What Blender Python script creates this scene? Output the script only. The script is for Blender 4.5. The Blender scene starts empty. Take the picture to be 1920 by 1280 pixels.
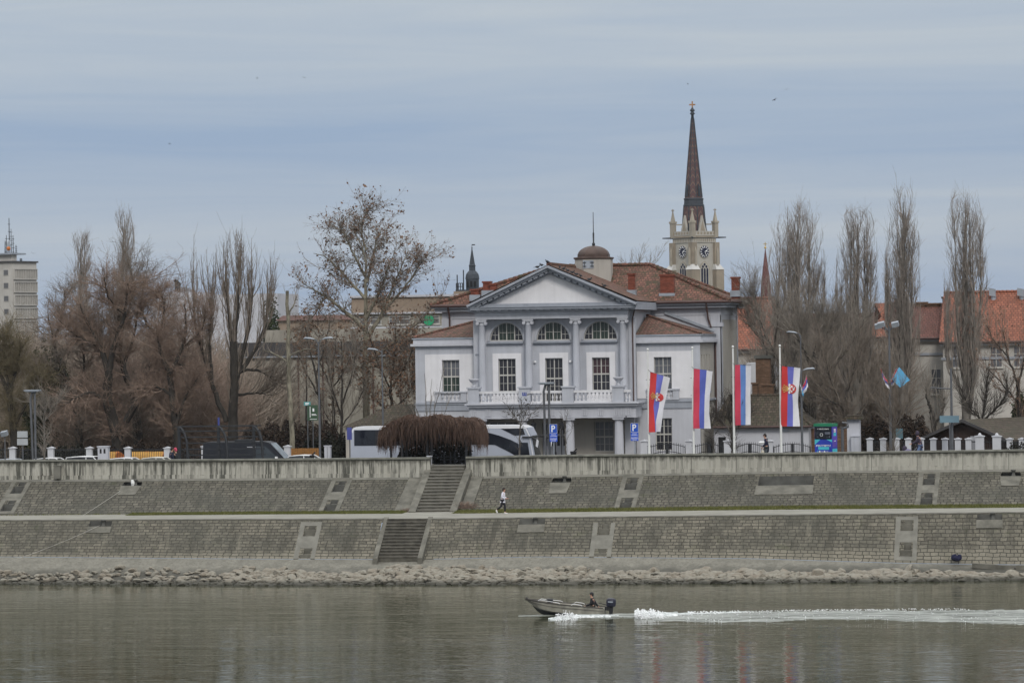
SKYBLUE = (.285, .382, .55, 1); SKYGREY = (.495, .542, .60, 1); ZEN = 3.0; ZCOL = (.50, .515, .53, 1); SUNE = 1.5; HAZE = .00004
import bpy, math, random
import numpy as np
from mathutils import Vector, Matrix, noise as mnoise
R = math.radians
random.seed(7)
rng = np.random.default_rng(11)
SC = bpy.context.scene
COL = SC.collection
# ------------------------------------------------------------------ camera model (X along the quay, Y inland, Z up)
FPX, CD, YAW, ROLL, CZ = 7155.0, 265.0, R(10), R(0.85), 15.46
cs, sn = math.cos(YAW), math.sin(YAW)
CAM = Vector((CD * sn, -CD * cs, CZ))
def ray(px, py):
    a, b = (px - 960) / FPX, (640 - py) / FPX
    xc, yc = a * math.cos(ROLL) + b * math.sin(ROLL), -a * math.sin(ROLL) + b * math.cos(ROLL)
    return Vector((-sn + xc * cs, cs + xc * sn, yc))
def at(px, py, y):
    r = ray(px, py); d = (y - CAM.y) / r.y
    return CAM + r * d
def onz(px, py, z):
    r = ray(px, py); d = (z - CAM.z) / r.z
    return CAM + r * d
def XX(px, y, py=700): return at(px, py, y).x
def ZZ(py, y, px=1040): return at(px, py, y).z
GZ, WZ = 5.9, 6.85       # street and raised walkway behind the flood wall

# ------------------------------------------------------------------ mesh builder
class M:
    def __init__(s): s.v = []; s.f = []; s.mi = []; s.sm = []; s.m = 0
    def add(s, vs, fs, smooth=False):
        n = len(s.v); s.v.extend([tuple(v) for v in vs])
        for f in fs:
            s.f.append([n + i for i in f]); s.mi.append(s.m); s.sm.append(smooth)
        return s
    def box(s, x0, x1, y0, y1, z0, z1):
        if x0 > x1: x0, x1 = x1, x0
        if y0 > y1: y0, y1 = y1, y0
        if z0 > z1: z0, z1 = z1, z0
        return s.add([(x0,y0,z0),(x1,y0,z0),(x1,y1,z0),(x0,y1,z0),(x0,y0,z1),(x1,y0,z1),(x1,y1,z1),(x0,y1,z1)],
              [(3,2,1,0),(4,5,6,7),(0,1,5,4),(1,2,6,5),(2,3,7,6),(3,0,4,7)])
    def obox(s, c, ax, ay, az):   # oriented box, half axes
        c, ax, ay, az = Vector(c), Vector(ax), Vector(ay), Vector(az)
        P = [c+sx*ax+sy*ay+sz*az for sz in (-1,1) for sx, sy in ((-1,-1),(1,-1),(1,1),(-1,1))]
        return s.add(P, [(3,2,1,0),(4,5,6,7),(0,1,5,4),(1,2,6,5),(2,3,7,6),(3,0,4,7)])
    def quad(s, a, b, c, d): return s.add([a, b, c, d], [(0,1,2,3)])
    def poly(s, pts): return s.add(pts, [tuple(range(len(pts)))])
    def prism(s, pts, d):         # planar polygon swept by vector d
        n = len(pts); d = Vector(d); a = [Vector(p) for p in pts]; b = [p + d for p in a]
        return s.add(a + b, [tuple(range(n))[::-1], tuple(range(n, 2*n))] + [(i, (i+1) % n, n+(i+1) % n, n+i) for i in range(n)])
    def tube(s, pts, rad, n=8, smooth=True, cap=True, flat=1.0):
        P = [Vector(p) for p in pts]; rs = rad if hasattr(rad, '__len__') else [rad]*len(P)
        d = (P[-1]-P[0]).normalized() if (P[-1]-P[0]).length > 1e-6 else Vector((0,0,1))
        ref = Vector((0,0,1)) if abs(d.z) < .9 else Vector((0,1,0))
        vs = []; fs = []
        for i, p in enumerate(P):
            t = (P[min(i+1,len(P)-1)]-P[max(i-1,0)]).normalized()
            u = t.cross(ref)
            u = u.normalized() if u.length > 1e-5 else t.orthogonal().normalized()
            w = t.cross(u)
            for k in range(n):
                a = 2*math.pi*k/n
                vs.append(p + (u*math.cos(a) + w*math.sin(a)*flat)*rs[i])
        for i in range(len(P)-1):
            for k in range(n):
                k2 = (k+1) % n
                fs.append((i*n+k, i*n+k2, (i+1)*n+k2, (i+1)*n+k))
        s.add(vs, fs, smooth)
        if cap:
            L = len(P)-1
            s.add([vs[k] for k in range(n)], [tuple(range(n))[::-1]]); s.add([vs[L*n+k] for k in range(n)], [tuple(range(n))])
        return s
    def lathe(s, c, prof, n=16, smooth=True, sx=1, sy=1, rot=0.0):  # prof: (r, z)
        vs = []; fs = []
        for r, z in prof:
            for k in range(n):
                a = 2*math.pi*k/n + rot
                vs.append((c[0]+r*math.cos(a)*sx, c[1]+r*math.sin(a)*sy, c[2]+z))
        for i in range(len(prof)-1):
            for k in range(n):
                k2 = (k+1) % n
                fs.append((i*n+k, i*n+k2, (i+1)*n+k2, (i+1)*n+k))
        fs.append(tuple(range(n))[::-1]); fs.append(tuple(range((len(prof)-1)*n, len(prof)*n)))
        return s.add(vs, fs, smooth)
    def ball(s, c, rx, ry=None, rz=None, n=12, m=8):
        ry = ry or rx; rz = rz or rx
        pr = [(max(.02, math.sin(math.pi*i/m)), -math.cos(math.pi*i/m)) for i in range(m+1)]
        vs = []; fs = []
        for r, z in pr:
            for k in range(n):
                a = 2*math.pi*k/n
                vs.append((c[0]+rx*r*math.cos(a), c[1]+ry*r*math.sin(a), c[2]+rz*z))
        for i in range(m):
            for k in range(n):
                k2 = (k+1) % n
                fs.append((i*n+k, i*n+k2, (i+1)*n+k2, (i+1)*n+k))
        fs.append(tuple(range(n))[::-1]); fs.append(tuple(range(m*n, m*n+n)))
        return s.add(vs, fs, True)
    def build(s, name, mats, parent=None, uv=True):
        off = Vector((0,0,0)); p = parent
        while p is not None: off += p.location; p = p.parent
        me = bpy.data.meshes.new(name)
        V = np.array(s.v, dtype=np.float64).reshape(-1, 3)
        me.from_pydata((V - np.array(off)).tolist(), [], s.f)
        mats = mats if isinstance(mats, (list, tuple)) else [mats]
        for m in mats: me.materials.append(m)
        me.polygons.foreach_set('material_index', s.mi)
        me.polygons.foreach_set('use_smooth', s.sm)
        if uv:
            lay = me.uv_layers.new(name='UV'); out = np.zeros(len(me.loops)*2)
            k = 0
            for f, pl in zip(s.f, me.polygons):
                n = pl.normal
                if abs(n.z) > .985 or n.length < .5: u, w = Vector((1,0,0)), Vector((0,1,0))
                else:
                    u = Vector((-n.y, n.x, 0)).normalized(); w = n.cross(u)
                for i in f:
                    q = s.v[i]
                    out[k] = q[0]*u.x+q[1]*u.y+q[2]*u.z; out[k+1] = q[0]*w.x+q[1]*w.y+q[2]*w.z; k += 2
            lay.data.foreach_set('uv', out)
        me.update()
        o = bpy.data.objects.new(name, me); COL.objects.link(o)
        if parent is not None: o.parent = parent
        return o
def npmesh(name, V, F, mat, parent=None, smooth=True):   # numpy quads / tris
    off = Vector((0,0,0)); p = parent
    while p is not None: off += p.location; p = p.parent
    V = np.asarray(V, dtype=np.float32) - np.array(off, dtype=np.float32)
    me = bpy.data.meshes.new(name); k = F.shape[1]
    me.vertices.add(len(V)); me.vertices.foreach_set('co', V.ravel())
    me.loops.add(F.size); me.loops.foreach_set('vertex_index', F.ravel().astype(np.int32))
    me.polygons.add(len(F)); me.polygons.foreach_set('loop_start', np.arange(0, F.size, k, dtype=np.int32))
    me.polygons.foreach_set('loop_total', np.full(len(F), k, dtype=np.int32))
    me.polygons.foreach_set('use_smooth', np.full(len(F), smooth))
    me.materials.append(mat); me.update(calc_edges=True)
    o = bpy.data.objects.new(name, me); COL.objects.link(o)
    if parent is not None: o.parent = parent
    return o
def tag(o, label, cat, group=None, kind=None):
    o['label'] = label; o['category'] = cat
    if group: o['group'] = group
    if kind: o['kind'] = kind
    return o
def thing(name, label, cat, loc=(0,0,0), rz=0, group=None):
    o = bpy.data.objects.new(name, None); COL.objects.link(o); o.empty_display_size = .2
    o.location = loc; o.rotation_euler = (0,0,rz)
    return tag(o, label, cat, group)
def struct(o, kind='structure'):
    o['kind'] = kind; return o
def dup(root, loc, rz=None, label=None, scale=None):
    r = root.copy(); COL.objects.link(r); r.location = loc
    if rz is not None: r.rotation_euler = (0,0,rz)
    if label: r['label'] = label
    if scale: r.scale = (scale,)*3 if not hasattr(scale, '__len__') else scale
    for ch in list(root.children):
        c = ch.copy(); COL.objects.link(c); c.parent = r
        for g in ch.children:
            d = g.copy(); COL.objects.link(d); d.parent = c
    return r

# ------------------------------------------------------------------ materials
def lin(r, g=None, b=None):      # sRGB 0-255 to linear
    f = lambda c: (c/255/12.92) if c/255 <= .04045 else ((c/255+.055)/1.055)**2.4
    return (f(r), f(g), f(b), 1)
class NT:
    def __init__(s, name):
        s.m = bpy.data.materials.new(name); s.m.use_nodes = True; s.t = s.m.node_tree
        s.b = s.t.nodes['Principled BSDF']; s.b.inputs['Specular IOR Level'].default_value = .3
    def n(s, typ, props=None, **inp):
        x = s.t.nodes.new(typ)
        for k, v in (props or {}).items(): setattr(x, k, v)
        for k, v in inp.items(): s.set(x, k, v)
        return x
    def set(s, x, k, v):
        k = k.replace('_', ' ') if isinstance(k, str) and k not in x.inputs else k
        if isinstance(k, str) and k.startswith('i') and k[1:].isdigit(): k = int(k[1:])
        if isinstance(v, bpy.types.NodeSocket): s.t.links.new(v, x.inputs[k])
        elif isinstance(v, bpy.types.Node): s.t.links.new(v.outputs[0], x.inputs[k])
        else: x.inputs[k].default_value = v
    def co(s, kind='Object', scale=(1,1,1), loc=(0,0,0)):
        tc = s.n('ShaderNodeTexCoord')
        mp = s.n('ShaderNodeMapping', Vector=tc.outputs[kind], Scale=scale, Location=loc)
        return mp.outputs[0]
    def geo(s, scale=(1,1,1)):   # world position
        g = s.n('ShaderNodeNewGeometry')
        return s.n('ShaderNodeMapping', Vector=g.outputs['Position'], Scale=scale).outputs[0]
    def noise(s, vec, scale=5, detail=4, rough=.55, dist=0):
        return s.n('ShaderNodeTexNoise', Vector=vec, Scale=scale, Detail=detail, Roughness=rough, Distortion=dist).outputs['Fac']
    def ramp(s, fac, stops, interp='LINEAR'):
        r = s.n('ShaderNodeValToRGB', Fac=fac); e = r.color_ramp; e.interpolation = interp
        while len(e.elements) > 1: e.elements.remove(e.elements[-1])
        e.elements[0].position = stops[0][0]; c = stops[0][1]; e.elements[0].color = c if hasattr(c, '__len__') else (c,c,c,1)
        for p, c in stops[1:]:
            x = e.elements.new(p); x.color = c if hasattr(c, '__len__') else (c,c,c,1)
        return r.outputs[0]
    def mix(s, fac, a, b, mode='MIX'):
        x = s.n('ShaderNodeMix', {'data_type': 'RGBA', 'blend_type': mode})
        s.set(x, 0, fac); s.set(x, 6, a); s.set(x, 7, b)
        return x.outputs[2]
    def math(s, op, a, b=0.0):
        x = s.n('ShaderNodeMath', {'operation': op}); s.set(x, 0, a); s.set(x, 1, b); return x.outputs[0]
    def bump(s, h, strength=.3, dist=.02):
        s.set(s.b, 'Normal', s.n('ShaderNodeBump', Height=h, Strength=strength, Distance=dist).outputs[0])
    def fin(s, col, rough=.8):
        s.set(s.b, 'Base Color', col); s.set(s.b, 'Roughness', rough); return s.m
def c4(c): return tuple(c) if len(c) == 4 else tuple(c) + (1,)
def mul(c, k): return (c[0]*k, c[1]*k, c[2]*k, 1)
def plain(name, c, rough=.7, var=.12, scale=1.5, bump=0, metal=0, spec=.3, streak=0):
    t = NT(name); v = t.geo()
    n1 = t.noise(v, scale, 5)
    col = t.mix(t.ramp(n1, [(.3, 0.), (.7, 1.)]), mul(c, 1-var), mul(c, 1+var))
    if streak:
        n2 = t.noise(t.geo((2.2, 2.2, .12)), 1.6, 5, .65)
        col = t.mix(t.ramp(n2, [(.45, 0.), (.8, streak)]), col, mul(c, .45))
    if bump: t.bump(t.noise(v, 30, 4), bump, .02)
    t.b.inputs['Metallic'].default_value = metal; t.b.inputs['Specular IOR Level'].default_value = spec
    return t.fin(col, rough)
def stone_courses(name, base, w=.5, h=.47, mortar=.035, rowz=None):
    t = NT(name); uv = t.co('UV')
    wob = t.n('ShaderNodeTexNoise', Vector=uv, Scale=1.7, Detail=4).outputs['Color']
    wv = t.n('ShaderNodeVectorMath', {'operation': 'MULTIPLY_ADD'}); t.set(wv, 0, wob); t.set(wv, 1, (.32, .17, 0)); t.set(wv, 2, uv)
    br = t.n('ShaderNodeTexBrick', {'offset': .5, 'squash': 1.25, 'squash_frequency': 3}, Vector=wv.outputs[0], Scale=1.0, Mortar_Size=mortar, Mortar_Smooth=.35, Bias=-.1,
             Brick_Width=w, Row_Height=h, Color1=mul(base, .45), Color2=mul(base, 1.5), Mortar=mul(base, .22))
    g = t.geo()
    fine = t.noise(g, 9, 5, .7); big = t.noise(t.geo((1, 1, 1.6)), .32, 4, .6)
    col = t.mix(.55, br.outputs['Color'], t.mix(t.ramp(t.noise(g, 4.5, 6, .8), [(.36, 0.), (.64, 1.)]), mul(base, .5), mul(base, 1.4)), 'MIX')
    col = t.mix(br.outputs['Fac'], col, mul(base, .27))
    col = t.mix(t.ramp(big, [(.35, .62), (.62, 0.)]), col, (.055, .055, .045, 1))
    # lichen and rubble-like plaster patches high on the slope
    li = t.noise(g, 3.2, 6, .75)
    col = t.mix(t.ramp(li, [(.60, 0.), (.72, .55)]), col, mul(base, 1.5))
    ds = t.n('ShaderNodeMapping', Vector=uv, Scale=(.9, .16, 1)).outputs[0]; dn = t.noise(ds, 1.5, 5, .7)
    col = t.mix(t.ramp(dn, [(.5, 0.), (.64, .6)]), col, (.045, .043, .034, 1))
    col = t.mix(t.ramp(dn, [(.30, .45), (.42, 0.)]), col, mul(base, 1.45))
    gr = t.noise(g, .9, 5, .7)
    col = t.mix(t.ramp(gr, [(.58, 0.), (.75, .45)]), col, (.06, .07, .03, 1))
    if rowz:
        z = t.n('ShaderNodeSeparateXYZ', Vector=t.geo()).outputs[2]
        zn = t.math('ADD', z, t.math('MULTIPLY', t.math('SUBTRACT', fine, .5), .25))
        col = t.mix(t.ramp(t.n('ShaderNodeMapRange', Value=zn, From_Min=rowz[0], From_Max=rowz[1]).outputs[0], [(0, .40), (.35, .32), (1, 0.)]), col,
                    t.mix(br.outputs['Fac'], mul(base, 1.75), mul(base, .35)))
    hgt = t.math('ADD', t.math('MULTIPLY', br.outputs['Fac'], -1.0), t.math('MULTIPLY', fine, .5))
    t.bump(hgt, .8, .06)
    return t.fin(col, .9)
def roof_tiles(name, base, w=.28, h=.33, moss=0.0, moss_col=(.035, .04, .02, 1), var=.35):
    t = NT(name); uv = t.co('UV')
    br = t.n('ShaderNodeTexBrick', {'offset': .5}, Vector=uv, Scale=1.0, Mortar_Size=.03, Mortar_Smooth=.6, Bias=0., Brick_Width=w, Row_Height=h,
             Color1=mul(base, 1-var), Color2=mul(base, 1+var), Mortar=mul(base, .22))
    sv = t.n('ShaderNodeSeparateXYZ', Vector=uv).outputs[1]
    saw = t.math('FRACT', t.math('DIVIDE', sv, h))
    col = t.mix(t.ramp(saw, [(0, .65), (.22, .1), (1, 0.)]), br.outputs['Color'], mul(base, .25))
    n = t.noise(t.geo(), .6, 5, .65); n2 = t.noise(t.geo(), 2.5, 5, .7)
    col = t.mix(t.ramp(n, [(.4, 0.), (.7, .5)]), col, mul(base, .55))
    if moss: col = t.mix(t.ramp(n2, [(.62-.3*moss, 0.), (.8-.3*moss, .85)]), col, moss_col)
    wavy = t.math('ABSOLUTE', t.math('SINE', t.math('MULTIPLY', t.n('ShaderNodeSeparateXYZ', Vector=uv).outputs[0], math.pi/w)))
    t.bump(t.math('ADD', t.math('MULTIPLY', saw, -1.), t.math('MULTIPLY', wavy, .6)), .9, .06)
    return t.fin(col, .85)
def glass(name, c, rough=.12, spec=.5):
    t = NT(name); n = t.noise(t.geo(), .8, 3)
    t.b.inputs['Specular IOR Level'].default_value = spec
    return t.fin(t.mix(n, mul(c, .6), mul(c, 1.4)), rough)
def brickm(name, base):
    t = NT(name); uv = t.co('UV')
    br = t.n('ShaderNodeTexBrick', Vector=uv, Scale=1., Mortar_Size=.012, Brick_Width=.26, Row_Height=.085, Color1=mul(base, .7), Color2=mul(base, 1.3), Mortar=mul(base, .6))
    n = t.noise(t.geo(), 1.2, 5, .65)
    return t.fin(t.mix(t.ramp(n, [(.35, 0.), (.75, .6)]), br.outputs['Color'], mul(base, .4)), .9)

m_white = plain('white_plaster', (.625, .622, .645), .8, .07, .7, streak=.17)
m_grey = plain('bluegrey_plaster', (.395, .41, .452), .8, .08, .7, streak=.30)
m_greyd = plain('grey_cornice', (.27, .29, .33), .8, .10, .9, streak=.3)
m_lightgrey = plain('pale_plaster', (.43, .44, .48), .85, .07, .7, streak=.22)
m_beige = plain('beige_render', (.37, .35, .32), .9, .10, .5, streak=.35)
m_frame = plain('window_frame_paint', (.42, .41, .385), .6, .1, 2)
m_glass = glass('dark_pane', (.022, .021, .026, 1))
m_glassg = glass('green_blind_pane', (.018, .032, .024, 1), .3)
m_glassl = glass('curtained_pane', (.10, .105, .12, 1), .3)
m_glassr = glass('reddish_pane', (.045, .022, .026, 1), .2)
m_tile = roof_tiles('red_roof_tiles', (.165, .078, .057), moss=.55)
m_tile2 = roof_tiles('orange_roof_tiles', (.25, .092, .056), .3, .38, moss=.0, var=.25)
m_tile3 = roof_tiles('brown_roof_tiles', (.135, .058, .045), .3, .38, moss=.1, var=.25)
m_moss = roof_tiles('mossy_roof_tiles', (.075, .058, .042), .3, .36, moss=.45)
m_chim = brickm('chimney_brick', (.20, .062, .040))
m_oldbrick = brickm('old_brick', (.14, .085, .055))
m_gutter = plain('gutter_metal', (.075, .045, .04), .5, .2, 2)
m_zinc = plain('zinc_sheet', (.30, .33, .37), .45, .2, 1.0, metal=.4)
m_dark = plain('dark_metal', (.022, .024, .028), .5, .2, 3)
m_pole = plain('grey_pole', (.09, .095, .105), .5, .15, 2)
m_polel = plain('white_pole', (.62, .63, .62), .4, .08, 2)
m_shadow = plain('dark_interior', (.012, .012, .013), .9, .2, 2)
m_whitep = plain('white_paint', (.72, .73, .74), .4, .05, 2)
m_domecu = plain('brown_dome_sheet', (.072, .048, .040), .55, .25, 1.2)
# ------------------------------------------------------------------ embankment
def zfun(nodes, y):
    P = sorted([(at(a, b, y).x, at(a, b, y).z) for a, b in nodes])
    xs = [p[0] for p in P]; zs = [p[1] for p in P]
    return lambda x: float(np.interp(x, xs, zs))
VT, VB, VL, VF_, VA = 0.0, -5.0, -13.0, -15.6, -17.0
z_base = zfun([(0,898),(480,895),(800,893),(1000,890),(1480,882),(1920,878)], VT)
z_toe = zfun([(0,966),(480,961),(800,959),(1000,956),(1480,950),(1920,947)], VB)
z_lip = zfun([(0,975),(480,973),(880,972),(1000,970),(1480,965),(1920,960)], VL)
z_foot = zfun([(0,1043),(480,1047),(780,1048),(1000,1043),(1400,1046),(1700,1055),(1920,1058)], VF_)
z_apr = zfun([(0,1063),(400,1066),(800,1065),(1000,1063),(1480,1063),(1920,1069)], VA)
wl = sorted([tuple(onz(a, b, 0)) for a, b in [(-60,1094),(150,1095),(480,1097),(780,1096),(1000,1096),(1250,1094),(1480,1092),(1700,1090),(1920,1087),(1990,1087)]])
def y_water(x): return float(np.interp(x, [p[0] for p in wl], [p[1] for p in wl]))
XL, XR = -150.0, 150.0
m_stoneU = stone_courses('upper_stone_paving', (.118, .109, .087), .43, .37)
m_stoneL = stone_courses('lower_stone_paving', (.146, .134, .106), .44, .27, .026, rowz=(1.5, 1.9))
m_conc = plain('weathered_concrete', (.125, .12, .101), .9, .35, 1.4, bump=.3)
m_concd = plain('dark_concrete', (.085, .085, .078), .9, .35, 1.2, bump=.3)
m_conclt = plain('pale_concrete', (.16, .155, .134), .9, .22, 1.4, bump=.25)
m_path = plain('pale_path', (.225, .218, .188), .95, .16, .7, bump=.2)
def gravelm():
    t = NT('silted_shaded_gravel'); g = t.geo(); n = t.noise(g, 1.1, 5, .65); f = t.noise(g, 6, 5, .75); z = t.n('ShaderNodeSeparateXYZ', Vector=g).outputs[2]
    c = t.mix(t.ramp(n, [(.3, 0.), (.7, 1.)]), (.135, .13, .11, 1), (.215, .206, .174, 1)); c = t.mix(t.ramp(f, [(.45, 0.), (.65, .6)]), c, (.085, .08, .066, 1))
    zn = t.math('ADD', z, t.math('MULTIPLY', t.math('SUBTRACT', n, .5), .5)); c = t.mix(t.ramp(zn, [(.45, .85), (.95, 0.)]), c, (.05, .048, .04, 1))  # low gravel painted darker for shade between the rocks, along with wet silt
    t.bump(f, .5, .05); return t.fin(c, .95)
m_gravel = gravelm()
def wallmat():
    t = NT('stained_flood_wall'); g = t.geo()
    z = t.n('ShaderNodeSeparateXYZ', Vector=g).outputs
    base = t.mix(t.noise(t.geo((1, 1, 1)), .5, 4), (.30, .29, .25, 1), (.42, .41, .365, 1))
    st = t.noise(t.geo((2.4, 1, .10)), 1.3, 6, .75); st2 = t.noise(t.geo((.5, 1, .25)), 1.0, 4, .65)
    s = t.math('MULTIPLY', t.ramp(st, [(.46, 0.), (.56, 1.)]), t.ramp(st2, [(.36, .1), (.52, 1.)]))
    # the right-hand stretch was repainted: fewer runs there
    s = t.math('MULTIPLY', s, t.ramp(t.n('ShaderNodeMapRange', Value=z[0], From_Min=5, From_Max=14).outputs[0], [(0, 1.), (1, .4)]))
    tc = t.co('UV'); v = t.n('ShaderNodeSeparateXYZ', Vector=tc).outputs
    col = t.mix(t.math('MULTIPLY', s, .95), base, (.06, .06, .05, 1))
    up = t.noise(t.geo((1.2, 1, .5)), 2.2, 5, .7)
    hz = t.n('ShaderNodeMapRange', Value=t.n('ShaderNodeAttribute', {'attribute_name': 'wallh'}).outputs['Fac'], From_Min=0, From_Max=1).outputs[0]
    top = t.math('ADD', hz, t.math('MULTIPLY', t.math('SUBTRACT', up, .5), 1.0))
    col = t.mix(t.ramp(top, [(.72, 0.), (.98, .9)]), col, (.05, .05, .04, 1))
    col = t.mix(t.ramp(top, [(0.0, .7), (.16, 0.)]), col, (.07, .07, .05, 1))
    j = t.math('FRACT', t.math('DIVIDE', z[0], 3.1)); 
    col = t.mix(t.ramp(j, [(0, .8), (.012, .8), (.016, 0.)]), col, (.07, .07, .06, 1))
    return t.fin(col, .9)
m_wall = wallmat()
m_coping = plain('coping_concrete', (.145, .145, .125), .9, .35, 1.6, bump=.3)
m_edge = plain('lip_concrete', (.17, .165, .145), .9, .3, 1.1, bump=.3)
def grassm():
    t = NT('short_grass'); n = t.noise(t.geo((1, 1, 1)), .9, 5, .7); n2 = t.noise(t.geo(), 7, 4, .7)
    c = t.mix(t.ramp(n, [(.3, 0.), (.7, 1.)]), (.085, .095, .022, 1), (.14, .135, .045, 1))
    c = t.mix(t.ramp(n2, [(.45, 0.), (.7, .6)]), c, (.05, .065, .015, 1))
    return t.fin(c, .9)
m_grass = grassm()

def sheet(name, ya, za, yb, zb, holes, mat, tsub=1):
    xs = set(np.arange(XL, XR + .1, 3.0)); ts = {0., 1.}
    for h in holes: xs.update(h[:2]); ts.update(h[2:])
    xs = sorted(xs); ts = sorted(ts); me = M(); idx = {}; uvs = []
    L = math.hypot(yb-ya, za(0)-zb(0))
    for i, x in enumerate(xs):
        for j, t in enumerate(ts):
            idx[i, j] = len(me.v); me.v.append((x, ya+(yb-ya)*t, za(x)*(1-t)+zb(x)*t)); uvs.append((x, -t*L))
    for i in range(len(xs)-1):
        for j in range(len(ts)-1):
            cx, ct = (xs[i]+xs[i+1])/2, (ts[j]+ts[j+1])/2
            if any(h[0] < cx < h[1] and h[2] < ct < h[3] for h in holes): continue
            me.f.append([idx[i,j], idx[i,j+1], idx[i+1,j+1], idx[i+1,j]]); me.mi.append(0); me.sm.append(False)
    o = me.build(name, mat, uv=False)
    lay = o.data.uv_layers.new(name='UV'); out = []
    for f in me.f:
        for i in f: out += uvs[i]
    lay.data.foreach_set('uv', out)
    return struct(o)
class Slope:
    def __init__(s, ya, za, yb, zb): s.ya, s.za, s.yb, s.zb = ya, za, yb, zb; s.holes = []
    def p(s, x, t, up=0.0):
        z = s.za(x)*(1-t)+s.zb(x)*t
        ny, nz = (s.za(x)-s.zb(x)), (s.ya-s.yb); l = math.hypot(ny, nz)
        return Vector((x, s.ya+(s.yb-s.ya)*t - up*ny/l, z + up*nz/l))
    def tpx(s, px, py, it=6):      # pixel on the slope -> (x, t)
        t = .5
        for _ in range(12):
            y = s.ya+(s.yb-s.ya)*t; q = at(px, py, y)
            za, zb = s.za(q.x), s.zb(q.x); zz = za*(1-t)+zb*t
            t += (zz-q.z)/max(.3, (za-zb)) * .9; 
        return q.x, t
    def slab(s, me, x0, x1, t0, t1, up=.03, xs0=None, xs1=None):
        xs0 = x0 if xs0 is None else xs0; xs1 = x1 if xs1 is None else xs1
        a = [s.p(x0,t0,up), s.p(xs0,t1,up), s.p(xs1,t1,up), s.p(x1,t0,up)]; b = [s.p(x0,t0,-.08), s.p(xs0,t1,-.08), s.p(xs1,t1,-.08), s.p(x1,t0,-.08)]
        me.add(a+b, [(0,1,2,3),(7,6,5,4),(4,5,1,0),(5,6,2,1),(6,7,3,2),(7,4,0,3)])
    def notch(s, me, x0, x1, t0, t1):
        s.holes.append((x0, x1, t0, t1))
        e = .002
        A0, A1, B0, B1 = s.p(x0,t0), s.p(x1,t0), s.p(x0,t1), s.p(x1,t1)
        C0, C1 = Vector((x0, A0.y, B0.z)), Vector((x1, A1.y, B1.z))
        me.m = 0
        me.quad(C0, C1, A1, A0); me.quad(B0, B1, C1, C0); me.poly([A0, B0, C0]); me.poly([B1, A1, C1])
SU = Slope(VT, z_base, VB, z_toe); SL = Slope(VL, z_lip, VF_, z_foot)
bollard_lathe = [(.16,0),(.16,.05),(.11,.1),(.10,.34),(.17,.38),(.17,.44),(.08,.48)]
def alcove(S, px0, px1, pt, pm, pb, label, arch=True, bol=True):
    pc = (px0+px1)/2
    x, t0 = S.tpx(pc, pt); _, t1 = S.tpx(pc, pm); _, t2 = S.tpx(pc, pb)
    t0 = max(t0, .03); w = (at(px1,pm,S.ya).x-at(px0,pm,S.ya).x)/2
    x = S.tpx(pc, pm)[0]
    root = thing('mooring_niche', label, 'mooring niche', S.p(x, t1), group='mooring niches in the embankment')
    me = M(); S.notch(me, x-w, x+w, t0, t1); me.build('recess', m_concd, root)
    me = M()
    if arch:     # rounded head: stone fillets over the corners of the opening
        for sgn in (-1, 1):
            pts = [S.p(x+sgn*w, t0, .012)]
            for k in range(7):
                a = math.pi/2*k/6
                pts.append(S.p(x+sgn*w*(1-.55*(1-math.cos(a))), t0+(t1-t0)*(1-math.sin(a)) * .85, .012))
            me.poly(pts if sgn > 0 else pts[::-1])
        me.build('arch_head', m_conc, root)
    ap = M(); S.slab(ap, x-w*1.05, x+w*1.05, t1+.005, t2, .05, x-w*1.05+(.12 if arch else 0), x+w*1.05-(.12 if arch else 0)); ap.build('apron_slab', m_conc, root)
    if bol:
        b = M(); f = S.p(x, t1); yb = f.y+(S.p(x,t0).y-f.y)*.55
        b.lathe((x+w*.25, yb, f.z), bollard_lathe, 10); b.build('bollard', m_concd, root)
    return root
def drain(S, cols, label, light=False):    # cols: (px, ptop, pbot, halfpx) stepped recess pairs on one concrete strip
    (pxa, pa), (pxb, pb), rec = cols
    xa, ta = S.tpx(pxa, pa); xb, tb = S.tpx(pxb, pb); x = (xa+xb)/2
    root = thing('step_niche', label, 'drain niche', S.p(x, tb), group='stepped recesses down the embankment')
    W = .72
    rr = []
    for (p0, p1, p2) in rec:
        a, b, c = S.tpx(pxa, p0)[1], S.tpx(pxa, p1)[1], S.tpx(pxa, p2)[1]
        a = max(a, .02); c = min(c, .985)
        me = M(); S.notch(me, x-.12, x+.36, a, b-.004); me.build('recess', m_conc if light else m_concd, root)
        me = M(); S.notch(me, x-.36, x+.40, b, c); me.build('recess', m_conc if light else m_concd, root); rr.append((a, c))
    st = M(); mt = m_conclt if light else m_conc
    S.slab(st, x-W, x-.40, max(ta,.0), tb, .02); S.slab(st, x+.44, x+W, max(ta,.0), tb, .02)
    prev = ta
    for a, c in rr:
        if a-prev > .03: S.slab(st, x-.398, x+.438, prev+.004, a-.004, .02)
        prev = c
    if tb-prev > .03: S.slab(st, x-.398, x+.438, prev+.004, tb, .02)
    st.build('concrete_surround', mt, root); return root
alcove(SU, 228, 264, 897, 911, 928, 'arched mooring niche holding the white drum')
alcove(SU, 1033, 1070, 890, 905, 925, 'arched mooring niche under the flood wall below the parking signs')
alcove(SU, 1876, 1914, 878, 893, 911, 'arched mooring niche below the wall at the far right edge')
alcove(SU, 1421, 1523, 892, 910, 927, 'long rectangular rust-stained recess in the upper embankment', arch=False, bol=False)
alcove(SL, 166, 208, 976, 987, 999, 'square-headed mooring niche with a rope, lower embankment', arch=False)
alcove(SL, 973, 1021, 972, 983, 998, 'square-headed mooring niche just below the walking person', arch=False)
alcove(SL, 1832, 1879, 962, 974, 990, 'square-headed mooring niche in the lower embankment above the navy bag', arch=False)
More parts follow.
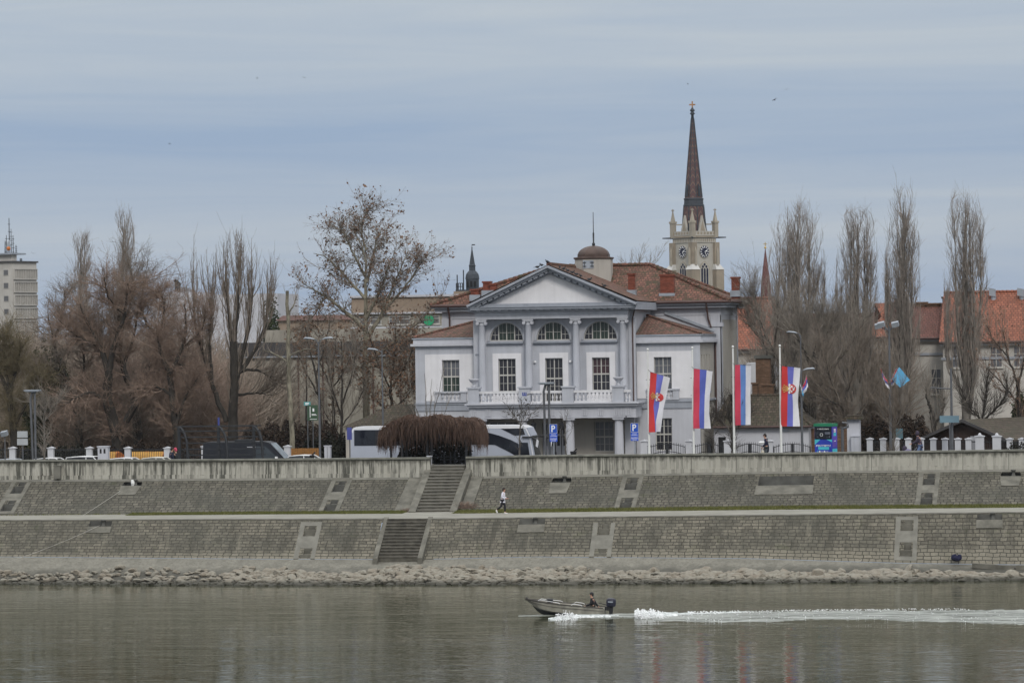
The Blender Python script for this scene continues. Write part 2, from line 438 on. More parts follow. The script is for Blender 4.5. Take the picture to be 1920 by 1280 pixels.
drain(SU, ((40, 902), (8, 963), [(904, 911, 925), (938, 945, 958)]), 'stepped drain recess in the upper embankment left of the white drum')
drain(SU, ((646, 896), (612, 959), [(902, 909, 922), (937, 945, 958)]), 'stepped drain recess in the upper embankment left of the stairs')
drain(SU, ((1195, 890), (1163, 957), [(896, 906, 918), (933, 942, 955)]), 'stepped drain recess in the upper embankment between arch niche and long recess')
drain(SU, ((1757, 884), (1722, 947), [(888, 897, 909), (924, 933, 946)]), 'stepped drain recess in the upper embankment on the right')
drain(SL, ((592, 978), (562, 1047), [(986, 993, 1005), (1028, 1039, 1046)]), 'pale patched drain strip in the lower embankment left of the stairs', True)
drain(SL, ((1142, 980), (1116, 1043), [(981, 991, 1003), (1029, 1037, 1042)]), 'pale drain strip in the lower embankment below the step recess', True)
drain(SL, ((1716, 968), (1682, 1050), [(975, 983, 995), (1017, 1031, 1043)]), 'pale drain strip in the lower embankment left of the navy bag', True)

# stairs
def stairs(S, pa, pb, py, label, n, ya, za, yb, zb, mat, mcheek, cheek=.5, mtread=None):
    x0, x1 = at(pa, py, S.ya).x, at(pb, py, S.ya).x
    S.holes.append((x0-cheek, x1+cheek, 0., 1.))
    root = thing('stone_stairs', label, 'stairs', ((x0+x1)/2, yb, zb))
    f = M(); dz = (za-zb)/n; dy = (ya-yb)/n
    for i in range(n):
        a = ya-dy*i
        f.box(x0, x1, a-dy-.0, a-.001, zb-.5, za-dz*i)
    f.build('steps', mat, root); f = M()
    for i in range(n):
        a = ya-dy*i; f.box(x0+.01, x1-.01, a-dy-.05, a-.003, za-dz*i+.001, za-dz*i+.014); f.box(x0+.01, x1-.01, a-dy-.05, a-dy-.002, za-dz*i-.045, za-dz*i+.0005)
    f.build('treads', mtread, root)
    for nm, u, w in (('cheek_wall', x0-cheek, x0-.002), ('cheek_wall', x1+.002, x1+cheek)):
        c = M(); c.prism([(u, ya+.3, za+.10), (u, ya+.3, zb-.6), (u, yb-.35, zb-.6), (u, yb-.35, zb+.12)], (w-u, 0, 0)); c.build(nm, mcheek, root)
    return x0, x1
zs_top = at(840, 872, .5).z
m_step = plain('worn_step_stone', (.105, .098, .083), .9, .4, 2.2, bump=.4)
m_step2 = plain('worn_dark_step_stone', (.085, .08, .066), .9, .4, 2.2, bump=.4)
xs0, xs1 = stairs(SU, 809, 871, 872, 'upper flight of worn stone stairs rising through the gap in the flood wall', 15, .55, zs_top, -5.45, z_toe(at(840,960,-5).x)-.05, m_step, m_conc, .5, m_conclt)
xq = at(765, 975, VL).x
ls0, ls1 = stairs(SL, 726, 800, 973, 'lower flight of dark stone stairs ending at the rubble bank', 13, VL+.25, z_lip(xq)+.01, VF_-.35, z_foot(xq)+.0, m_step2, m_conc, .32, m_step)
# rubble-concrete flanks beside the upper flight
for nm, a, b, f in (('left', xs0-1.55, xs0-.52, .25), ('right', xs1+.52, xs1+1.35, .2)):
    q = M(); SU.slab(q, a, b, .04, .99, .06, a+f*(-1 if nm == 'left' else 1)*.4, b)
    struct(q.build('embankment_kerb', m_conc))
q = M()
for a, b in ((XL, xs0-1.6), (xs1+1.4, XR)):
    xx = np.arange(a, b, 4.0)
    for u in xx: SU.slab(q, u, min(u+3.995, b), -.005, .085, .018)
struct(q.build('embankment_ledge', m_conclt))
sheet('upper_embankment', VT, z_base, VB, z_toe, SU.holes, m_stoneU)
sheet('lower_embankment', VL, z_lip, VF_, z_foot, SL.holes, m_stoneL)
# promenade: path, stone lip, grass strip
q = M(); xs = np.arange(XL, XR, 4.0)
for u in xs:
    w = u+4
    q.quad((u, VL+.45, z_lip(u)-.01+.02), (w, VL+.45, z_lip(w)+.01), (w, VB, z_toe(w)), (u, VB, z_toe(u)))
struct(q.build('promenade_path', m_path))
q = M()
for u in xs:
    w = u+3.99
    if ls0-.3 < u+4 and u < ls1+.3:
        for a, b in ((u, min(w, ls0-.33)), (max(u, ls1+.33), w)):
            if b-a > .05: q.prism([(a, VL-.02, z_lip(a)-.25), (a, VL+.5, z_lip(a)-.25), (a, VL+.5, z_lip(a)+.035), (a, VL-.02, z_lip(a)+.03)], (b-a, 0, z_lip(b)-z_lip(a)))
    else: q.prism([(u, VL-.02, z_lip(u)-.25), (u, VL+.5, z_lip(u)-.25), (u, VL+.5, z_lip(u)+.035), (u, VL-.02, z_lip(u)+.03)], (w-u, 0, z_lip(w)-z_lip(u)))
struct(q.build('promenade_kerb', m_edge))
gv = []; gf = []
def blades(x0, x1, y0f, y1f, n):
    x = rng.uniform(x0, x1, n); f = rng.uniform(0, 1, n)**.8
    y = y0f + (y1f-y0f)*f
    z = np.array([z_toe(a) + (z_lip(a)-z_toe(a))*((b-VB)/(VL-VB)) for a, b in zip(x, y)])
    h = rng.uniform(.05, .17, n)*(1.25-f); a = rng.uniform(0, 2*np.pi, n); w = rng.uniform(.015, .04, n)
    dx, dy = np.cos(a)*w, np.sin(a)*w; lx, ly = rng.normal(0, .05, n), rng.normal(0, .05, n)
    V = np.stack([np.stack([x-dx, y-dy, z], 1), np.stack([x+dx, y+dy, z], 1), np.stack([x+lx, y+ly, z+h], 1)], 1)
    gv.append(V.reshape(-1, 3))
xg0 = at(250, 962, VB).x; xg1 = at(765, 962, VB).x; xg2 = at(860, 962, VB).x
blades(xg0, xg1, VB-.05, VB-2.1, 26000); blades(xg2, 45, VB-.05, VB-2.6, 62000); blades(-60, xg0, VB-.02, VB-.4, 1200)
gv = np.concatenate(gv); struct(npmesh('grass_strip', gv, np.arange(len(gv)).reshape(-1, 3), m_grass, smooth=False), 'stuff')
tag(bpy.data.objects['grass_strip'], 'strip of short green grass between path and upper embankment', 'grass')
# green sod under the blades
q = M()
for a0, b0, dpt in ((xg0, xg1, 1.7), (xg2, 60, 2.2)):
    xx = np.arange(a0, b0, 1.2); dp = [dpt*(.6+.7*mnoise.noise(Vector((u*.35, 3, 1)))+.25) for u in xx]
    zz = lambda a, b: z_toe(a)+(z_lip(a)-z_toe(a))*((b-VB)/(VL-VB))+.012
    for u, w, d0, d1 in zip(xx[:-1], xx[1:], dp[:-1], dp[1:]):
        q.quad((u, VB-d0, zz(u, VB-d0)), (w, VB-d1, zz(w, VB-d1)), (w, VB, zz(w, VB)), (u, VB, zz(u, VB)))
struct(q.build('grass_sod', m_grass), 'stuff')
# silted apron and river bed
xs = np.arange(XL, XR+.1, 1.0); rows = []
for k in range(15):
    rows.append([])
    for x in xs:
        if k <= 6:
            f = k/6; y = VF_+.02+(VA-VF_)*f; z = z_foot(x)*(1-f)+z_apr(x)*f-.02
            z += .05*mnoise.noise(Vector((x*.4, y*.7, 0))) if 0 < k else 0
        else:
            f = (k-6)/6; yw = y_water(x); y = VA+(yw-VA)*f; z = z_apr(x)*(1-f)-.18*min(1, f*3)+.1*mnoise.noise(Vector((x*.5, y, 7)))
            if k > 12: y = yw-3*(k-12); z = -1.0*(k-12)
        rows[-1].append((x, y, z))
V = np.array(rows).reshape(-1, 3); n = len(xs)
F = np.array([(k*n+i, (k+1)*n+i, (k+1)*n+i+1, k*n+i+1) for k in range(14) for i in range(n-1)])
struct(npmesh('gravel_bank', V, F, m_gravel))

# flood wall
z_wtop = zfun([(0,862),(400,860.5),(805,857)], 0.); z_wtopr = zfun([(873,856),(1000,853),(1480,848.5),(1920,842)], 0.)
def floodwall(x0, x1, zt, label, cut=None):
    root = thing('flood_wall', label, 'flood wall', ((x0+x1)/2, .25, 5.5))
    xx = list(np.arange(x0, x1, 4.0)); xx[-1] = x1 if x1-xx[-1] < .5 else xx[-1]
    if xx[-1] != x1: xx.append(x1)
    body = M(); ys = (0.0, .45)
    for u, w in zip(xx[:-1], xx[1:]):
        a = [(u, 0, z_base(u)-.15), (w, 0, z_base(w)-.15), (w, 0, zt(w)-.13), (u, 0, zt(u)-.13)]
        body.add(a+[(p[0], .45, p[2]-0.0) for p in a], [(0,1,2,3),(7,6,5,4),(3,2,6,7)] + ([(4,0,3,7)] if u == xx[0] else []) + ([(1,5,6,2)] if w == xx[-1] else []))
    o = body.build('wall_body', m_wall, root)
    att = o.data.attributes.new('wallh', 'FLOAT', 'POINT'); att.data.foreach_set('value', [0., 0., 1., 1.]*(len(body.v)//4))
    c = M()
    for u, w in zip(xx[:-1], xx[1:]):
        a = [(u, -.09, zt(u)-.126), (w, -.09, zt(w)-.126), (w, -.09, zt(w)-.02), (u, -.09, zt(u)-.02)]
        c.add(a+[(p[0], .55, p[2]) for p in a]+[(u, .1, zt(u)+.015), (w, .1, zt(w)+.015)], [(0,1,2,3),(7,6,5,4),(0,4,5,1),(3,2,9,8),(8,9,6,7)] + ([(4,0,3,7)] if u == xx[0] else []) + ([(1,5,6,2)] if w == xx[-1] else []))
    c.build('coping', m_coping, root)
    b = M()
    for u, w in zip(xx[:-1], xx[1:]):
        a = [(u, -.12, z_base(u)-.12), (w, -.12, z_base(w)-.12), (w, -.12, z_base(w)+.24), (u, -.12, z_base(u)+.24)]
        b.add(a+[(p[0], -.002, p[2]) for p in a], [(0,1,2,3),(3,2,6,7)] + ([(4,0,3,7)] if u == xx[0] else []) + ([(1,5,6,2)] if w == xx[-1] else []))
    o = b.build('plinth', m_wall, root)
    att = o.data.attributes.new('wallh', 'FLOAT', 'POINT'); att.data.foreach_set('value', [.25, .25, .7, .7]*(len(b.v)//4))
    return root
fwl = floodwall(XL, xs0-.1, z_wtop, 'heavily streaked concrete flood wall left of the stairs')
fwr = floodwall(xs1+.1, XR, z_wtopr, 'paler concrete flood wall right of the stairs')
q = M(); a = at(103, 897, -.1); b = at(115, 873, -.1)
q.box(a.x, b.x, -.4, -.13, a.z, b.z); q.box(a.x-.04, b.x+.04, -.44, -.1, b.z, b.z+.05)
tag(q.build('concrete_post', m_conclt), 'squat pale concrete post against the flood wall at left', 'post')
q = M(); a = at(800, 858, .1); q.box(xs0-.42, xs0-.12, .56, .8, zs_top-.3, a.z+.08); q.box(xs0-.46, xs0-.08, .52, .84, a.z+.08, a.z+.13)
tag(q.build('gate_post', m_lightgrey), 'pale gate post at the top of the stairs beside the streaked wall', 'gate post')

# ground, walkway, road
m_asph = plain('asphalt', (.05, .05, .052), .9, .25, 1.2)
m_pave = plain('paving', (.22, .215, .2), .9, .2, 1.2)
m_soil = plain('bare_park_soil', (.10, .088, .06), .95, .35, .4)
q = M(); q.box(-400, 400, .46, 4.0, GZ-.6, WZ); struct(q.build('walkway', m_pave))
q = M(); q.box(-400, 400, 13.0, 15.4, GZ-.2, GZ+.13); struct(q.build('pavement', m_pave))
q = M(); q.quad((-400, 3.9, GZ+.004), (400, 3.9, GZ+.004), (400, 13.05, GZ+.004), (-400, 13.05, GZ+.004)); struct(q.build('road', m_asph))
q = M(); q.quad((-600, 3.8, GZ), (600, 3.8, GZ), (600, 900, GZ), (-600, 900, GZ)); struct(q.build('ground', m_soil))

# water
def waterm():
    t = NT('river_water')
    t.b.inputs['IOR'].default_value = 1.33; t.b.inputs['Specular IOR Level'].default_value = .5
    g1 = t.noise(t.geo((.45, 1.5, 1)), 1.1, 3, .55); g2 = t.noise(t.geo((.10, .28, 1)), 1., 3, .5); g3 = t.noise(t.geo((.22, .95, 1)), 1.5, 3, .6)
    patch = t.ramp(t.noise(t.geo((.012, .05, 1)), 1., 3, .5), [(.35, .45), (.65, 1.25)])
    h = t.math('ADD', t.math('MULTIPLY', g2, 1.5), t.math('ADD', t.math('MULTIPLY', t.math('MULTIPLY', g1, patch), .55), t.math('MULTIPLY', t.math('MULTIPLY', g3, patch), .8)))
    b = t.n('ShaderNodeBump', Height=h, Strength=1., Distance=.035)
    t.set(t.b, 'Normal', b.outputs[0])
    return t.fin((.036, .039, .019, 1), .02)
m_water = waterm()
q = M(); q.quad((-600, -420, 0), (600, -420, 0), (600, -16, 0), (-600, -16, 0)); struct(q.build('river_water', m_water))

# riprap
def rockbase(seed):
    import bmesh
    bm = bmesh.new(); bmesh.ops.create_icosphere(bm, subdivisions=2, radius=1)
    r = random.Random(seed); o = Vector((r.uniform(0, 50), r.uniform(0, 50), 0))
    pl = [(Vector((r.gauss(0,1), r.gauss(0,1), r.gauss(0,1))).normalized(), r.uniform(.45, .8)) for _ in range(11)]
    V = []
    for v in bm.verts:
        p = v.co.copy()
        for n_, d in pl:
            k = p.dot(n_)
            if k > d: p -= n_*(k-d)*1.0
        p *= 1+.14*mnoise.noise(p*1.6+o); V.append(p)
    F = [tuple(v.index for v in f.verts) for f in bm.faces]; bm.free()
    return np.array([tuple(p) for p in V]), np.array(F)
rocks = [rockbase(i) for i in range(10)]
def rockmat(name, c):
    t = NT(name); inf = t.n('ShaderNodeObjectInfo'); g = t.geo()
    n1 = t.noise(g, 6, 5, .7); n2 = t.noise(t.geo(), 1.7, 2)
    col = t.mix(t.ramp(n1, [(.3, 0.), (.7, 1.)]), mul(c, .7), mul(c, 1.2))
    col = t.mix(t.ramp(n2, [(.35, 0.), (.7, .55)]), col, (c[0]*.72, c[1]*.60, c[2]*.52, 1))
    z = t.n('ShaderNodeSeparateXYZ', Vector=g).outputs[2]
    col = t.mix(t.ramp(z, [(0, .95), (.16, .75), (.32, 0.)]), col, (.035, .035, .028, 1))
    t.bump(n1, .4, .03); return t.fin(col, .9)
m_rock = rockmat('pale_riprap', (.235, .222, .186))
pos = []
r0 = random.Random(5)
def bankz(x, y):
    yw = y_water(x)
    if y > VA: f = (y-VF_)/(VA-VF_); return z_foot(x)*(1-f)+z_apr(x)*f
    f = (y-VA)/(yw-VA); return z_apr(x)*(1-f)-.12*min(1, f*3)
for k in range(8200):
    x = r0.uniform(-46, 46); px_t = r0.random()
    yw = y_water(x); y = yw-.25+(VA-.15-yw)*px_t**.85*(.72+.42*mnoise.noise(Vector((x*.16, 4, 2)))+.2*mnoise.noise(Vector((x*.7, 4, 2)))+.27)
    left = x < -16
    s = r0.choice((.10, .12, .14, .17, .2, .26, .36))*1.0*(.85 if left else 1.0)*(1.2 if x > 14 else 1)
    if left and r0.random() < .72 and px_t > .3: continue
    if x > 8 and px_t > .8: continue
    pos.append((x, y, bankz(x, y)+s*.12, s, k))
pos.sort(key=lambda p: -p[3]*(1+.25*math.sin(p[4])))
big = []; keep = []
for p in pos:
    if len(big) < 290 and all((p[0]-b[0])**2+(p[1]-b[1])**2 > (p[3]*.85+b[3]*.85)**2 for b in big): big.append(p)
    else: keep.append(p)
protos = []
for i, (V, F) in enumerate(rocks):
    me = npmesh('boulder', V, F, m_rock, smooth=False); protos.append(me.data); bpy.data.objects.remove(me)
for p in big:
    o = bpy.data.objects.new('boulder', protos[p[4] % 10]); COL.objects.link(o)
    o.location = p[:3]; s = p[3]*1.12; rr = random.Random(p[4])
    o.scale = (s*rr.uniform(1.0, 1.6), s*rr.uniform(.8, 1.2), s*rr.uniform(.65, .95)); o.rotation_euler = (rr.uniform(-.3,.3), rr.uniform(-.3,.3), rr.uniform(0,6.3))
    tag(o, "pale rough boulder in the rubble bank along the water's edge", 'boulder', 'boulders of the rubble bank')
VV, FF = [], []; off = 0
for p in keep:
    V, F = rocks[p[4] % 10]; rr = random.Random(p[4]); s = p[3]; a = rr.uniform(0, 6.3)
    S_ = V*np.array([s*rr.uniform(.9, 1.5), s*rr.uniform(.8, 1.2), s*rr.uniform(.6, .9)])
    c_, s_ = math.cos(a), math.sin(a)
    W = np.stack([S_[:,0]*c_-S_[:,1]*s_, S_[:,0]*s_+S_[:,1]*c_, S_[:,2]], 1)+np.array(p[:3])
    VV.append(W); FF.append(F+off); off += len(V)
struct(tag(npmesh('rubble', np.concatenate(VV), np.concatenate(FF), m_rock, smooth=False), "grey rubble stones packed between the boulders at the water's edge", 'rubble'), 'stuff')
# ------------------------------------------------------------------ the villa
YF, YC, YP, YW_, YM, YE = 20.2, 19.55, 17.0, 20.9, 30.0, 41.0   # centre wall, columns, portico front, wing front, main block front/back
vx = lambda p, y=YF: XX(p, y)
villa = thing('villa', 'white and blue-grey neoclassical villa with columned pediment front behind the flagpoles', 'villa', (vx(1040), YF, GZ))
def wall(me, x0, x1, z0, z1, y, dep, ops, arch=()):
    """front wall facing -Y with real openings (x0,x1,z0,z1); arched ones get a half-round head"""
    xs = sorted({x0, x1, *[o[0] for o in ops], *[o[1] for o in ops]}); zs = sorted({z0, z1, *[o[2] for o in ops], *[o[3] for o in ops]})
    for a, b in zip(xs[:-1], xs[1:]):
        for c, d in zip(zs[:-1], zs[1:]):
            mx, mz = (a+b)/2, (c+d)/2
            if any(o[0] < mx < o[1] and o[2] < mz < o[3] for o in ops): continue
            me.quad((a,y,c), (b,y,c), (b,y,d), (a,y,d))
    for i, (a, b, c, d) in enumerate(ops):
        if i in arch:
            cx, rx, rz = (a+b)/2, (b-a)/2, d-c; N = 20
            P = [(cx-rx*math.cos(math.pi*k/N), c+rz*math.sin(math.pi*k/N)) for k in range(N+1)]
            for (u0, v0), (u1, v1) in zip(P[:-1], P[1:]):
                me.quad((u0,y,v0), (u1,y,v1), (u1,y,d), (u0,y,d)) if abs(u1-u0) > 1e-6 else None
                me.quad((u0,y,v0), (u0,y+dep,v0), (u1,y+dep,v1), (u1,y,v1))
        else:
            me.quad((a,y,c), (a,y,d), (a,y+dep,d), (a,y+dep,c)); me.quad((b,y,d), (b,y,c), (b,y+dep,c), (b,y+dep,d))
            me.quad((a,y,d), (b,y,d), (b,y+dep,d), (a,y+dep,d))
        me.quad((a,y+dep,c), (b,y+dep,c), (b,y,c), (a,y,c))
    # outer returns
    me.quad((x0,y,z0), (x0,y,z1), (x0,y+dep,z1), (x0,y+dep,z0)); me.quad((x1,y,z1), (x1,y,z0), (x1,y+dep,z0), (x1,y+dep,z1))
    me.quad((x0,y,z1), (x1,y,z1), (x1,y+dep,z1), (x0,y+dep,z1))
def window(x0, x1, z0, z1, y, mull=2, rows=(2, 2), split=.5, g1=None, g2=None, parent=None, name='window'):
    """casement: outer frame, centre mullion, transom, thin glazing bars; panes in two fields"""
    g1 = g1 or m_glass; g2 = g2 or g1; parent = parent or villa
    f = M(); t = .06; b = .026
    f.box(x0, x0+t, y, y+.1, z0, z1); f.box(x1-t, x1, y, y+.1, z0, z1); f.box(x0+t, x1-t, y, y+.1, z0, z0+t); f.box(x0+t, x1-t, y, y+.1, z1-t, z1)
    zm = z0+(z1-z0)*split
    if split > 0: f.box(x0+t, x1-t, y-.012, y+.1, zm-.055, zm+.055)
    xm = (x0+x1)/2
    fields = ((z0+t, zm-.055, rows[0]), (zm+.055, z1-t, rows[1])) if split > 0 else ((z0+t, z1-t, rows[0]),)
    for za, zb, nr in fields:
        if mull: f.box(xm-.036, xm+.036, y-.004, y+.1, za, zb)
        for s0, s1 in (((x0+t, xm-.036), (xm+.036, x1-t)) if mull else ((x0+t, x1-t),)):
            sm = (s0+s1)/2; f.box(sm-b/2, sm+b/2, y+.02, y+.07, za, zb)
            for k in range(1, nr): zz = za+(zb-za)*k/nr; f.box(s0, s1, y+.024, y+.066, zz-b/2, zz+b/2)
    o = f.build(name, m_frame, parent)
    for (za, zb, nr), g in zip(fields, (g2, g1)):
        p = M(); p.box(x0+t*.5, x1-t*.5, y+.055, y+.06, za-.02, zb+.02); p.build('pane', g, o)
    return o
def lunette(cx, rx, z0, rz, y, g):
    f = M(); N = 20; t = .06
    for k in range(N):
        a0, a1 = math.pi*k/N, math.pi*(k+1)/N
        P = [(cx-math.cos(a)*(rx-q), z0+math.sin(a)*(rz-q)) for a in (a0, a1) for q in (0, t)]
        f.prism([(P[0][0], y, P[0][1]), (P[2][0], y, P[2][1]), (P[3][0], y, P[3][1]), (P[1][0], y, P[1][1])], (0, .1, 0))
    f.box(cx-rx+t, cx+rx-t, y, y+.1, z0, z0+t)
    for u, w in ((-.48, .08), (0, .07), (.48, .08)):
        h = rz*math.sqrt(1-u*u)-t; f.box(cx+u*rx-w/2, cx+u*rx+w/2, y-.005, y+.1, z0+t, z0+h)
    for u, v in ((-.88, -.53), (.53, .88), (-.43, -.04), (.04, .43)):
        um = (u+v)/2; h = rz*math.sqrt(1-um*um)-t
        w = .014 if abs(um) > .5 else .007; f.box(cx+um*rx-w, cx+um*rx+w, y+.03, y+.07, z0+t, z0+h); f.box(cx+u*rx, cx+v*rx, y+.033, y+.068, z0+h*.48-.016, z0+h*.48+.016)
    o = f.build('arched_window', m_frame, villa)
    for u0, u1, mt in ((-1, -.48, m_glass), (-.48, .48, g), (.48, 1, m_glass)):
        p = M(); pts = [(cx+u0*(rx-.03), y+.075, z0+.03), (cx+u1*(rx-.03), y+.075, z0+.03)]
        for k in range(9):
            u = u1+(u0-u1)*k/8; pts.append((cx+u*(rx-.03), y+.075, z0+.03+(rz-.06)*math.sqrt(max(0, 1-u*u))))
        p.poly(pts); p.build('pane', mt, o)
Z = lambda py, y=YF: ZZ(py, y)
zG = GZ; zBal = Z(755, YP); zStr = Z(752, YW_)
xL, xR = vx(779, YW_), vx(1312, YW_)
xcl, xcr = vx(893), vx(1189)
m_pale = plain('worn_white_paint', (.55, .55, .57), .7, .1, 1.5)
# --- centre block wall
ops = []; WC = (951, 1039, 1127); CO = (905, 992, 1081, 1169)
z1a, z1b = Z(733), Z(671); zl0, zl1 = Z(637.5), Z(605)
wins = [(vx(c)-.66, vx(c)+.66, z1a, z1b) for c in WC]
wins[1] = (vx(1039)-.66, vx(1039)+.66, zBal+.05, z1b)
lun = [(vx(c)-1.26, vx(c)+1.26, zl0, zl1+.08) for c in (950.5, 1038, 1126.5)]
g = M(); wall(g, xcl, xcr, zBal-.1, Z(641), YF, .32, wins); g.build('wall', m_grey, villa)
g = M(); wall(g, xcl, xcr, Z(641), Z(598), YF-.0, .32, lun, arch=(0, 1, 2)); g.build('upper_wall', m_lightgrey, villa)
for (a, b, c, d), px in zip(wins, WC):      # white raised fields round the balcony windows
    p = M(); x0, x1 = vx(px-27), vx(px+27); wall(p, x0, x1, zBal+.06, Z(661), YF-.05, .05, [(a, b, c, d)]); p.build('wall_panel', m_white, villa)
g = M()
for a, b in zip(CO[:-1], CO[1:]):           # sills below the lunettes
    g.box(vx(a)+.38, vx(b)-.38, YF-.26, YF-.002, Z(642.5), Z(639)); g.box(vx(a)+.42, vx(b)-.42, YF-.16, YF-.002, Z(644.5), Z(642.5)-.002)
g.box(xcl-.02, xcl+.6, YF-.2, YF-.002, Z(661)-.08, Z(661)); g.build('sill', m_greyd, villa)
for a, b, c, d in lun:                      # archivolts
    g = M(); cx, rx, rz = (a+b)/2, (b-a)/2+.02, d-c; N = 20
    for k in range(N):
        q = [(cx-math.cos(t)*r, YF-.06, c+math.sin(t)*(rz+r-rx)) for t in (math.pi*k/N, math.pi*(k+1)/N) for r in (rx, rx+.14)]
        g.prism([q[0], q[2], q[3], q[1]], (0, .058, 0))
    g.build('archivolt', m_grey, villa)
for i, ((a, b, c, d), gl) in enumerate(zip(wins, (m_glass, m_glass, m_glassr))):
    window(a, b, c, d, YF+.16, rows=(2, 2) if i != 1 else (3, 2), split=.5 if i != 1 else .53, g1=gl, g2=gl if i != 2 else m_glass)
for a, b, c, d in lun: lunette((a+b)/2, (b-a)/2, c, d-c, YF+.14, m_glassg)
# --- giant ionic columns
def column(cx, y):
    c = M(); z0, z1 = zBal+.05, Z(597.5, YC); h = z1-z0; r = .27
    c.box(cx-.36, cx+.36, y-.36, y+.36, z0, z0+.12)
    c.lathe((cx, y, z0), [(.36,.12),(.37,.2),(.31,.26),(r,.34),(r*1.01,h*.35),(r*.93,h*.7),(r*.84,h-.42),(r*.9,h-.4),(r*.9,h-.36),(r*.84,h-.34),(r*.86,h-.1)], 20)
    o = c.build('column', m_grey, villa)
    k = M(); k.box(cx-.40, cx+.40, y-.34, y+.34, z1-.10, z1); k.box(cx-.34, cx+.34, y-.30, y+.30, z1-.19, z1-.102)
    for s in (-1, 1):
        k.tube([(cx+s*.31, y-.33, z1-.27), (cx+s*.31, y+.33, z1-.27)], .125, 12)
        k.tube([(cx+s*.31, y-.35, z1-.27), (cx+s*.31, y-.331, z1-.27)], .06, 8)
    k.build('capital', m_lightgrey, o)
for p in CO: column(vx(p, YC), YC)
for p, s in ((893, 1), (1184, -1)):        # pilasters at the block corners
    c = M(); x = vx(p); c.box(x-.16, x+.34, YF-.12, YF+.2, zBal, Z(598)); c.build('pilaster', m_grey, villa)
# --- entablature, pediment
g = M(); ye = YC-.36
xa, xb = vx(897, YC)-.1, vx(1177, YC)+.1
g.box(xa, xb, ye, YF+.3, Z(597, YC), Z(590, YC)); g.box(xa-.04, xb+.04, ye-.05, YF+.3, Z(590, YC)+.002, Z(581, YC)); g.build('frieze', m_grey, villa)
zc0, zc1 = Z(579, ye), Z(573.5, ye)
g = M(); XA, XB = vx(880, ye-.7), vx(1193, ye-.7)
g.box(XA+.35, XB-.35, ye-.35, YF+1, zc0-.12, zc0-.002); g.box(XA+.1, XB-.1, ye-.66, YF+1, zc0, zc1-.06); g.box(XA, XB, ye-.75, YF+1, zc1-.058, zc1)
n = 22
for k in range(n):
    x = XA+.7+(XB-XA-1.4)*k/(n-1); g.box(x-.13, x+.13, ye-.56, ye-.352, zc0-.10, zc0-.003)
g.build('cornice', m_greyd, villa)
xm = vx(1033, ye); zap = Z(511, ye)
ty = ye+.05
g = M(); g.prism([(XA+.9, ty, zc1+.002), (XB-.9, ty, zc1+.002), (xm, ty, zap-.1)], (0, .4, 0)); g.build('tympanum', m_white, villa)
zpk = Z(498, ye-.7); g = M()
for s, xe in ((-1, XA-.12), (1, XB+.12)):
    d = Vector((xm-xe, 0, zpk-(zc1+.12))); L = d.length; d.normalize(); nrm = Vector((-d.z*(1 if d.x > 0 else -1), 0, abs(d.x))) if False else Vector((-d.z, 0, d.x))
    if nrm.z < 0: nrm = -nrm
    def bar(lo, hi, yf, l0=0., l1=1.):
        A = Vector((xe, 0, zc1+.12)); p0, p1 = A+d*L*l0, A+d*L*l1
        pts = [p0+nrm*lo, p1+nrm*lo, p1+nrm*hi, p0+nrm*hi]
        for p in pts:
            if (p.x-xm)*s < 0: # mitre at the apex
                p.z += (p.x-xm)*(-d.z/d.x)*1.0; p.x = xm
        g.prism([(p.x, yf, p.z) for p in pts], (0, YF+1.2-yf, 0))
    bar(-.14, .02, ye-.95, .0, 1); bar(-.30, -.142, ye-.72, .02, 1); bar(-.52, -.302, ye-.22, .07, 1)
    for k in range(13):
        q = Vector((xe, 0, zc1+.12))+d*L*(.12+.84*k/12)+nrm*(-.37)
        g.obox((q.x, ye-.42, q.z), d*.17, (0, .19, 0), nrm*.065)
g.build('raking_cornice', m_greyd, villa)
# --- portico / balcony
g = M(); xpa, xpb = vx(878, YP), vx(1196, YP)
g.box(xpa-.25, xpb+.1, YP-.45, YF-.002, Z(757.5, YP), zBal); g.box(xpa-.1, xpb-.05, YP-.28, YF-.002, Z(762, YP), Z(757.5, YP)-.002); g.build('balcony_slab', m_lightgrey, villa)
g = M(); zf0, zf1 = Z(784, YP), Z(762, YP)-.002
g.box(xpa, xpb-.2, YP, YP+.7, zf0+.12, zf1); g.box(xpa-.03, xpb-.17, YP-.04, YP+.74, zf0, zf0+.118)
g.box(xpa, xpa+.7, YP+.702, YF-.002, zf0, zf1); g.box(xpb-.9, xpb-.2, YP+.702, YF-.002, zf0, zf1); g.build('portico_frieze', m_lightgrey, villa)
g = M()
for p in (886, 914, 946, 978, 1008, 1035, 1065, 1095, 1125, 1155, 1168, 1178):
    x = vx(p, YP)
    for k in (-1, 0, 1): g.box(x-.055+k*.14, x+.055+k*.14, YP-.06, YP-.001, zf0+.16, zf1-.04)
    g.box(x-.24, x+.24, YP-.08, YP-.04, zf0+.02, zf0+.11)
g.build('triglyph_band', m_lightgrey, villa)
def doric(cx, y):
    c = M(); h = zf0-zG; z = zG
    c.box(cx-.42, cx+.42, y-.42, y+.42, z, z+.16)
    pr = [(.36,.16),(.35,.3),(.33,h*.5),(.29,h-.36),(.31,h-.34),(.29,h-.3),(.36,h-.14)]
    n = 20; vs = []
    c.lathe((cx, y, z), pr, 20, smooth=False)
    for k in range(10):
        a = 2*math.pi*k/10; c.tube([(cx+.335*math.cos(a), y+.335*math.sin(a), z+.3), (cx+.275*math.cos(a), y+.275*math.sin(a), z+h-.38)], .035, 5)
    c.box(cx-.42, cx+.42, y-.42, y+.42, z+h-.138, z+h-.002); c.build('portico_column', m_lightgrey, villa)
for p in (903, 980, 1067, 1159): doric(vx(p, YP+.4), YP+.4)
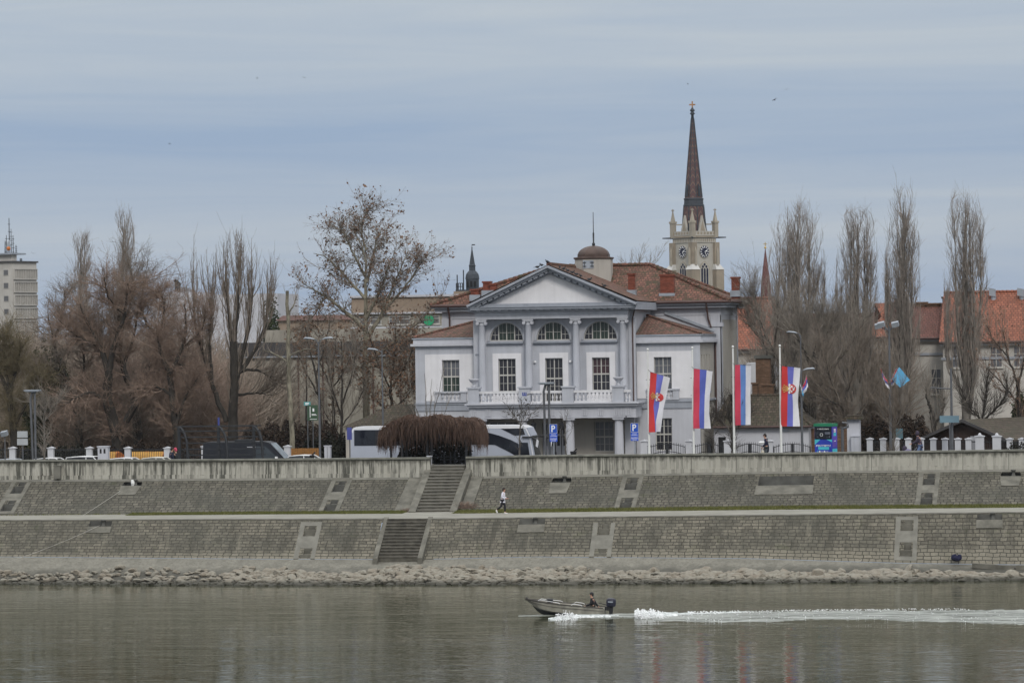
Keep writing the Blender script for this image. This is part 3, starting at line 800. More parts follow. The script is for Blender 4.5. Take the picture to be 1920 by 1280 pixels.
for p in (1176, 896): g = M(); x = vx(p, YP+1.6); g.box(x-.35, x+.35, YP+2.4, YF-.01, zG, zf0); g.build('portico_pilaster', m_lightgrey, villa)
# balustrade
ped = (888, 984, 1065, 1159); zr = Z(733.5, YP)
for p in ped:
    g = M(); x = vx(p, YP); g.box(x-.42, x+.42, YP-.3, YP+.5, zBal+.002, zr+.26); g.box(x-.5, x+.5, YP-.38, YP+.58, zr+.262, zr+.38); g.build('pedestal', m_grey, villa)
    if p in (888, 1159):
        u = M(); u.lathe((x, YP+.1, zr+.382), [(.18,0),(.2,.05),(.07,.12),(.07,.2),(.3,.42),(.38,.52),(.42,.6),(.3,.62)], 14); u.build('urn', m_lightgrey, villa)
bal_prof = [(.075,0),(.075,.05),(.04,.1),(.035,.16),(.085,.30),(.075,.38),(.04,.52),(.035,.60),(.07,.64),(.07,.70)]
for a, b in zip(ped[:-1], ped[1:]):
    x0, x1 = vx(a, YP)+.422, vx(b, YP)-.422; g = M()
    g.box(x0, x1, YP-.16, YP+.22, zr-.12, zr+.06); g.box(x0, x1, YP-.12, YP+.2, zBal+.002, zBal+.12)
    o = g.build('balustrade', m_pale, villa); g = M(); n = max(4, int((x1-x0)/.27)); hh = zr-.12-zBal-.12
    for k in range(n): g.lathe((x0+(k+.5)*(x1-x0)/n, YP+.03, zBal+.12), [(r, z/.7*hh) for r, z in bal_prof], 8)
    g.build('baluster', m_pale, o)
g = M(); x0 = vx(1159, YP)+.422; g.box(x0, x0+.5, YP-.16, YP+.22, zr-.12, zr+.06)
for k in range(2): g.lathe((x0+.14+k*.25, YP+.03, zBal+.003), [(r, z/.7*(zr-.12-zBal)) for r, z in bal_prof], 8)
g.build('balustrade', m_pale, villa)
g = M(); x = vx(984, YP); z = zr-.1
for k in range(3): g.box(x-.16+k*.12, x-.08+k*.12, YP-.31, YP-.302, z-.2+.03*k, z+.06)
g.box(x-.16, x+.16, YP-.309, YP-.303, z-.2, z-.12); g.build('graffiti', plain('blue_graffiti', (.05, .07, .25)), villa)
# ground floor behind the portico
g = M(); gw = [(vx(1131)-.72, vx(1131)+.72, Z(847), Z(790)), (vx(1040)-1.0, vx(1040)+.9, zG+.02, Z(793)), (vx(945)-1.2, vx(945)+1.2, Z(840), Z(790))]
wall(g, xcl+.3, xcr, zG, zf1, YF+.02, .3, gw); g.build('porch_wall', m_beige, villa)
window(*gw[0], YF+.18, rows=(2, 2), split=.48, g1=m_glassl, g2=m_glassl); window(*gw[2], YF+.18, rows=(2, 3))
a, b, c, d = gw[1]; dr = M()
for k in range(4):
    u0 = a+(b-a)*k/4+.03; u1 = a+(b-a)*(k+1)/4-.03
    dr.box(u0, u1, YF+.14, YF+.2, c, c+(d-c)*.5); dr.box(u0, u1, YF+.142, YF+.2, d-.1, d); dr.box(u0, u0+.1, YF+.14, YF+.2, c+(d-c)*.5, d-.1); dr.box(u1-.1, u1, YF+.14, YF+.2, c+(d-c)*.5, d-.1); dr.box(u0+.1, u1-.1, YF+.141, YF+.2, c+(d-c)*.72, c+(d-c)*.76)
o = dr.build('door', m_lightgrey, villa); p = M(); p.box(a, b, YF+.205, YF+.21, c, d); p.build('pane', m_glass, o)
h = M(); h.tube([(a+(b-a)*.53, YF+.08, c+1.0), (a+(b-a)*.53, YF+.08, c+1.25)], .025, 6); h.build('handle', m_dark, o)
for p in (1053, 1000):      # hanging lanterns
    l = M(); x = vx(p, YP+.5); l.tube([(x, YP+.35, zf0), (x, YP+.35, zf0-.3)], .015, 5); l.lathe((x, YP+.35, zf0-.85), [(.05,0),(.14,.1),(.2,.42),(.22,.44),(.08,.56),(.03,.6)], 6, smooth=False); l.build('lantern', m_dark, villa)
for p in (1004, 1070): l = M(); l.ball((vx(p), YF-.12, Z(678)), .1); l.build('globe_lamp', m_whitep, villa)
# --- wings
zP0, zP1, zP2 = Z(647, YW_), Z(641, YW_), Z(630, YW_)
def wing(x0, x1, winpx, corner_l, corner_r, gwin, side):
    g = M(); xw = vx(winpx, YW_); op = [(xw-.66, xw+.66, Z(735, YW_), Z(672, YW_))]
    wall(g, x0, x1, zStr-.05, zP0, YW_, .3, op); g.build('wing_wall', m_grey, villa)
    g = M(); op2 = [(vx(gp, YW_)-.62, vx(gp, YW_)+.62, Z(846, YW_), Z(786, YW_)) for i, gp in enumerate(gwin)]
    wall(g, x0, x1, zG, zStr-.05, YW_+.002, .3, op2); g.build('lower_wing_wall', m_lightgrey, villa)
    p = M(); wall(p, x0+corner_l, x1-corner_r, zStr+.12, Z(661, YW_), YW_-.05, .05, op); p.build('wall_panel', m_white, villa)
    window(*op[0], YW_+.16, split=.5, g1=m_glassl, g2=m_glassg if side < 0 else m_glassl)
    for q in op2: window(*q, YW_+.16, rows=(2, 2))
    c = M(); c.box(x0-.3, x1+.3, YW_-.32, YM, zP0+.06, zP1); c.box(x0-.12, x1+.12, YW_-.14, YM, zP1+.002, zP2-.1); c.box(x0-.05, x1+.05, YW_-.07, YM, zP0, zP0+.058); c.build('wing_cornice', m_lightgrey, villa)
    z = M(); z.box(x0-.2, x1+.2, YW_-.22, YM, zP2-.098, zP2); z.build('gutter', m_zinc, villa)
    s = M(); s.box(x0-.12, x1+.12, YW_-.14, YW_-.002, zStr-.16, zStr); s.box(x0-.06, x1+.06, YW_-.08, YW_-.002, zStr-.62, zStr-.162); s.build('string_course', m_greyd, villa)
    b = M(); zb = zStr+.002; b.box(xw-1.2, xw-.75, YW_-.22, YW_-.052, zb, zb+.72); b.box(xw+.75, xw+1.2, YW_-.22, YW_-.052, zb, zb+.72); b.box(xw-1.25, xw+1.25, YW_-.28, YW_-.052, zb+.722, zb+.84); b.box(xw-.748, xw+.748, YW_-.22, YW_-.052, zb, zb+.14)
    o = b.build('window_balustrade', m_grey, villa); k = M()
    for i in range(5): k.lathe((xw-.6+i*.3, YW_-.13, zb+.142), [(r*1.1, zz/.7*.575) for r, zz in bal_prof], 8)
    k.build('baluster', m_grey, o)
wing(xL, xcl-.002, 845.5, .75, .1, (846,), -1)
wing(xcr+.002, xR, 1243, .12, .55, (1243,), 1)
# right wing side wall with narrow slots
g = M(); W1 = YM
def sidewall(x, ops, mat, y0, y1, z0, z1, name):
    me = M(); ys = sorted({y0, y1, *[o[0] for o in ops], *[o[1] for o in ops]}); zs = sorted({z0, z1, *[o[2] for o in ops], *[o[3] for o in ops]})
    for a, b in zip(ys[:-1], ys[1:]):
        for c, d in zip(zs[:-1], zs[1:]):
            if any(o[0] < (a+b)/2 < o[1] and o[2] < (c+d)/2 < o[3] for o in ops): continue
            me.quad((x,a,c), (x,b,c), (x,b,d), (x,a,d))
    for a, b, c, d in ops:
        for q in (((x,a,c),(x,a,d),(x-.25,a,d),(x-.25,a,c)), ((x,b,d),(x,b,c),(x-.25,b,c),(x-.25,b,d)), ((x,a,d),(x,b,d),(x-.25,b,d),(x-.25,a,d)), ((x-.25,a,c),(x-.25,b,c),(x,b,c),(x,a,c))): me.quad(*q)
    me.build(name, mat, villa)
so = [(YW_+1.0+k*1.55, YW_+1.55+k*1.55, Z(737, 24), Z(668, 24)) for k in range(4)]
sidewall(xR, so, m_beige, YW_, YM, zG, zP0, 'side_wall')
for a, b, c, d in so:
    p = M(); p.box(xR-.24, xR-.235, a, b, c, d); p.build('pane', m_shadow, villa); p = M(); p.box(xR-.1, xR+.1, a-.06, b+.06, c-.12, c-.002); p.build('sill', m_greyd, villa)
sidewall(xL, [], m_beige, YW_, YM, zG, zP0, 'side_wall')
s = M(); s.box(xR, xR+.14, YW_-.1, YM, zStr-.16, zStr); s.build('string_course', m_greyd, villa)
s = M(); s.box(xR-.5, xR+.06, YW_-.06, YW_-.051, zStr+.1, zP0); s.build('corner_pilaster', m_grey, villa)
# wing roofs (lean-to hips against the main block and the centre block)
def roofmesh(faces, mat, name='roof', parent=None):
    g = M()
    for f in faces: g.poly(f)
    return g.build(name, mat, parent or villa)
zh = Z(600, 26)
xr0, xr1 = xcr+.05, xR+.15
A, B, C, D = (xr0, YW_-.2, zP2+.01), (xr1, YW_-.2, zP2+.01), (xr1, YM-.02, zP2+.01), (xr0, YM-.02, zP2+.01)
apr = at(1213, 592, YM-3.6); zr2 = apr.z
E = tuple(apr); H = (apr.x, YM-.02, zr2)
roofmesh([[A, B, E], [B, C, H, E], [D, A, E, H]], m_tile, 'wing_roof')
xl0, xl1 = xL-.15, xcl-.05; apl = at(889, 604, YM-3.6); zr3 = apl.z
A, B, C, D = (xl0, YW_-.2, zP2+.01), (xl1, YW_-.2, zP2+.01), (xl1, YM, zP2+.01), (xl0, YM, zP2+.01)
E2 = tuple(apl); H2 = (apl.x, YM, zr3)
roofmesh([[A, B, E2], [D, A, E2, H2], [B, C, H2, E2]], m_tile, 'wing_roof')
for u, e in ((xr1, E), (xl0, E2)): g = M(); g.tube([(u, YW_-.2, zP2+.05), (e[0], e[1], e[2]+.05)], .11, 6); g.build('ridge_tiles', m_tile, villa)
g = M(); g.obox(((xr1+xr0+1.1)/2-.1, YM-.1, (zP2+zr2)/2+.25), ((xr1-xr0-1.1)/2, 0, -(zr2-zP2)/2), (0, .08, 0), (.03, 0, .09)); g.build('flashing', m_zinc, villa)
# --- main block
mxa, mxb = vx(832, YM), vx(1352, YM)
ze0, ze1, ze2 = Z(595, YM), Z(579, YM), Z(570, YM)
g = M(); g.box(mxa, mxb, YM, YE, zG, ze0); g.build('main_block_wall', m_lightgrey, villa)
g = M(); g.box(mxa-.05, mxb+.05, YM-.05, YE+.05, ze0+.001, ze1-.1); g.build('main_frieze', m_grey, villa)
g = M(); g.box(mxa-.55, mxb+.55, YM-.55, YE+.55, ze1-.098, ze2-.22); g.box(mxa-.8, mxb+.8, YM-.8, YE+.8, ze2-.218, ze2-.02); g.build('main_cornice', m_greyd, villa)
g = M(); g.box(mxb-.75, mxb+.08, YM-.1, YM-.001, zG, ze0); g.box(mxb+.001, mxb+.09, YM-.1, YM+.6, zG, ze0); g.box(mxb-.85, mxb+.2, YM-.18, YM+.7, ze0-.9, ze0-.6); g.build('corner_pilaster', m_grey, villa)
for q_ in ((mxb-.55, mxb+.07, YE-.6, YE+.05), (mxa-.08, mxa+.7, YM-.1, YM-.001)): g = M(); g.box(*q_, zG, ze0); g.build('corner_pilaster', m_grey, villa)
g = M(); g.box(mxb+.001, mxb+.05, YM+.62, YE-.62, zG, ze0-.35); g.build('side_panel', m_beige, villa)
g = M()
xz = vx(1332, YM-.1); xy = vx(845, YM-.1)
for pts, r_ in (([(vx(1326, YM-.8), YM-.8, ze2-.1), (xz-.1, YM-.2, ze0-.3), (xz+.12, YM-.2, zP2+.5)], .07), ([(xy, YM-.85, ze2-.1), (xy, YM-.2, ze2-.9), (xy, YM-.2, zP2+.4)], .07),
    ([(vx(1192), YF-.1, zc0-.1), (vx(1188), YF-.18, Z(600)), (vx(1188), YF-.18, zG)], .05), ([(xR+.12, YM-.3, zP1), (xR+.12, YM-.3, zG)], .08)):
    g = M(); g.tube(pts, r_, 8); g.build('downpipe', m_gutter, villa)
g = M()
for a, b in (((mxa-.85, YM-.85), (mxb+.85, YM-.85)), ((mxb+.85, YM-.85), (mxb+.85, YE+.85))): g.tube([(*a, ze2-.02), (*b, ze2-.02)], .11, 8)
g.build('gutter', m_gutter, villa)
zrg = Z(500, 34)
ra, rb = vx(1040, 34), vx(1222, 34)
P = [(mxa-.85, YM-.85, ze2), (mxb+.85, YM-.85, ze2), (mxb+.85, YE+.85, ze2), (mxa-.85, YE+.85, ze2)]
G0, G1 = (ra, 34, zrg), (rb, 34, zrg)
roofmesh([[P[0], P[1], G1, G0], [P[1], P[2], G1], [P[2], P[3], G0, G1], [P[3], P[0], G0]], m_tile)
g = M()
for a, b in ((P[1], G1), (P[2], G1), (G0, G1), (P[0], G0)):
    a, b = Vector(a)+Vector((0,0,.05)), Vector(b)+Vector((0,0,.05)); n = int((b-a).length/.42)
    for k in range(n): g.tube([a+(b-a)*(k/n), a+(b-a)*((k+1.12)/n)], [.17, .12], 8)
g.build('ridge_tiles', m_tile, villa)
# gable roof behind the pediment running back into the main roof
yb = 31.5
for s, xe in ((-1, XA-.12), (1, XB+.12)):
    roofmesh([[(xe, ye-.55, zc1+.30), (xe, yb, zc1+.30), (xm, yb, zpk+.10), (xm, ye-.55, zpk+.10)][::(1 if s < 0 else -1)]], m_tile, 'gable_roof')
g = M(); n = 30
for k in range(n): g.tube([(xm, ye-.5+k*.42, zpk+.13), (xm, ye-.05+k*.42, zpk+.11)], [.16, .12], 8)
g.build('ridge_tiles', m_tile, villa)
g = M(); g.box(XA-.1, XB+.1, ye-.4, YM-.56, zc1-.35, zc1+.22); g.build('gable_side_cornice', m_greyd, villa)
# tall parapet wall pieces under the gable sides
g = M(); g.box(xcl+.05, xcr-.05, YF+.35, YM, zP2-.5, zc1-.36); g.build('centre_block_side', m_lightgrey, villa)
# chimneys
def chimney(px, w, pyt, pyb, y, dep):
    x = vx(px, y); c = M(); zt, zb = Z(pyt, y), Z(pyb, y)
    c.box(x-w/2, x+w/2, y-dep/2, y+dep/2, zb-.35, zt-.14); c.box(x-w/2-.07, x+w/2+.07, y-dep/2-.07, y+dep/2+.07, zt-.138, zt)
    o = c.build('chimney', m_chim, villa)
    f = M(); f.box(x-w/2-.09, x+w/2+.09, y-dep/2-.12, y+dep/2+.05, zb-.2, zb+.28); f.build('flashing', m_zinc, o)
    return o
chimney(1187, .5, 515, 553, 26.5, .5); chimney(1254, 1.05, 518, 560, 30.4, .7); chimney(1382, .62, 525, 557, 35, .6)
chimney(916, .58, 525, 549, 29.5, .6); chimney(928, .5, 529, 549, 29.2, .5); chimney(894, .65, 539, 557, 30, .6)
# cupola with dome and needle
yc = 32.5; xc = vx(1116.5, yc); k8 = R(22.5)
g = M(); g.lathe((xc, yc, Z(512, yc)-1.2), [(1.52, 0), (1.52, Z(488, yc)-Z(512, yc)+1.2)], 8, smooth=False, rot=k8); cu = g.build('cupola', m_beige, villa)
g = M(); zt = Z(488, yc); g.lathe((xc, yc, zt), [(1.5,0),(1.62,.06),(1.62,.16),(1.3,.2),(1.3,.42)], 8, smooth=False, rot=k8); g.build('cupola_cornice', m_domecu, cu)
g = M(); zt += .42; h = Z(462, yc)-zt
g.lathe((xc, yc, zt), [(1.27*math.cos(a)*(.55+.45*(1-a/R(90)))**.25, h*math.sin(a)) for a in [R(90*i/7) for i in range(7)]]+[(.06, h)], 8, smooth=False, rot=k8); g.build('dome', m_domecu, cu)
g = M(); g.lathe((xc, yc, zt+h-.05), [(.1,0),(.13,.2),(.06,.3),(.07,1.0),(.035,1.1),(.025,Z(398, yc)-zt-h)], 8); g.build('needle', m_dark, cu)
g = M(); xw = xc-.22; g.box(xw-.42, xw+.42, yc-1.44, yc-1.40, Z(505, yc), Z(490, yc)); g.build('shutter', m_zinc, cu)
g = M()
for u in (-.3, .3):
    for z in (Z(501, yc), Z(494, yc)): g.box(xw+u-.14, xw+u+.14, yc-1.47, yc-1.441, z-.03, z+.03)
    g.box(xw+u-.02, xw+u+.02, yc-1.472, yc-1.442, Z(503, yc), Z(492, yc))
g.build('shutter_hinge', m_dark, cu)
# side ledge of the low annex at the right of the villa
# pigeons along the raking cornice
def pigeon(x, y, z, rz, label):
    b = M(); b.ball((0, 0, .12), .16, .085, .085, 8, 6); b.ball((.15, 0, .22), .05, .045, .05, 7, 5); b.tube([(-.12, 0, .12), (-.3, 0, .07)], [.06, .03], 6, flat=.4); b.tube([(.19, 0, .215), (.23, 0, .21)], [.015, .004], 5)
    for s in (-1, 1): b.tube([(.02, s*.03, .05), (.03, s*.03, 0)], .008, 4)
    o = b.build('pigeon', m_pig); o.location = (x, y, z); o.rotation_euler = (0, 0, rz); return tag(o, label, 'pigeon', 'pigeons on the villa roof')
m_pig = plain('pigeon_feathers', (.03, .032, .036), .8, .3, 5)
sl = (zpk-(zc1+.12))/(XB+.12-xm)
bp = [(1055, 'first pigeon right of the gable peak on the raking cornice'), (1062, 'pigeon on the right raking cornice, second below the peak'), (1070, 'third pigeon down the right raking cornice'), (1078, 'fourth pigeon down the right raking cornice'), (1086, 'fifth pigeon down the right raking cornice'), (1094, 'sixth pigeon down the right raking cornice'), (1110, 'lone pigeon halfway down the right raking cornice'), (1138, 'lowest pigeon near the end of the right raking cornice')]
for p, l in bp:
    x = vx(p, ye); pigeon(x, ye-.6, zpk+.16-abs(x-xm)*sl, random.uniform(0, 6), l)
for p, l in ((1013, 'pigeon left of the gable peak, lower of the two'), (1021, 'pigeon left of the gable peak, nearer the top')):
    x = vx(p, ye); pigeon(x, ye-.6, zpk+.16-abs(x-xm)*sl, random.uniform(0, 6), l)
x = vx(1029, ye); pigeon(x+.1, ye-.55, zpk+.2, 2.5, 'pigeon perched on the very peak of the gable')
# ------------------------------------------------------------------ bare trees
def frames(P, R_, S):
    B, K, _ = P.shape
    T = np.empty_like(P); T[:, 1:-1] = P[:, 2:]-P[:, :-2]; T[:, 0] = P[:, 1]-P[:, 0]; T[:, -1] = P[:, -1]-P[:, -2]
    T /= np.linalg.norm(T, axis=2, keepdims=True)+1e-9
    D = P[:, -1]-P[:, 0]; D /= np.linalg.norm(D, axis=1, keepdims=True)+1e-9
    ref = np.where(np.abs(D[:, 2:3]) < .8, np.array([[0, 0, 1.]]), np.array([[0, 1., 0]]))[:, None, :]
    U = np.cross(T, ref); U /= np.linalg.norm(U, axis=2, keepdims=True)+1e-9
    W = np.cross(T, U)
    a = 2*np.pi*np.arange(S)/S
    V = P[:, :, None, :]+R_[:, :, None, None]*(U[:, :, None, :]*np.cos(a)[None, None, :, None]+W[:, :, None, :]*np.sin(a)[None, None, :, None])
    idx = np.arange(B*K*S).reshape(B, K, S)
    F = np.stack([idx[:, :-1], np.roll(idx[:, :-1], -1, 2), np.roll(idx[:, 1:], -1, 2), idx[:, 1:]], -1).reshape(-1, 4)
    return V.reshape(-1, 3), F
class Br:      # a set of branches: P (B,K,3), r (B,K)
    def __init__(s, P, r): s.P, s.r = P, r
def resample(pts, K):
    pts = np.array(pts, float)
    # Catmull-Rom-ish smoothing by subdividing
    for _ in range(2):
        q = [pts[0]]
        for a, b in zip(pts[:-1], pts[1:]): q += [a*.75+b*.25, a*.25+b*.75]
        q.append(pts[-1]); pts = np.array(q)
    d = np.r_[0, np.cumsum(np.linalg.norm(np.diff(pts, axis=0), axis=1))]
    t = np.linspace(0, d[-1], K)
    return np.stack([np.interp(t, d, pts[:, i]) for i in range(3)], 1)
def grow(par, n, t0, t1, ang, angsd, L, Lsd, up, wig, K, r0, r1, g, tfun=None, lenfun=None, maxr=.65, flat=0.):
    B, KP, _ = par.P.shape
    if hasattr(n, '__len__'): idx = np.repeat(np.arange(B), n)
    else: idx = np.repeat(np.arange(B), int(n))
    N = len(idx); t = g.uniform(0, 1, N)
    if tfun is not None: t = tfun(t)
    t = t0+(t1-t0)*t; u = t*(KP-1); i = np.clip(u.astype(int), 0, KP-2); f = (u-i)[:, None]
    A, Bp = par.P[idx, i], par.P[idx, i+1]; S = A*(1-f)+Bp*f; T = Bp-A; T /= np.linalg.norm(T, axis=1, keepdims=True)+1e-9
    pr = par.r[idx, i]*(1-f[:, 0])+par.r[idx, i+1]*f[:, 0]
    q = g.normal(0, 1, (N, 3)); q[:, 1] *= (1-flat); q -= T*np.sum(q*T, 1, keepdims=True); q /= np.linalg.norm(q, axis=1, keepdims=True)+1e-9
    a = np.abs(g.normal(ang, angsd, N))[:, None]
    d = T*np.cos(a)+q*np.sin(a)
    ln = L*np.exp(g.normal(0, Lsd, N))
    if lenfun is not None: ln = ln*lenfun(t, S)
    P = np.empty((N, K, 3)); P[:, 0] = S; st = (ln/(K-1))[:, None]
    for k in range(1, K):
        d = d+np.array([0, 0, up])+g.normal(0, wig, (N, 3)); d /= np.linalg.norm(d, axis=1, keepdims=True)+1e-9
        P[:, k] = P[:, k-1]+d*st
    rr = np.minimum(r0, pr*maxr)
    r = rr[:, None]*(1-np.linspace(0, 1, K)[None, :])+r1*np.linspace(0, 1, K)[None, :]
    r = np.minimum(r, rr[:, None])
    return Br(P, np.maximum(r, .003))
def emit(sets, S):
    V, F, o = [], [], 0
    for b, s in zip(sets, S):
        if len(b.P) == 0: continue
        v, f = frames(b.P, b.r, s); V.append(v); F.append(f+o); o += len(v)
    return np.concatenate(V), np.concatenate(F)
def bark(name, c, c2=None, sc=3.):
    t = NT(name); g = t.geo((1, 1, .35)); n = t.noise(g, sc, 5, .65)
    col = t.mix(t.ramp(n, [(.35, 0.), (.65, 1.)]), mul(c, .65), c4(c2) if c2 else mul(c, 1.3))
    t.bump(n, .4, .03); return t.fin(col, .95)
m_bark = bark('dark_bark', (.034, .030, .026)); m_barkg = bark('grey_bark', (.12, .11, .098)); m_plane = bark('plane_bark', (.13, .118, .09), (.26, .24, .185), 4.)
m_twig = bark('brown_twigs', (.185, .155, .128)); m_twigr = bark('reddish_twigs', (.235, .172, .136)); m_twigg = bark('grey_twigs', (.225, .20, .172))
m_twigy = bark('olive_twigs', (.165, .138, .085)); m_twigp = bark('poplar_twigs', (.27, .238, .21)); m_vine = bark('dry_vine', (.076, .046, .036), (.125, .08, .06))
m_leafb = bark('dry_leaves', (.12, .075, .052), (.21, .125, .08), 9.); m_green = bark('evergreen_leaves', (.016, .026, .012), (.035, .05, .02), 3.)
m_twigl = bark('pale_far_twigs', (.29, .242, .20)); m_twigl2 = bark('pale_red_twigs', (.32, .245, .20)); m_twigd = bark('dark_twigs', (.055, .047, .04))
LEAFQ = []
def leaves(par, n, size, g, tmin=.3):
    B, K, _ = par.P.shape; idx = g.integers(0, B, n); t = g.uniform(tmin, 1, n)*(K-1); i = np.clip(t.astype(int), 0, K-2); f = (t-i)[:, None]
    c = par.P[idx, i]*(1-f)+par.P[idx, i+1]*f+g.normal(0, size*.8, (n, 3))
    a = g.normal(0, 1, (n, 3)); a /= np.linalg.norm(a, axis=1, keepdims=True); b = np.cross(a, g.normal(0, 1, (n, 3))); b /= np.linalg.norm(b, axis=1, keepdims=True)+1e-9
    s = (size*np.exp(g.normal(0, .35, n)))[:, None]
    V = np.stack([c-a*s, c+b*s*.6, c+a*s, c-b*s*.6], 1).reshape(-1, 3)
    return V, np.arange(len(V)).reshape(-1, 4)
def pxpts(pts, y, dy=0.):      # pixel polyline on a depth plane, drifting by dy towards its end
    n = len(pts); out = []
    for k, p in enumerate(pts):
        q = at(p[0], p[1], y+dy*k/max(1, n-1)); out.append(tuple(q))
    return out
def limbset(limbs, y, g, K=14):
    P, r = [], []
    for li in limbs:
        pts, r0, r1 = li[:3]; dy = li[3] if len(li) > 3 else g.normal(0, .6)
        p = resample(pxpts(pts, y, dy), K)
        p[1:-1] += g.normal(0, .03, (K-2, 3)); P.append(p); r.append(np.linspace(r0, r1, K))
    return Br(np.array(P), np.array(r))
def tree_obj(name, label, base, trunk, crown, group=None, tm=None, cm=None, lv=None, lm=None):
    t = thing(name, label, 'tree', base, group=group)
    V, F = trunk; npmesh('trunk', V, F, tm or m_bark, t)
    V, F = crown; npmesh('crown', V, F, cm or m_twig, t)
    if lv is not None: npmesh('leaves', lv[0], lv[1], lm or m_leafb, t, smooth=False)
    return t
def seedg(k): return np.random.default_rng(k)

def poplar(px, y, pyt, pyb, wpx, label, seed, lean=0, gap=0., split=None, dens=1.):
    """upright fastigiate poplar: trunk with many steep limbs; wpx = crown width in pixels"""
    g = seedg(seed); b = at(px, 850, y); b.z = GZ; top = at(px+lean, pyt, y); H = top.z-b.z
    W = abs(at(px+wpx/2, 600, y).x-at(px-wpx/2, 600, y).x)
    tr = resample([tuple(b), (b.x+(top.x-b.x)*.4, y, b.z+H*.45), (top.x, y, b.z+H*.93)], 20); tr[1:-1] += g.normal(0, .04, (18, 3))
    T = Br(tr[None], np.linspace(.42, .03, 20)[None])
    zlow = (at(px, pyb, y).z-b.z)/H
    NL = max(5, int(W*2.0*dens)); LP, LR = [], []
    for k in range(NL):          # co-leaders fanning out low and then running straight up
        u = (k+.5)/NL*2-1+g.normal(0, .12); v = g.uniform(-.8, .8); z0 = g.uniform(.06, .26); ht = (.96-.20*u*u)*g.uniform(.86, 1.02)
        x = b.x+(top.x-b.x)*.5; LP.append(resample([(x, y, b.z+H*z0), (x+u*W*.22, y+v*W*.2, b.z+H*(z0+.10)), (x+u*W*.40, y+v*W*.34, b.z+H*(z0+ht)*.5), (top.x+u*W*.36, y+v*W*.3, b.z+H*ht)], 20)); LR.append(np.linspace(.15, .014, 20))
    LP = np.array(LP); LP[:, 1:] += np.cumsum(g.normal(0, .025, (NL, 19, 3)), 1); LS = Br(LP, np.array(LR))
    T2 = Br(np.concatenate([T.P, LS.P]), np.concatenate([T.r, LS.r]))
    l1 = grow(T2, int(150*dens/(NL+1))+12, .12, .97, .36, .13, H*.13, .30, .13, .05, 9, .05, .010, g, lenfun=lambda t, S: 1.2-.55*t)
    # keep the crown inside a spindle
    def clampw(br):
        z = (br.P[:, :, 2]-b.z)/H
        env = W/2*np.interp(z, [0, .12, .3, .55, .75, .9, 1.0], [.6, .75, .95, 1.0, .97, .85, .5])
        dx, dyy = br.P[:, :, 0]-np.interp(z, [0, 1], [b.x, top.x]), br.P[:, :, 1]-y
        rr = np.hypot(dx, dyy)+1e-6; k = np.where(rr > env, env/rr*(1-.05*np.minimum(1, (rr-env)/env))+.05*np.minimum(1, (rr-env)/env), 1.)
        br.P[:, :, 0] += dx*(k-1); br.P[:, :, 1] += dyy*(k-1); zt_ = b.z+H*.97; br.P[:, :, 2] = np.where(br.P[:, :, 2] > zt_, zt_+(br.P[:, :, 2]-zt_)*.35, br.P[:, :, 2]); return br
    clampw(l1)
    l2 = clampw(grow(l1, 7, .12, .97, .34, .12, H*.055, .35, .14, .06, 6, .022, .008, g))
    l3 = grow(l2, 2, .1, .98, .45, .15, H*.028, .4, .12, .09, 4, .014, .007, g)
    l0 = grow(T, int(50*dens), .04, zlow*1.2+.12, .6, .25, H*.09, .4, .14, .1, 7, .025, .008, g)
    l4 = grow(l0, 7, .1, .95, .5, .2, H*.035, .4, .1, .1, 4, .012, .006, g)
    tr_ = emit([T, LS], [9, 6]); cr = emit([l1, l2, l3, l0, l4], [4, 3, 3, 3, 3])
    return tree_obj('poplar_tree', label, tuple(b), tr_, cr, 'tall poplars', m_barkg, m_twigp)

def limb_tree(name, label, px, y, limbs, seed, sub, twigs, tm=None, cm=None, leaf=None, K=14, group=None, lm=None, third=None):
    """limbs: pixel polylines (pts, r0, r1[, dy]); sub and twigs: parameter dicts for the next orders"""
    g = seedg(seed); T = limbset(limbs, y, g, K); b = at(px, 850, y); b.z = GZ
    l1 = grow(T, g=g, **sub); l2 = grow(l1, g=g, **twigs); sets = [l1, l2]; S = [4, 3]
    if third: l3 = grow(l2, g=g, **third); sets.append(l3); S.append(3)
    lv = leaves(sets[-1], leaf[0], leaf[1], g) if leaf else None
    return tree_obj(name, label, tuple(b), emit([T], [9]), emit(sets, S), group, tm or m_bark, cm or m_twig, lv, lm)
def D(n, t0, t1, ang, angsd, L, Lsd, up, wig, K, r0, r1, **k): return dict(n=n, t0=t0, t1=t1, ang=ang, angsd=angsd, L=L, Lsd=Lsd, up=up, wig=wig, K=K, r0=r0, r1=r1, **k)

# --- right-hand poplars
poplar(1487, 48, 372, 640, 112, 'broad many-stemmed poplar just right of the small red spire', 21, 8, dens=1.15)
poplar(1604, 50, 388, 640, 84, 'second poplar from the villa, between the broad one and the tallest one', 22, 4)
poplar(1692, 46, 343, 640, 66, 'tallest and slimmest poplar, right of the orange gable roof', 23, 1)
poplar(1812, 46, 357, 640, 82, 'ragged poplar with a forked side top near the right edge', 24, -2)
# --- left poplars rising behind the pollards
poplar(158, 62, 436, 560, 48, 'thin poplar top nearest the office tower', 25, -8, dens=.42)
poplar(222, 60, 392, 560, 50, 'taller thin poplar top above the left trees', 26, 8, dens=.5)
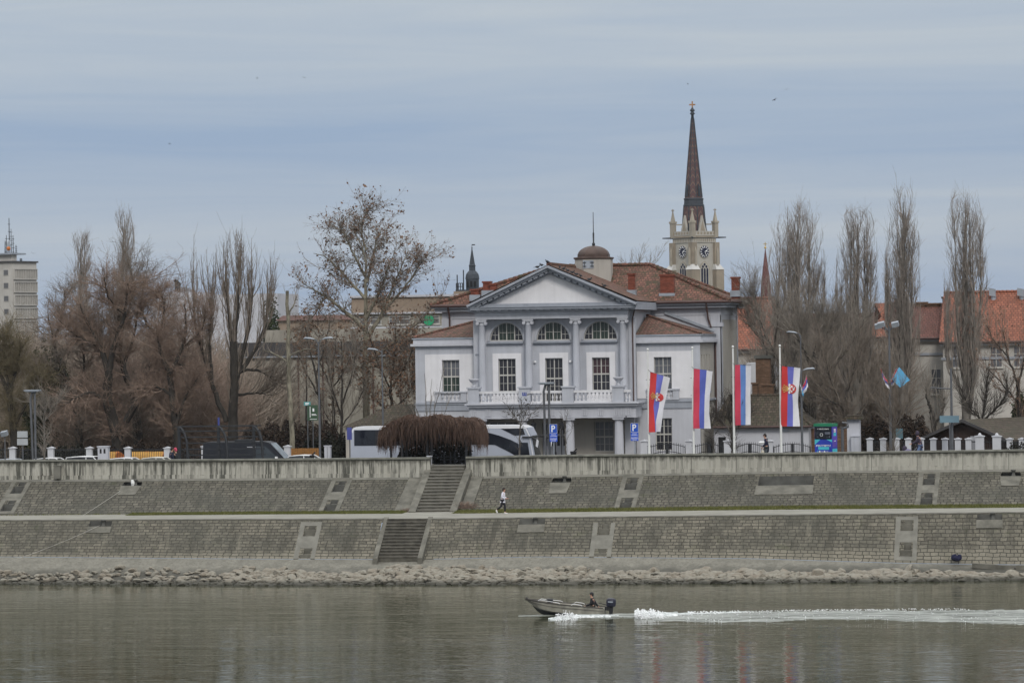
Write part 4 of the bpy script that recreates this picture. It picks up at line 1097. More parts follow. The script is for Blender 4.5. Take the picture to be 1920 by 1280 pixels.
# --- pollarded trees on the left
dense = D(31, .2, 1., .95, .3, 1.9, .35, .035, .13, 8, .05, .010)
densetw = D(18, .08, 1., .75, .3, .8, .4, .02, .16, 5, .014, .006)
third = D(3, .1, 1., .7, .25, .38, .4, .02, .14, 3, .009, .006)
limb_tree('pollard_tree', 'big pollarded tree with leaning dark trunk and reddish crown left of the yellow tubes', 222, 30,
  [([(226,865),(214,790),(200,750),(203,700)], .55, .34), ([(203,700),(190,650),(165,610),(150,570)], .26, .06), ([(203,700),(215,640),(235,590),(240,530)], .26, .06),
   ([(236,790),(262,740),(280,700),(300,640)], .30, .10), ([(214,770),(180,735),(150,740),(120,760)], .2, .05, -1.5), ([(300,640),(310,590),(300,540)], .14, .05), ([(190,650),(140,630),(110,600)], .13, .04), ([(262,740),(225,690),(250,640),(262,560)], .18, .05, 2.), ([(235,590),(200,560),(196,520)], .12, .04, -2), ([(280,700),(330,680),(350,690)], .13, .04, -2)],
  31, dense, densetw, m_bark, m_twigr, third=third)
limb_tree('pollard_tree', 'second pollarded tree, forked trunk beside the white utility cabinet', 270, 34,
  [([(262,862),(258,800),(250,740)], .42, .32), ([(250,740),(225,680),(228,620),(215,560)], .26, .05), ([(250,740),(280,680),(300,640),(310,560)], .24, .05), ([(225,680),(180,640),(160,590)], .16, .05), ([(280,680),(335,660),(352,700)], .15, .05), ([(300,640),(262,590),(270,520)], .14, .04), ([(228,620),(250,560),(245,500)], .12, .04)],
  32, dense, densetw, m_bark, m_twig, third=third)
limb_tree('pollard_tree', 'pollarded tree with pale-brown twigs behind the two pedestrians', 325, 28,
  [([(335,862),(330,800),(322,740),(318,700)], .32, .22), ([(318,700),(300,660),(292,610)], .2, .05), ([(318,700),(345,650),(350,600),(345,570)], .2, .05), ([(330,800),(345,745),(375,700)], .14, .05), ([(322,740),(290,720),(270,730)], .14, .05), ([(345,650),(380,620),(385,580)], .1, .04)],
  33, D(24, .25, 1., .85, .3, 1.6, .35, .04, .13, 8, .04, .010), densetw, m_bark, m_twigr, third=third)
limb_tree('pollard_tree', 'olive-brown shrubby tree at the far left edge', 22, 30,
  [([(28,862),(26,800),(18,740)], .35, .28), ([(18,740),(-5,690),(-20,640)], .2, .05), ([(18,740),(30,690),(40,650)], .2, .05), ([(26,800),(60,740),(75,700)], .14, .05), ([(18,740),(8,680),(10,620)], .14, .05)],
  34, D(36, .2, 1., .7, .3, 1.5, .35, .10, .10, 8, .04, .010), densetw, m_bark, m_twigy, third=third)
limb_tree('pollard_tree', 'grey-brown tree with drooping limbs left of the leaning trunk', 130, 36,
  [([(150,862),(148,800),(140,760)], .34, .26), ([(140,760),(120,700),(100,640),(90,590)], .2, .05), ([(140,760),(160,690),(150,620)], .2, .05), ([(120,700),(80,680),(60,690)], .13, .04), ([(100,640),(120,590),(122,545)], .12, .04), ([(160,690),(185,650),(190,600)], .1, .04)],
  35, dense, densetw, m_bark, m_twig, third=third)
# tall upright-shoot pollard
sh = D(30, .25, 1., .32, .14, 3.5, .16, .30, .035, 8, .045, .010); shtw = D(9, .1, 1., .4, .15, .9, .4, .14, .06, 4, .014, .006)
limb_tree('pollard_tree', 'tall pollard with a fan of straight upright shoots left of the pale trunk', 437, 29,
  [([(437,862),(436,790),(440,720),(438,640)], .42, .30), ([(440,720),(432,620),(425,560),(420,530)], .22, .06), ([(438,640),(446,580),(448,520)], .22, .06), ([(440,720),(462,640),(470,580),(472,540)], .22, .06), ([(446,700),(480,660),(500,600),(506,560)], .2, .06), ([(425,790),(400,730),(380,660),(362,590),(366,560)], .22, .06, 1.), ([(400,730),(392,660),(396,600),(392,560)], .16, .06), ([(446,700),(470,690),(500,700),(520,720)], .14, .04, -1.), ([(448,740),(480,735),(505,740)], .12, .04, -1.)],
  36, sh, shtw, m_bark, m_twig)
limb_tree('street_tree', 'small grey street tree on a thin stem beside the left lamp post', 82, 8,
  [([(84,880),(84,820),(82,790)], .09, .06), ([(82,790),(60,760),(52,735)], .04, .015), ([(82,790),(84,750),(84,730)], .045, .015), ([(82,790),(104,760),(112,740)], .04, .015)],
  37, D(22, .1, 1., .6, .25, .9, .3, .12, .1, 6, .02, .007), D(12, .1, 1., .55, .2, .45, .4, .1, .1, 4, .009, .005), m_barkg, m_twigg)
# plane tree with dry leaves and seed balls
limb_tree('plane_tree', 'big plane tree dotted with dry leaves left of the villa', 690, 38,
  [([(686,862),(688,760),(684,700),(686,600),(684,530),(688,475),(662,432)], .36, .03, 0.), ([(688,530),(700,475),(706,448),(716,430)], .14, .02), ([(686,640),(720,580),(740,530),(766,470)], .2, .02, 2.), ([(720,580),(760,540),(790,490),(808,472)], .12, .02, -1), ([(686,620),(650,585),(610,555),(566,530)], .2, .02, -2.), ([(686,560),(650,520),(612,480),(588,475)], .14, .02, 1.), ([(686,520),(660,470),(640,430),(622,425)], .12, .02, -2.),
   ([(686,680),(740,640),(790,600),(826,560)], .2, .02, -1.), ([(684,700),(640,660),(610,640),(580,650)], .16, .02, 1.), ([(740,640),(770,660),(790,690)], .1, .02), ([(686,600),(715,540),(732,490),(742,465)], .13, .02, -2.), ([(684,690),(730,680),(765,720)], .12, .02, -1), ([(610,555),(590,590),(570,610)], .1, .02, -1), ([(686,470),(675,420),(690,390)], .09, .02, 1.)],
  38, D(26, .15, 1., .75, .25, 1.2, .35, .06, .13, 8, .04, .012), D(7, .1, 1., .7, .25, .95, .4, .05, .15, 5, .016, .008), m_plane, m_twigg, leaf=(8500, .08), third=D(3, .2, 1., .7, .25, .4, .4, .0, .15, 3, .010, .006))
limb_tree('bare_tree', 'low tree hung with brown dry leaves in front of the beige hall wall', 735, 34,
  [([(738,862),(736,780),(732,730)], .16, .12), ([(732,730),(705,670),(690,620)], .08, .02), ([(732,730),(740,660),(742,600)], .08, .02), ([(732,730),(765,680),(778,640)], .08, .02), ([(736,780),(690,730),(660,690)], .07, .02), ([(736,770),(770,735),(782,715)], .06, .02)],
  59, D(26, .1, 1., .7, .25, 1.4, .3, .05, .12, 7, .025, .009), D(9, .1, 1., .65, .25, .7, .4, .03, .14, 4, .011, .006), m_bark, m_twig, leaf=(4200, .08))
limb_tree('bare_tree', 'bushy tree with dry leaves between the lamp and the plane trunk', 622, 35,
  [([(630,862),(626,780),(622,730)], .13, .10), ([(622,730),(600,680),(585,640)], .07, .02), ([(622,730),(628,660),(630,610)], .07, .02), ([(622,730),(655,680),(668,630)], .07, .02)],
  60, D(20, .1, 1., .7, .25, 1.3, .3, .05, .12, 7, .025, .009), D(8, .1, 1., .65, .25, .7, .4, .03, .14, 4, .011, .006), m_bark, m_twig, leaf=(1500, .08))
limb_tree('plane_tree', 'pale lopped plane trunk with three short bare stubs', 545, 26,
  [([(550,865),(546,780),(541,700),(540,600),(539,545)], .22, .12, 0.), ([(540,680),(515,662),(494,656)], .07, .035), ([(541,668),(565,655),(592,656)], .06, .02), ([(540,590),(552,570),(556,556)], .07, .03)],
  40, D(5, .6, 1., .5, .25, 1.2, .35, .25, .08, 6, .02, .008), D(4, .1, 1., .5, .2, .4, .4, .1, .1, 4, .009, .005), m_plane, m_twigg)
limb_tree('slim_tree', 'slim dark tree leaning over the green sign', 590, 31,
  [([(606,862),(600,760),(592,700),(580,655),(572,610)], .17, .04, 0.), ([(596,740),(570,690),(555,660)], .07, .02), ([(592,700),(610,650),(620,600)], .07, .02), ([(575,862),(575,760),(574,660)], .09, .03)],
  41, D(12, .3, 1., .6, .25, 1.5, .35, .12, .1, 7, .03, .009), D(7, .1, 1., .6, .2, .7, .4, .08, .12, 4, .012, .006), m_bark, m_twig, leaf=(260, .08))
limb_tree('slim_tree', 'bare multi-stemmed tree behind the tall twin lamp', 640, 33,
  [([(640,862),(640,780),(642,700),(640,640)], .14, .04), ([(640,780),(620,720),(612,670)], .07, .02), ([(640,760),(662,700),(668,650)], .08, .02), ([(640,820),(606,770),(596,740)], .06, .02), ([(640,800),(676,750),(684,710)], .06, .02)],
  42, D(20, .2, 1., .5, .2, 1.6, .35, .16, .08, 7, .025, .008), D(10, .1, 1., .5, .2, .8, .4, .1, .1, 4, .010, .006), m_bark, m_twigg)
limb_tree('bare_shrub', 'bare upright shrub in front of the left wing window', 800, 15,
  [([(795,860),(790,790),(772,740),(765,700)], .05, .015), ([(798,860),(800,780),(796,700)], .05, .012), ([(802,860),(812,780),(826,720),(832,690)], .05, .012), ([(800,860),(806,770),(810,710)], .04, .012), ([(793,860),(780,780),(752,740)], .04, .012), ([(804,860),(826,790),(850,735)], .04, .012)],
  43, D(7, .3, 1., .3, .15, .9, .3, .15, .06, 6, .012, .006), D(4, .2, 1., .35, .2, .4, .4, .1, .08, 4, .007, .005), m_barkg, m_twigg)
limb_tree('street_tree', 'small street tree with black seed clusters in front of the bus windscreen', 977, 2.2,
  [([(974,870),(975,820),(976,798)], .065, .05, 0.), ([(976,798),(960,775),(950,757)], .03, .012), ([(976,798),(978,770),(978,745)], .035, .012), ([(976,798),(995,778),(1010,765)], .03, .012), ([(976,798),(968,780),(950,772)], .02, .01), ([(976,798),(988,770),(996,752)], .025, .01)],
  44, D(12, .2, 1., .6, .25, .55, .3, .06, .12, 6, .012, .006), D(6, .2, 1., .6, .2, .25, .4, .05, .1, 4, .007, .005), m_barkg, m_twigd, leaf=(170, .05), lm=m_twigd)
limb_tree('street_tree', 'thin young tree between the parking sign and the porch column', 1060, 2.4,
  [([(1062,870),(1061,830),(1060,810)], .05, .035, 0.), ([(1060,825),(1050,812),(1046,795)], .022, .01), ([(1060,810),(1062,785),(1066,765)], .025, .01), ([(1061,824),(1070,812),(1074,795)], .02, .01), ([(1060,812),(1056,790),(1052,775)], .02, .01)],
  45, D(7, .2, 1., .5, .2, .4, .3, .1, .1, 5, .009, .005), D(4, .2, 1., .5, .2, .2, .4, .1, .1, 3, .006, .004), m_barkg, m_twigd)
limb_tree('street_tree', 'round pollarded street tree with dark twigs in front of the pale flag', 1376, 2.8,
  [([(1374,868),(1374,835),(1372,812)], .12, .10, 0.), ([(1372,812),(1355,790),(1342,775)], .06, .02), ([(1372,812),(1366,780),(1360,755)], .06, .02), ([(1372,812),(1380,785),(1390,755)], .06, .02), ([(1372,812),(1392,790),(1406,770)], .05, .02), ([(1372,812),(1376,775),(1376,745)], .05, .02)],
  46, D(26, .25, 1., .6, .25, .75, .3, .10, .10, 6, .018, .007), D(12, .1, 1., .6, .2, .38, .4, .08, .1, 4, .009, .005), m_barkg, m_twigd)
limb_tree('street_tree', 'small leaning tree at the right corner of the villa', 1338, 6,
  [([(1340,868),(1338,830),(1334,806)], .08, .06, 0.), ([(1334,806),(1326,785),(1320,770)], .03, .012), ([(1334,806),(1342,780),(1350,760)], .035, .012), ([(1334,806),(1334,780),(1336,762)], .03, .012)],
  47, D(14, .2, 1., .55, .2, .6, .3, .1, .1, 6, .014, .006), D(8, .2, 1., .55, .2, .3, .4, .1, .1, 4, .008, .005), m_barkg, m_twigd)
# brush between the villa and the right edge
br1 = D(30, .2, 1., .6, .25, 1.8, .35, .14, .09, 8, .04, .010); brt = D(11, .05, 1., .6, .25, .9, .4, .1, .1, 5, .014, .006)
limb_tree('bare_tree', 'wide spreading bare tree with forked trunk right of the villa', 1532, 32,
  [([(1520,862),(1522,780),(1526,700),(1530,660)], .34, .26), ([(1530,660),(1534,630),(1538,600)], .2, .05), ([(1526,700),(1510,660),(1490,625)], .18, .05), ([(1524,740),(1560,690),(1600,640),(1620,600)], .18, .05), ([(1522,780),(1480,720),(1450,660),(1425,600)], .18, .04), ([(1530,660),(1552,625),(1565,600)], .13, .04), ([(1510,660),(1500,625),(1502,600)], .1, .04)],
  51, br1, brt, m_bark, m_twigg, third=third)
limb_tree('bare_tree', 'low bare tree with dense grey-brown twigs behind the kiosk', 1580, 26,
  [([(1590,862),(1588,800),(1580,760)], .22, .16), ([(1580,760),(1555,710),(1545,660)], .12, .04), ([(1580,760),(1600,700),(1610,650)], .12, .04), ([(1588,800),(1630,750),(1650,710)], .1, .04), ([(1580,760),(1530,740),(1505,720)], .1, .04)],
  52, br1, brt, m_bark, m_twig, third=third)
limb_tree('bare_tree', 'thin-twigged tree against the orange roof right of the villa', 1440, 36,
  [([(1460,862),(1452,760),(1448,690)], .18, .14), ([(1448,690),(1430,640),(1420,590)], .1, .03), ([(1448,690),(1456,620),(1460,560)], .1, .03), ([(1452,740),(1485,690),(1500,640)], .1, .03), ([(1430,640),(1412,620),(1402,590)], .06, .02), ([(1420,600),(1416,570),(1412,550)], .05, .02)],
  53, D(24, .2, 1., .5, .25, 1.9, .35, .14, .09, 8, .03, .009), brt, m_bark, m_twigg, third=third)
limb_tree('street_tree', 'round-headed small tree at the blue flag lamp post', 1676, 7,
  [([(1676,870),(1676,830),(1676,806)], .10, .08, 0.), ([(1676,806),(1655,775),(1640,745)], .05, .015), ([(1676,806),(1674,760),(1672,715)], .05, .015), ([(1676,806),(1698,770),(1712,740)], .05, .015), ([(1676,806),(1688,760),(1692,720)], .04, .015), ([(1676,806),(1662,760),(1655,725)], .04, .015)],
  54, D(22, .15, 1., .5, .2, .95, .3, .12, .09, 6, .018, .007), D(11, .1, 1., .5, .2, .45, .4, .1, .1, 4, .009, .005), m_barkg, m_twig)
limb_tree('pollard_tree', 'knobbly pollard stump with thin shoots left of the brown hut roof', 1752, 24,
  [([(1755,862),(1752,800),(1746,770)], .22, .2), ([(1746,770),(1738,745),(1736,730)], .12, .06), ([(1752,800),(1768,770),(1772,745)], .1, .05)],
  55, D(26, .3, 1., .4, .2, 1.7, .3, .2, .07, 7, .02, .008), D(8, .1, 1., .5, .2, .6, .4, .1, .1, 4, .01, .006), m_bark, m_twigg)
limb_tree('bare_tree', 'reddish-twigged tree against the pale facade at the right edge', 1900, 30,
  [([(1915,862),(1912,780),(1908,720)], .2, .14), ([(1908,720),(1890,670),(1880,620)], .1, .03), ([(1908,720),(1925,660),(1930,590)], .1, .03), ([(1912,760),(1880,720),(1850,690)], .08, .03), ([(1890,670),(1865,640),(1850,610)], .06, .02)],
  56, D(18, .2, 1., .6, .25, 1.8, .35, .1, .1, 8, .025, .009), D(9, .1, 1., .6, .2, .8, .4, .08, .1, 5, .012, .006), m_bark, m_twigr, leaf=(700, .07))
limb_tree('bare_tree', 'bushy bare tree in front of the right poplar trunk', 1850, 28,
  [([(1848,862),(1846,820),(1842,790)], .14, .1), ([(1842,790),(1815,760),(1800,725)], .08, .03), ([(1842,790),(1848,750),(1850,715)], .08, .03), ([(1842,790),(1875,760),(1890,730)], .08, .03)],
  57, D(30, .1, 1., .55, .2, 1.3, .3, .14, .09, 7, .022, .008), D(13, .1, 1., .5, .2, .6, .4, .1, .1, 4, .01, .006), m_bark, m_twigd)
limb_tree('bare_tree', 'twiggy treetop showing above the villa roof ridge', 1196, 60,
  [([(1196,862),(1196,700),(1195,530)], .25, .1), ([(1195,530),(1180,505),(1170,495)], .05, .02), ([(1195,530),(1198,500),(1200,485)], .05, .02), ([(1195,530),(1214,505),(1222,492)], .05, .02)],
  58, D(9, .4, 1., .5, .2, 1.2, .3, .12, .1, 6, .02, .01), D(6, .2, 1., .5, .2, .5, .4, .1, .1, 4, .012, .008), m_bark, m_twigg)
# --- masses behind
def brush(name, label, px0, px1, y0, y1, ztop, n, seed, mat, L=1.6, rad=.016, kind='stuff', lowz=0., up=.12, cat='woodland'):
    """a far thicket: thousands of short arching twigs through the volume"""
    g = seedg(seed); xa, xb = at(px0, 800, y0).x, at(px1, 800, y0).x
    x = g.uniform(xa, xb, n); y = g.uniform(y0, y1, n)
    u = (x-xa)/(xb-xa); top = np.interp(u, np.linspace(0, 1, len(ztop)), ztop)
    top = top*(1+.10*np.sin(x*.9)+.08*np.sin(x*2.3+1)+.05*np.sin(x*5.1))
    z = GZ+lowz+(top-lowz)*g.uniform(0, 1, n)**.8
    P = np.empty((n, 4, 3)); P[:, 0] = np.stack([x, y, z], 1); d = g.normal(0, 1, (n, 3)); d[:, 2] = np.abs(d[:, 2])*.8+.3; d /= np.linalg.norm(d, axis=1, keepdims=True)
    l = (L*np.exp(g.normal(0, .3, n))/3)[:, None]
    for k in range(1, 4):
        d = d+np.array([0, 0, up])+g.normal(0, .15, (n, 3)); d /= np.linalg.norm(d, axis=1, keepdims=True); P[:, k] = P[:, k-1]+d*l
    P[:, :, 2] = np.maximum(P[:, :, 2], GZ-.1)
    V, F = emit([Br(P, np.tile(np.linspace(rad, rad*.45, 4), (n, 1)))], [3])
    o = tag(npmesh(name, V, F, mat), label, cat); o['kind'] = kind; return o
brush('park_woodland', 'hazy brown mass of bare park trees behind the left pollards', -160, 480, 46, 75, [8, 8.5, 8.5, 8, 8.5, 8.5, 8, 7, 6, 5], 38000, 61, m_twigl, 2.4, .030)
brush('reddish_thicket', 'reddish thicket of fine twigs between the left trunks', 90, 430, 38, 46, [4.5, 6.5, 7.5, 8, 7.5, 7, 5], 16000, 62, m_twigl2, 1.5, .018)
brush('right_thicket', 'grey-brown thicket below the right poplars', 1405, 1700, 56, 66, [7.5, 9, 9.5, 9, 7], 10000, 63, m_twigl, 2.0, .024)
def bush(name, label, px0, px1, y, dep, pyt, n, mat, seed, leaf=.09, cat='hedge'):
    g = seedg(seed); xa, xb = at(px0, 800, y).x, at(px1, 800, y).x; H = at((px0+px1)/2, pyt, y).z-GZ
    N = n; u = g.uniform(-1, 1, N); v = g.uniform(-1, 1, N); w = g.uniform(0, 1, N)**.55
    prof = np.interp(u, [-1, -.85, -.4, .1, .6, .9, 1], [.5, .85, .95, 1., .93, .85, .5])*(1+.10*np.sin(u*17+seed)+.07*np.sin(u*41))
    c = np.stack([(xa+xb)/2+u*(xb-xa)/2, y+dep/2+v*dep/2, GZ+w*H*prof*np.sqrt(np.clip(1-(v*.9)**2, .1, 1))], 1)
    a = g.normal(0, 1, (N, 3)); a /= np.linalg.norm(a, axis=1, keepdims=True); b = np.cross(a, g.normal(0, 1, (N, 3))); b /= np.linalg.norm(b, axis=1, keepdims=True)+1e-9
    s = leaf*np.exp(g.normal(0, .4, N))[:, None]
    V = np.stack([c-a*s, c+b*s*.5, c+a*s, c-b*s*.5], 1).reshape(-1, 3)
    t = thing(name, label, cat, ((xa+xb)/2, y+dep/2, GZ)); npmesh('foliage', V, np.arange(len(V)).reshape(-1, 4), mat, t, smooth=False)
    P = np.zeros((9, 4, 3)); 
    for k in range(9): P[k] = resample([((xa+xb)/2+(xb-xa)*.4*(k/4-1), y+dep*.5, GZ), ((xa+xb)/2+(xb-xa)*.45*(k/4-1)*1.05, y+dep*.5+g.normal(0, .1), GZ+H*.55)], 4)
    V, F = emit([Br(P, np.tile(np.linspace(.06, .015, 4), (9, 1)))], [5]); npmesh('stem', V, F, m_bark, t)
    return t
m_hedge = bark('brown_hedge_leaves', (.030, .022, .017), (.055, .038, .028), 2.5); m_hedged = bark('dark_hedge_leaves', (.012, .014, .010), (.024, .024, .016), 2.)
bush('hedge', 'long brown hedge below the hall wall', 440, 640, 27, 2., 790, 14000, m_hedge, 71)
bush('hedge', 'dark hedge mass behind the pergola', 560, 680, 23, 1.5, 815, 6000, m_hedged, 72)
bush('evergreen_shrub', 'dark green conifer among the bare trees at far left', 38, 122, 40, 3., 655, 12000, m_green, 73, .11, 'shrub')
bush('evergreen_shrub', 'dark evergreen ball at the right edge above the hut roof', 1895, 1945, 34, 3., 735, 7000, m_green, 74, .09, 'shrub')
bush('evergreen_shrub', 'small dark conifer top right of the upright-shoot pollard', 488, 520, 70, 3., 566, 7000, m_green, 75, .12, 'shrub')
bush('hedge', 'low dark hedge at the foot of the right fence', 1880, 1990, 9, 1.6, 826, 6000, m_hedged, 76, .06)
bush('hedge', 'scrub hedge below the poplars left of the hut', 1590, 1745, 36, 2., 775, 12000, m_hedge, 77)
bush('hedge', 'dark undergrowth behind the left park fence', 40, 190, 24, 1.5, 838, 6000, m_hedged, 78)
bush('hedge', 'brown undergrowth behind the play tubes', 190, 345, 27, 1.5, 830, 7000, m_hedge, 79)
# ------------------------------------------------------------------ church with clock tower
m_stonec = plain('church_limestone', (.31, .282, .235), .9, .16, .35, streak=.25)
m_stonew = plain('church_pale_stone', (.37, .355, .32), .9, .12, .35, streak=.2)
m_stoned = plain('church_brown_stone', (.265, .228, .18), .9, .18, .3, streak=.25)
m_zincw = plain('weathering_lead', (.46, .455, .44), .5, .08, .5)
m_navy = plain('navy_dial', (.012, .014, .035), .4, .1, 1)
m_lead = plain('dark_lead', (.035, .042, .052), .6, .2, .6)
def chevm():
    t = NT('chevron_tiles'); uv = t.co('UV'); s = t.n('ShaderNodeSeparateXYZ', Vector=uv).outputs
    # zigzag courses of coloured tiles; U is centred on each facet
    zz = t.math('ADD', s[1], t.math('MULTIPLY', t.math('ABSOLUTE', s[0]), 1.5))
    f = t.math('FRACT', t.math('DIVIDE', zz, 1.5))
    c = t.ramp(f, [(0, (.10, .044, .042, 1)), (.32, (.055, .052, .066, 1)), (.52, (.22, .09, .05, 1)), (.66, (.11, .105, .095, 1)), (.80, (.085, .044, .046, 1))], 'CONSTANT')
    n = t.noise(t.geo(), 1.2, 4, .7); c = t.mix(t.ramp(n, [(.3, 0.), (.7, .5)]), c, (.04, .034, .035, 1))
    return t.fin(c, .6)
m_chev = chevm()
YCH = 512.0; cdir = at(1302.5, 500, YCH)
dch = (cdir-CAM).dot(Vector((-sn, cs, 0))); PP = FPX/dch
def zch(py): return at(1301, py, YCH).z
TW = 60.6/PP; hw = TW/2*.91
rotc = YAW+R(37.6)
ch = thing('church', 'tall neo-Gothic church tower with clock and patterned spire behind the villa', 'church', (cdir.x, YCH, GZ), rotc)
def cb(me, name, mat, parent=ch):    # build in church-local coordinates
    o = me.build(name, mat, None); o.parent = parent; return o
zz = lambda py: zch(py)-GZ
g = M(); g.box(-hw, hw, -hw, hw, 0, zz(455)); shaft = cb(g, 'tower_shaft', m_stonew)
def lancet(me, x, w, z0, z1, y, dy):
    zs = z1-w*1.5; pts = [(x-w, z0), (x+w, z0), (x+w, zs)]
    for k in range(1, 7): a = math.pi/3*k/6; pts.append((x-w+2*w*math.cos(a), zs+2*w*math.sin(a)*.87))
    for k in range(5, -1, -1): a = math.pi/3*k/6; pts.append((x+w-2*w*math.cos(a), zs+2*w*math.sin(a)*.87))
    me.prism([(p[0], y, p[1]) for p in pts], (0, dy, 0))
for face in range(4):
    Rz = Matrix.Rotation(R(90)*face, 4, 'Z')
    def rt(me):
        me.v = [tuple(Rz @ Vector(v)) for v in me.v]; return me
    # clock
    zc = zz(472.5); rc = 10.9/PP/math.cos(R(37.6))*.80
    g = M(); N = 32; pts = [(math.cos(2*math.pi*k/N), math.sin(2*math.pi*k/N)) for k in range(N)]
    g.prism([(p[0]*rc*1.1, -hw-.16, zc+p[1]*rc*1.1) for p in pts], (0, .158, 0)); d = cb(rt(g), 'clock', m_stonew)
    g = M(); g.prism([(p[0]*rc, -hw-.2, zc+p[1]*rc) for p in pts], (0, .038, 0)); cb(rt(g), 'dial', m_navy, d)
    g = M()
    for k in range(12):
        a = 2*math.pi*k/12; c = Vector((math.sin(a), 0, math.cos(a))); tn = Vector((c.z, 0, -c.x))
        g.obox(Vector((0, -hw-.215, zc))+c*rc*.80, c*rc*.15, (0, .012, 0), tn*(rc*.055 if k not in (7, 8, 10, 11, 0) else rc*.085))
    cb(rt(g), 'numeral', m_whitep, d)
    g = M()
    for a, l, w in ((R(150), .82, .045), (R(72), .56, .06)):
        c = Vector((math.sin(a), 0, math.cos(a))); tn = Vector((c.z, 0, -c.x))
        g.obox(Vector((0, -hw-.24, zc))+c*rc*l*.5, c*rc*l*.5, (0, .012, 0), tn*rc*w)
        if l < .6: g.obox(Vector((0, -hw-.245, zc))+c*rc*l*.75, c*rc*.13, (0, .012, 0), tn*rc*.12)
    cb(rt(g), 'clock_hand', m_whitep, d)
    # belfry opening
    g = M(); lancet(g, 0, TW*.23, zz(545), zz(490), -hw-.10, .098); w = cb(rt(g), 'window', m_stonec)
    g = M(); lancet(g, 0, TW*.185, zz(545), zz(492.5), -hw-.13, .028); cb(rt(g), 'window_reveal', m_stonew, w)
    g = M()
    for u in (-1, 0, 1): lancet(g, u*TW*.105, TW*.036, zz(545), zz(503), -hw-.16, .028)
    for u, v in ((-.07, 500.5), (.07, 500.5), (0, 496.5)): g.lathe((0, 0, 0), [(.001, 0), (.001, 0)], 3) if False else g.prism([(u*TW+.042*TW*math.cos(2*math.pi*k/8), -hw-.16, zz(v)+.042*TW*math.sin(2*math.pi*k/8)) for k in range(8)], (0, .028, 0))
    cb(rt(g), 'louvre', m_navy, w)
    # cornice, frieze with little arcading
    g = M(); g.box(-hw-.12, hw+.12, -hw-.14, -hw-.001, zz(455.5), zz(446.5)); cb(rt(g), 'frieze', m_stonew)
    g = M(); n = 11
    for k in range(n): g.box(-hw+.2+k*(2*hw-.4)/n, -hw+.2+(k+.45)*(2*hw-.4)/n, -hw-.155, -hw-.141, zz(454), zz(448))
    cb(rt(g), 'frieze_arcade', m_stoned)
    # parapet with quatrefoils
    g = M(); g.box(-hw-.2, hw+.2, -hw-.28, -hw+.05, zz(442.5), zz(434)); p = cb(rt(g), 'parapet', m_stonew)
    g = M()
    for k in range(7):
        x = -hw*.86+k*hw*1.72/6
        g.prism([(x+.30*math.cos(2*math.pi*j/8), -hw-.30, zz(438)+.30*math.sin(2*math.pi*j/8)) for j in range(8)], (0, .015, 0))
    cb(rt(g), 'quatrefoil', m_stoned, p)
    g = M(); g.box(-hw*.78, hw*.78, -hw-.2, -hw+.0, zz(446), zz(443.5)); 
    # gable over the parapet
    gh = zz(404)-zz(434)
    g = M(); g.prism([(-1.05, -hw+.35, zz(434)), (1.05, -hw+.35, zz(434)), (0, -hw+.35, zz(404))], (0, .7, 0)); ga = cb(rt(g), 'gable', m_stonew)
    g = M(); g.prism([(-.62, -hw+.32, zz(434)), (.62, -hw+.32, zz(434)), (0, -hw+.32, zz(414))], (0, .028, 0)); cb(rt(g), 'gable_panel', m_stoned, ga)
    # pinnacle at one corner, buttress below
    g = M(); cxn, cyn = -hw-.05, -hw-.05
    g.box(cxn-.46, cxn+.46, cyn-.46, cyn+.46, zz(446), zz(419)); g.box(cxn-.58, cxn+.58, cyn-.58, cyn+.58, zz(419)+.002, zz(415)); pn = cb(rt(g), 'pinnacle', m_stonec)
    g = M(); g.lathe((cxn, cyn, zz(415)), [(.5, 0), (.12, zz(397.5)-zz(415)), (.18, zz(397)-zz(415)), (.1, zz(396)-zz(415))], 4, smooth=False, rot=R(45)); z = zz(394)
    g.box(cxn-.34, cxn+.34, cyn-.07, cyn+.07, z-.1, z+.1); g.box(cxn-.07, cxn+.07, cyn-.34, cyn+.34, z-.1, z+.1); g.box(cxn-.06, cxn+.06, cyn-.06, cyn+.06, zz(396), zz(391.5)); cb(rt(g), 'finial', m_stonec, pn)
    g = M()
    cc = (-hw-.15, -hw-.15); g.box(cc[0]-.5, cc[0]+.75, cc[1]-.5, cc[1]+.75, zz(508), zz(455)); bt = cb(rt(g), 'buttress', m_stoned)
    g = M(); g.box(cc[0]-1.08, cc[0]+.95, cc[1]-1.08, cc[1]+.95, 0, zz(506)); cb(rt(g), 'buttress_base', m_stoned, bt)
    g = M(); k = zz(506); hh = zz(496)-k
    a, b = cc[0]-1.18, cc[0]+1.0; e, f = cc[0]-.5, cc[0]+.75
    lo = [(a, cc[1]-1.18, k), (b, cc[1]-1.18, k), (b, cc[1]+1.0, k), (a, cc[1]+1.0, k)]; hi = [(e, cc[1]-.5, k+hh), (f, cc[1]-.5, k+hh), (f, cc[1]+.75, k+hh), (e, cc[1]+.75, k+hh)]
    g.add(lo+hi, [(0,1,5,4), (1,2,6,5), (2,3,7,6), (3,0,4,7), (3,2,1,0)]); cb(rt(g), 'weathering', m_zincw, bt)
    g = M()
    for dx, dy in ((-.62, .25), (.25, -.62)):
        g.box(cc[0]+dx-.22, cc[0]+dx+.22, cc[1]+dy-.22, cc[1]+dy+.22, zz(498), zz(472)); g.lathe((cc[0]+dx, cc[1]+dy, zz(472)), [(.26, 0), (.04, zz(463)-zz(472))], 4, smooth=False, rot=R(45))
    cb(rt(g), 'buttress_pinnacle', m_stonec, bt)
    g = M(); g.tube([(-hw-.1, -hw-.1, zz(446)), (-hw-1.6, -hw-1.6, zz(446))], [.22, .12], 6); cb(rt(g), 'gargoyle', m_lead)
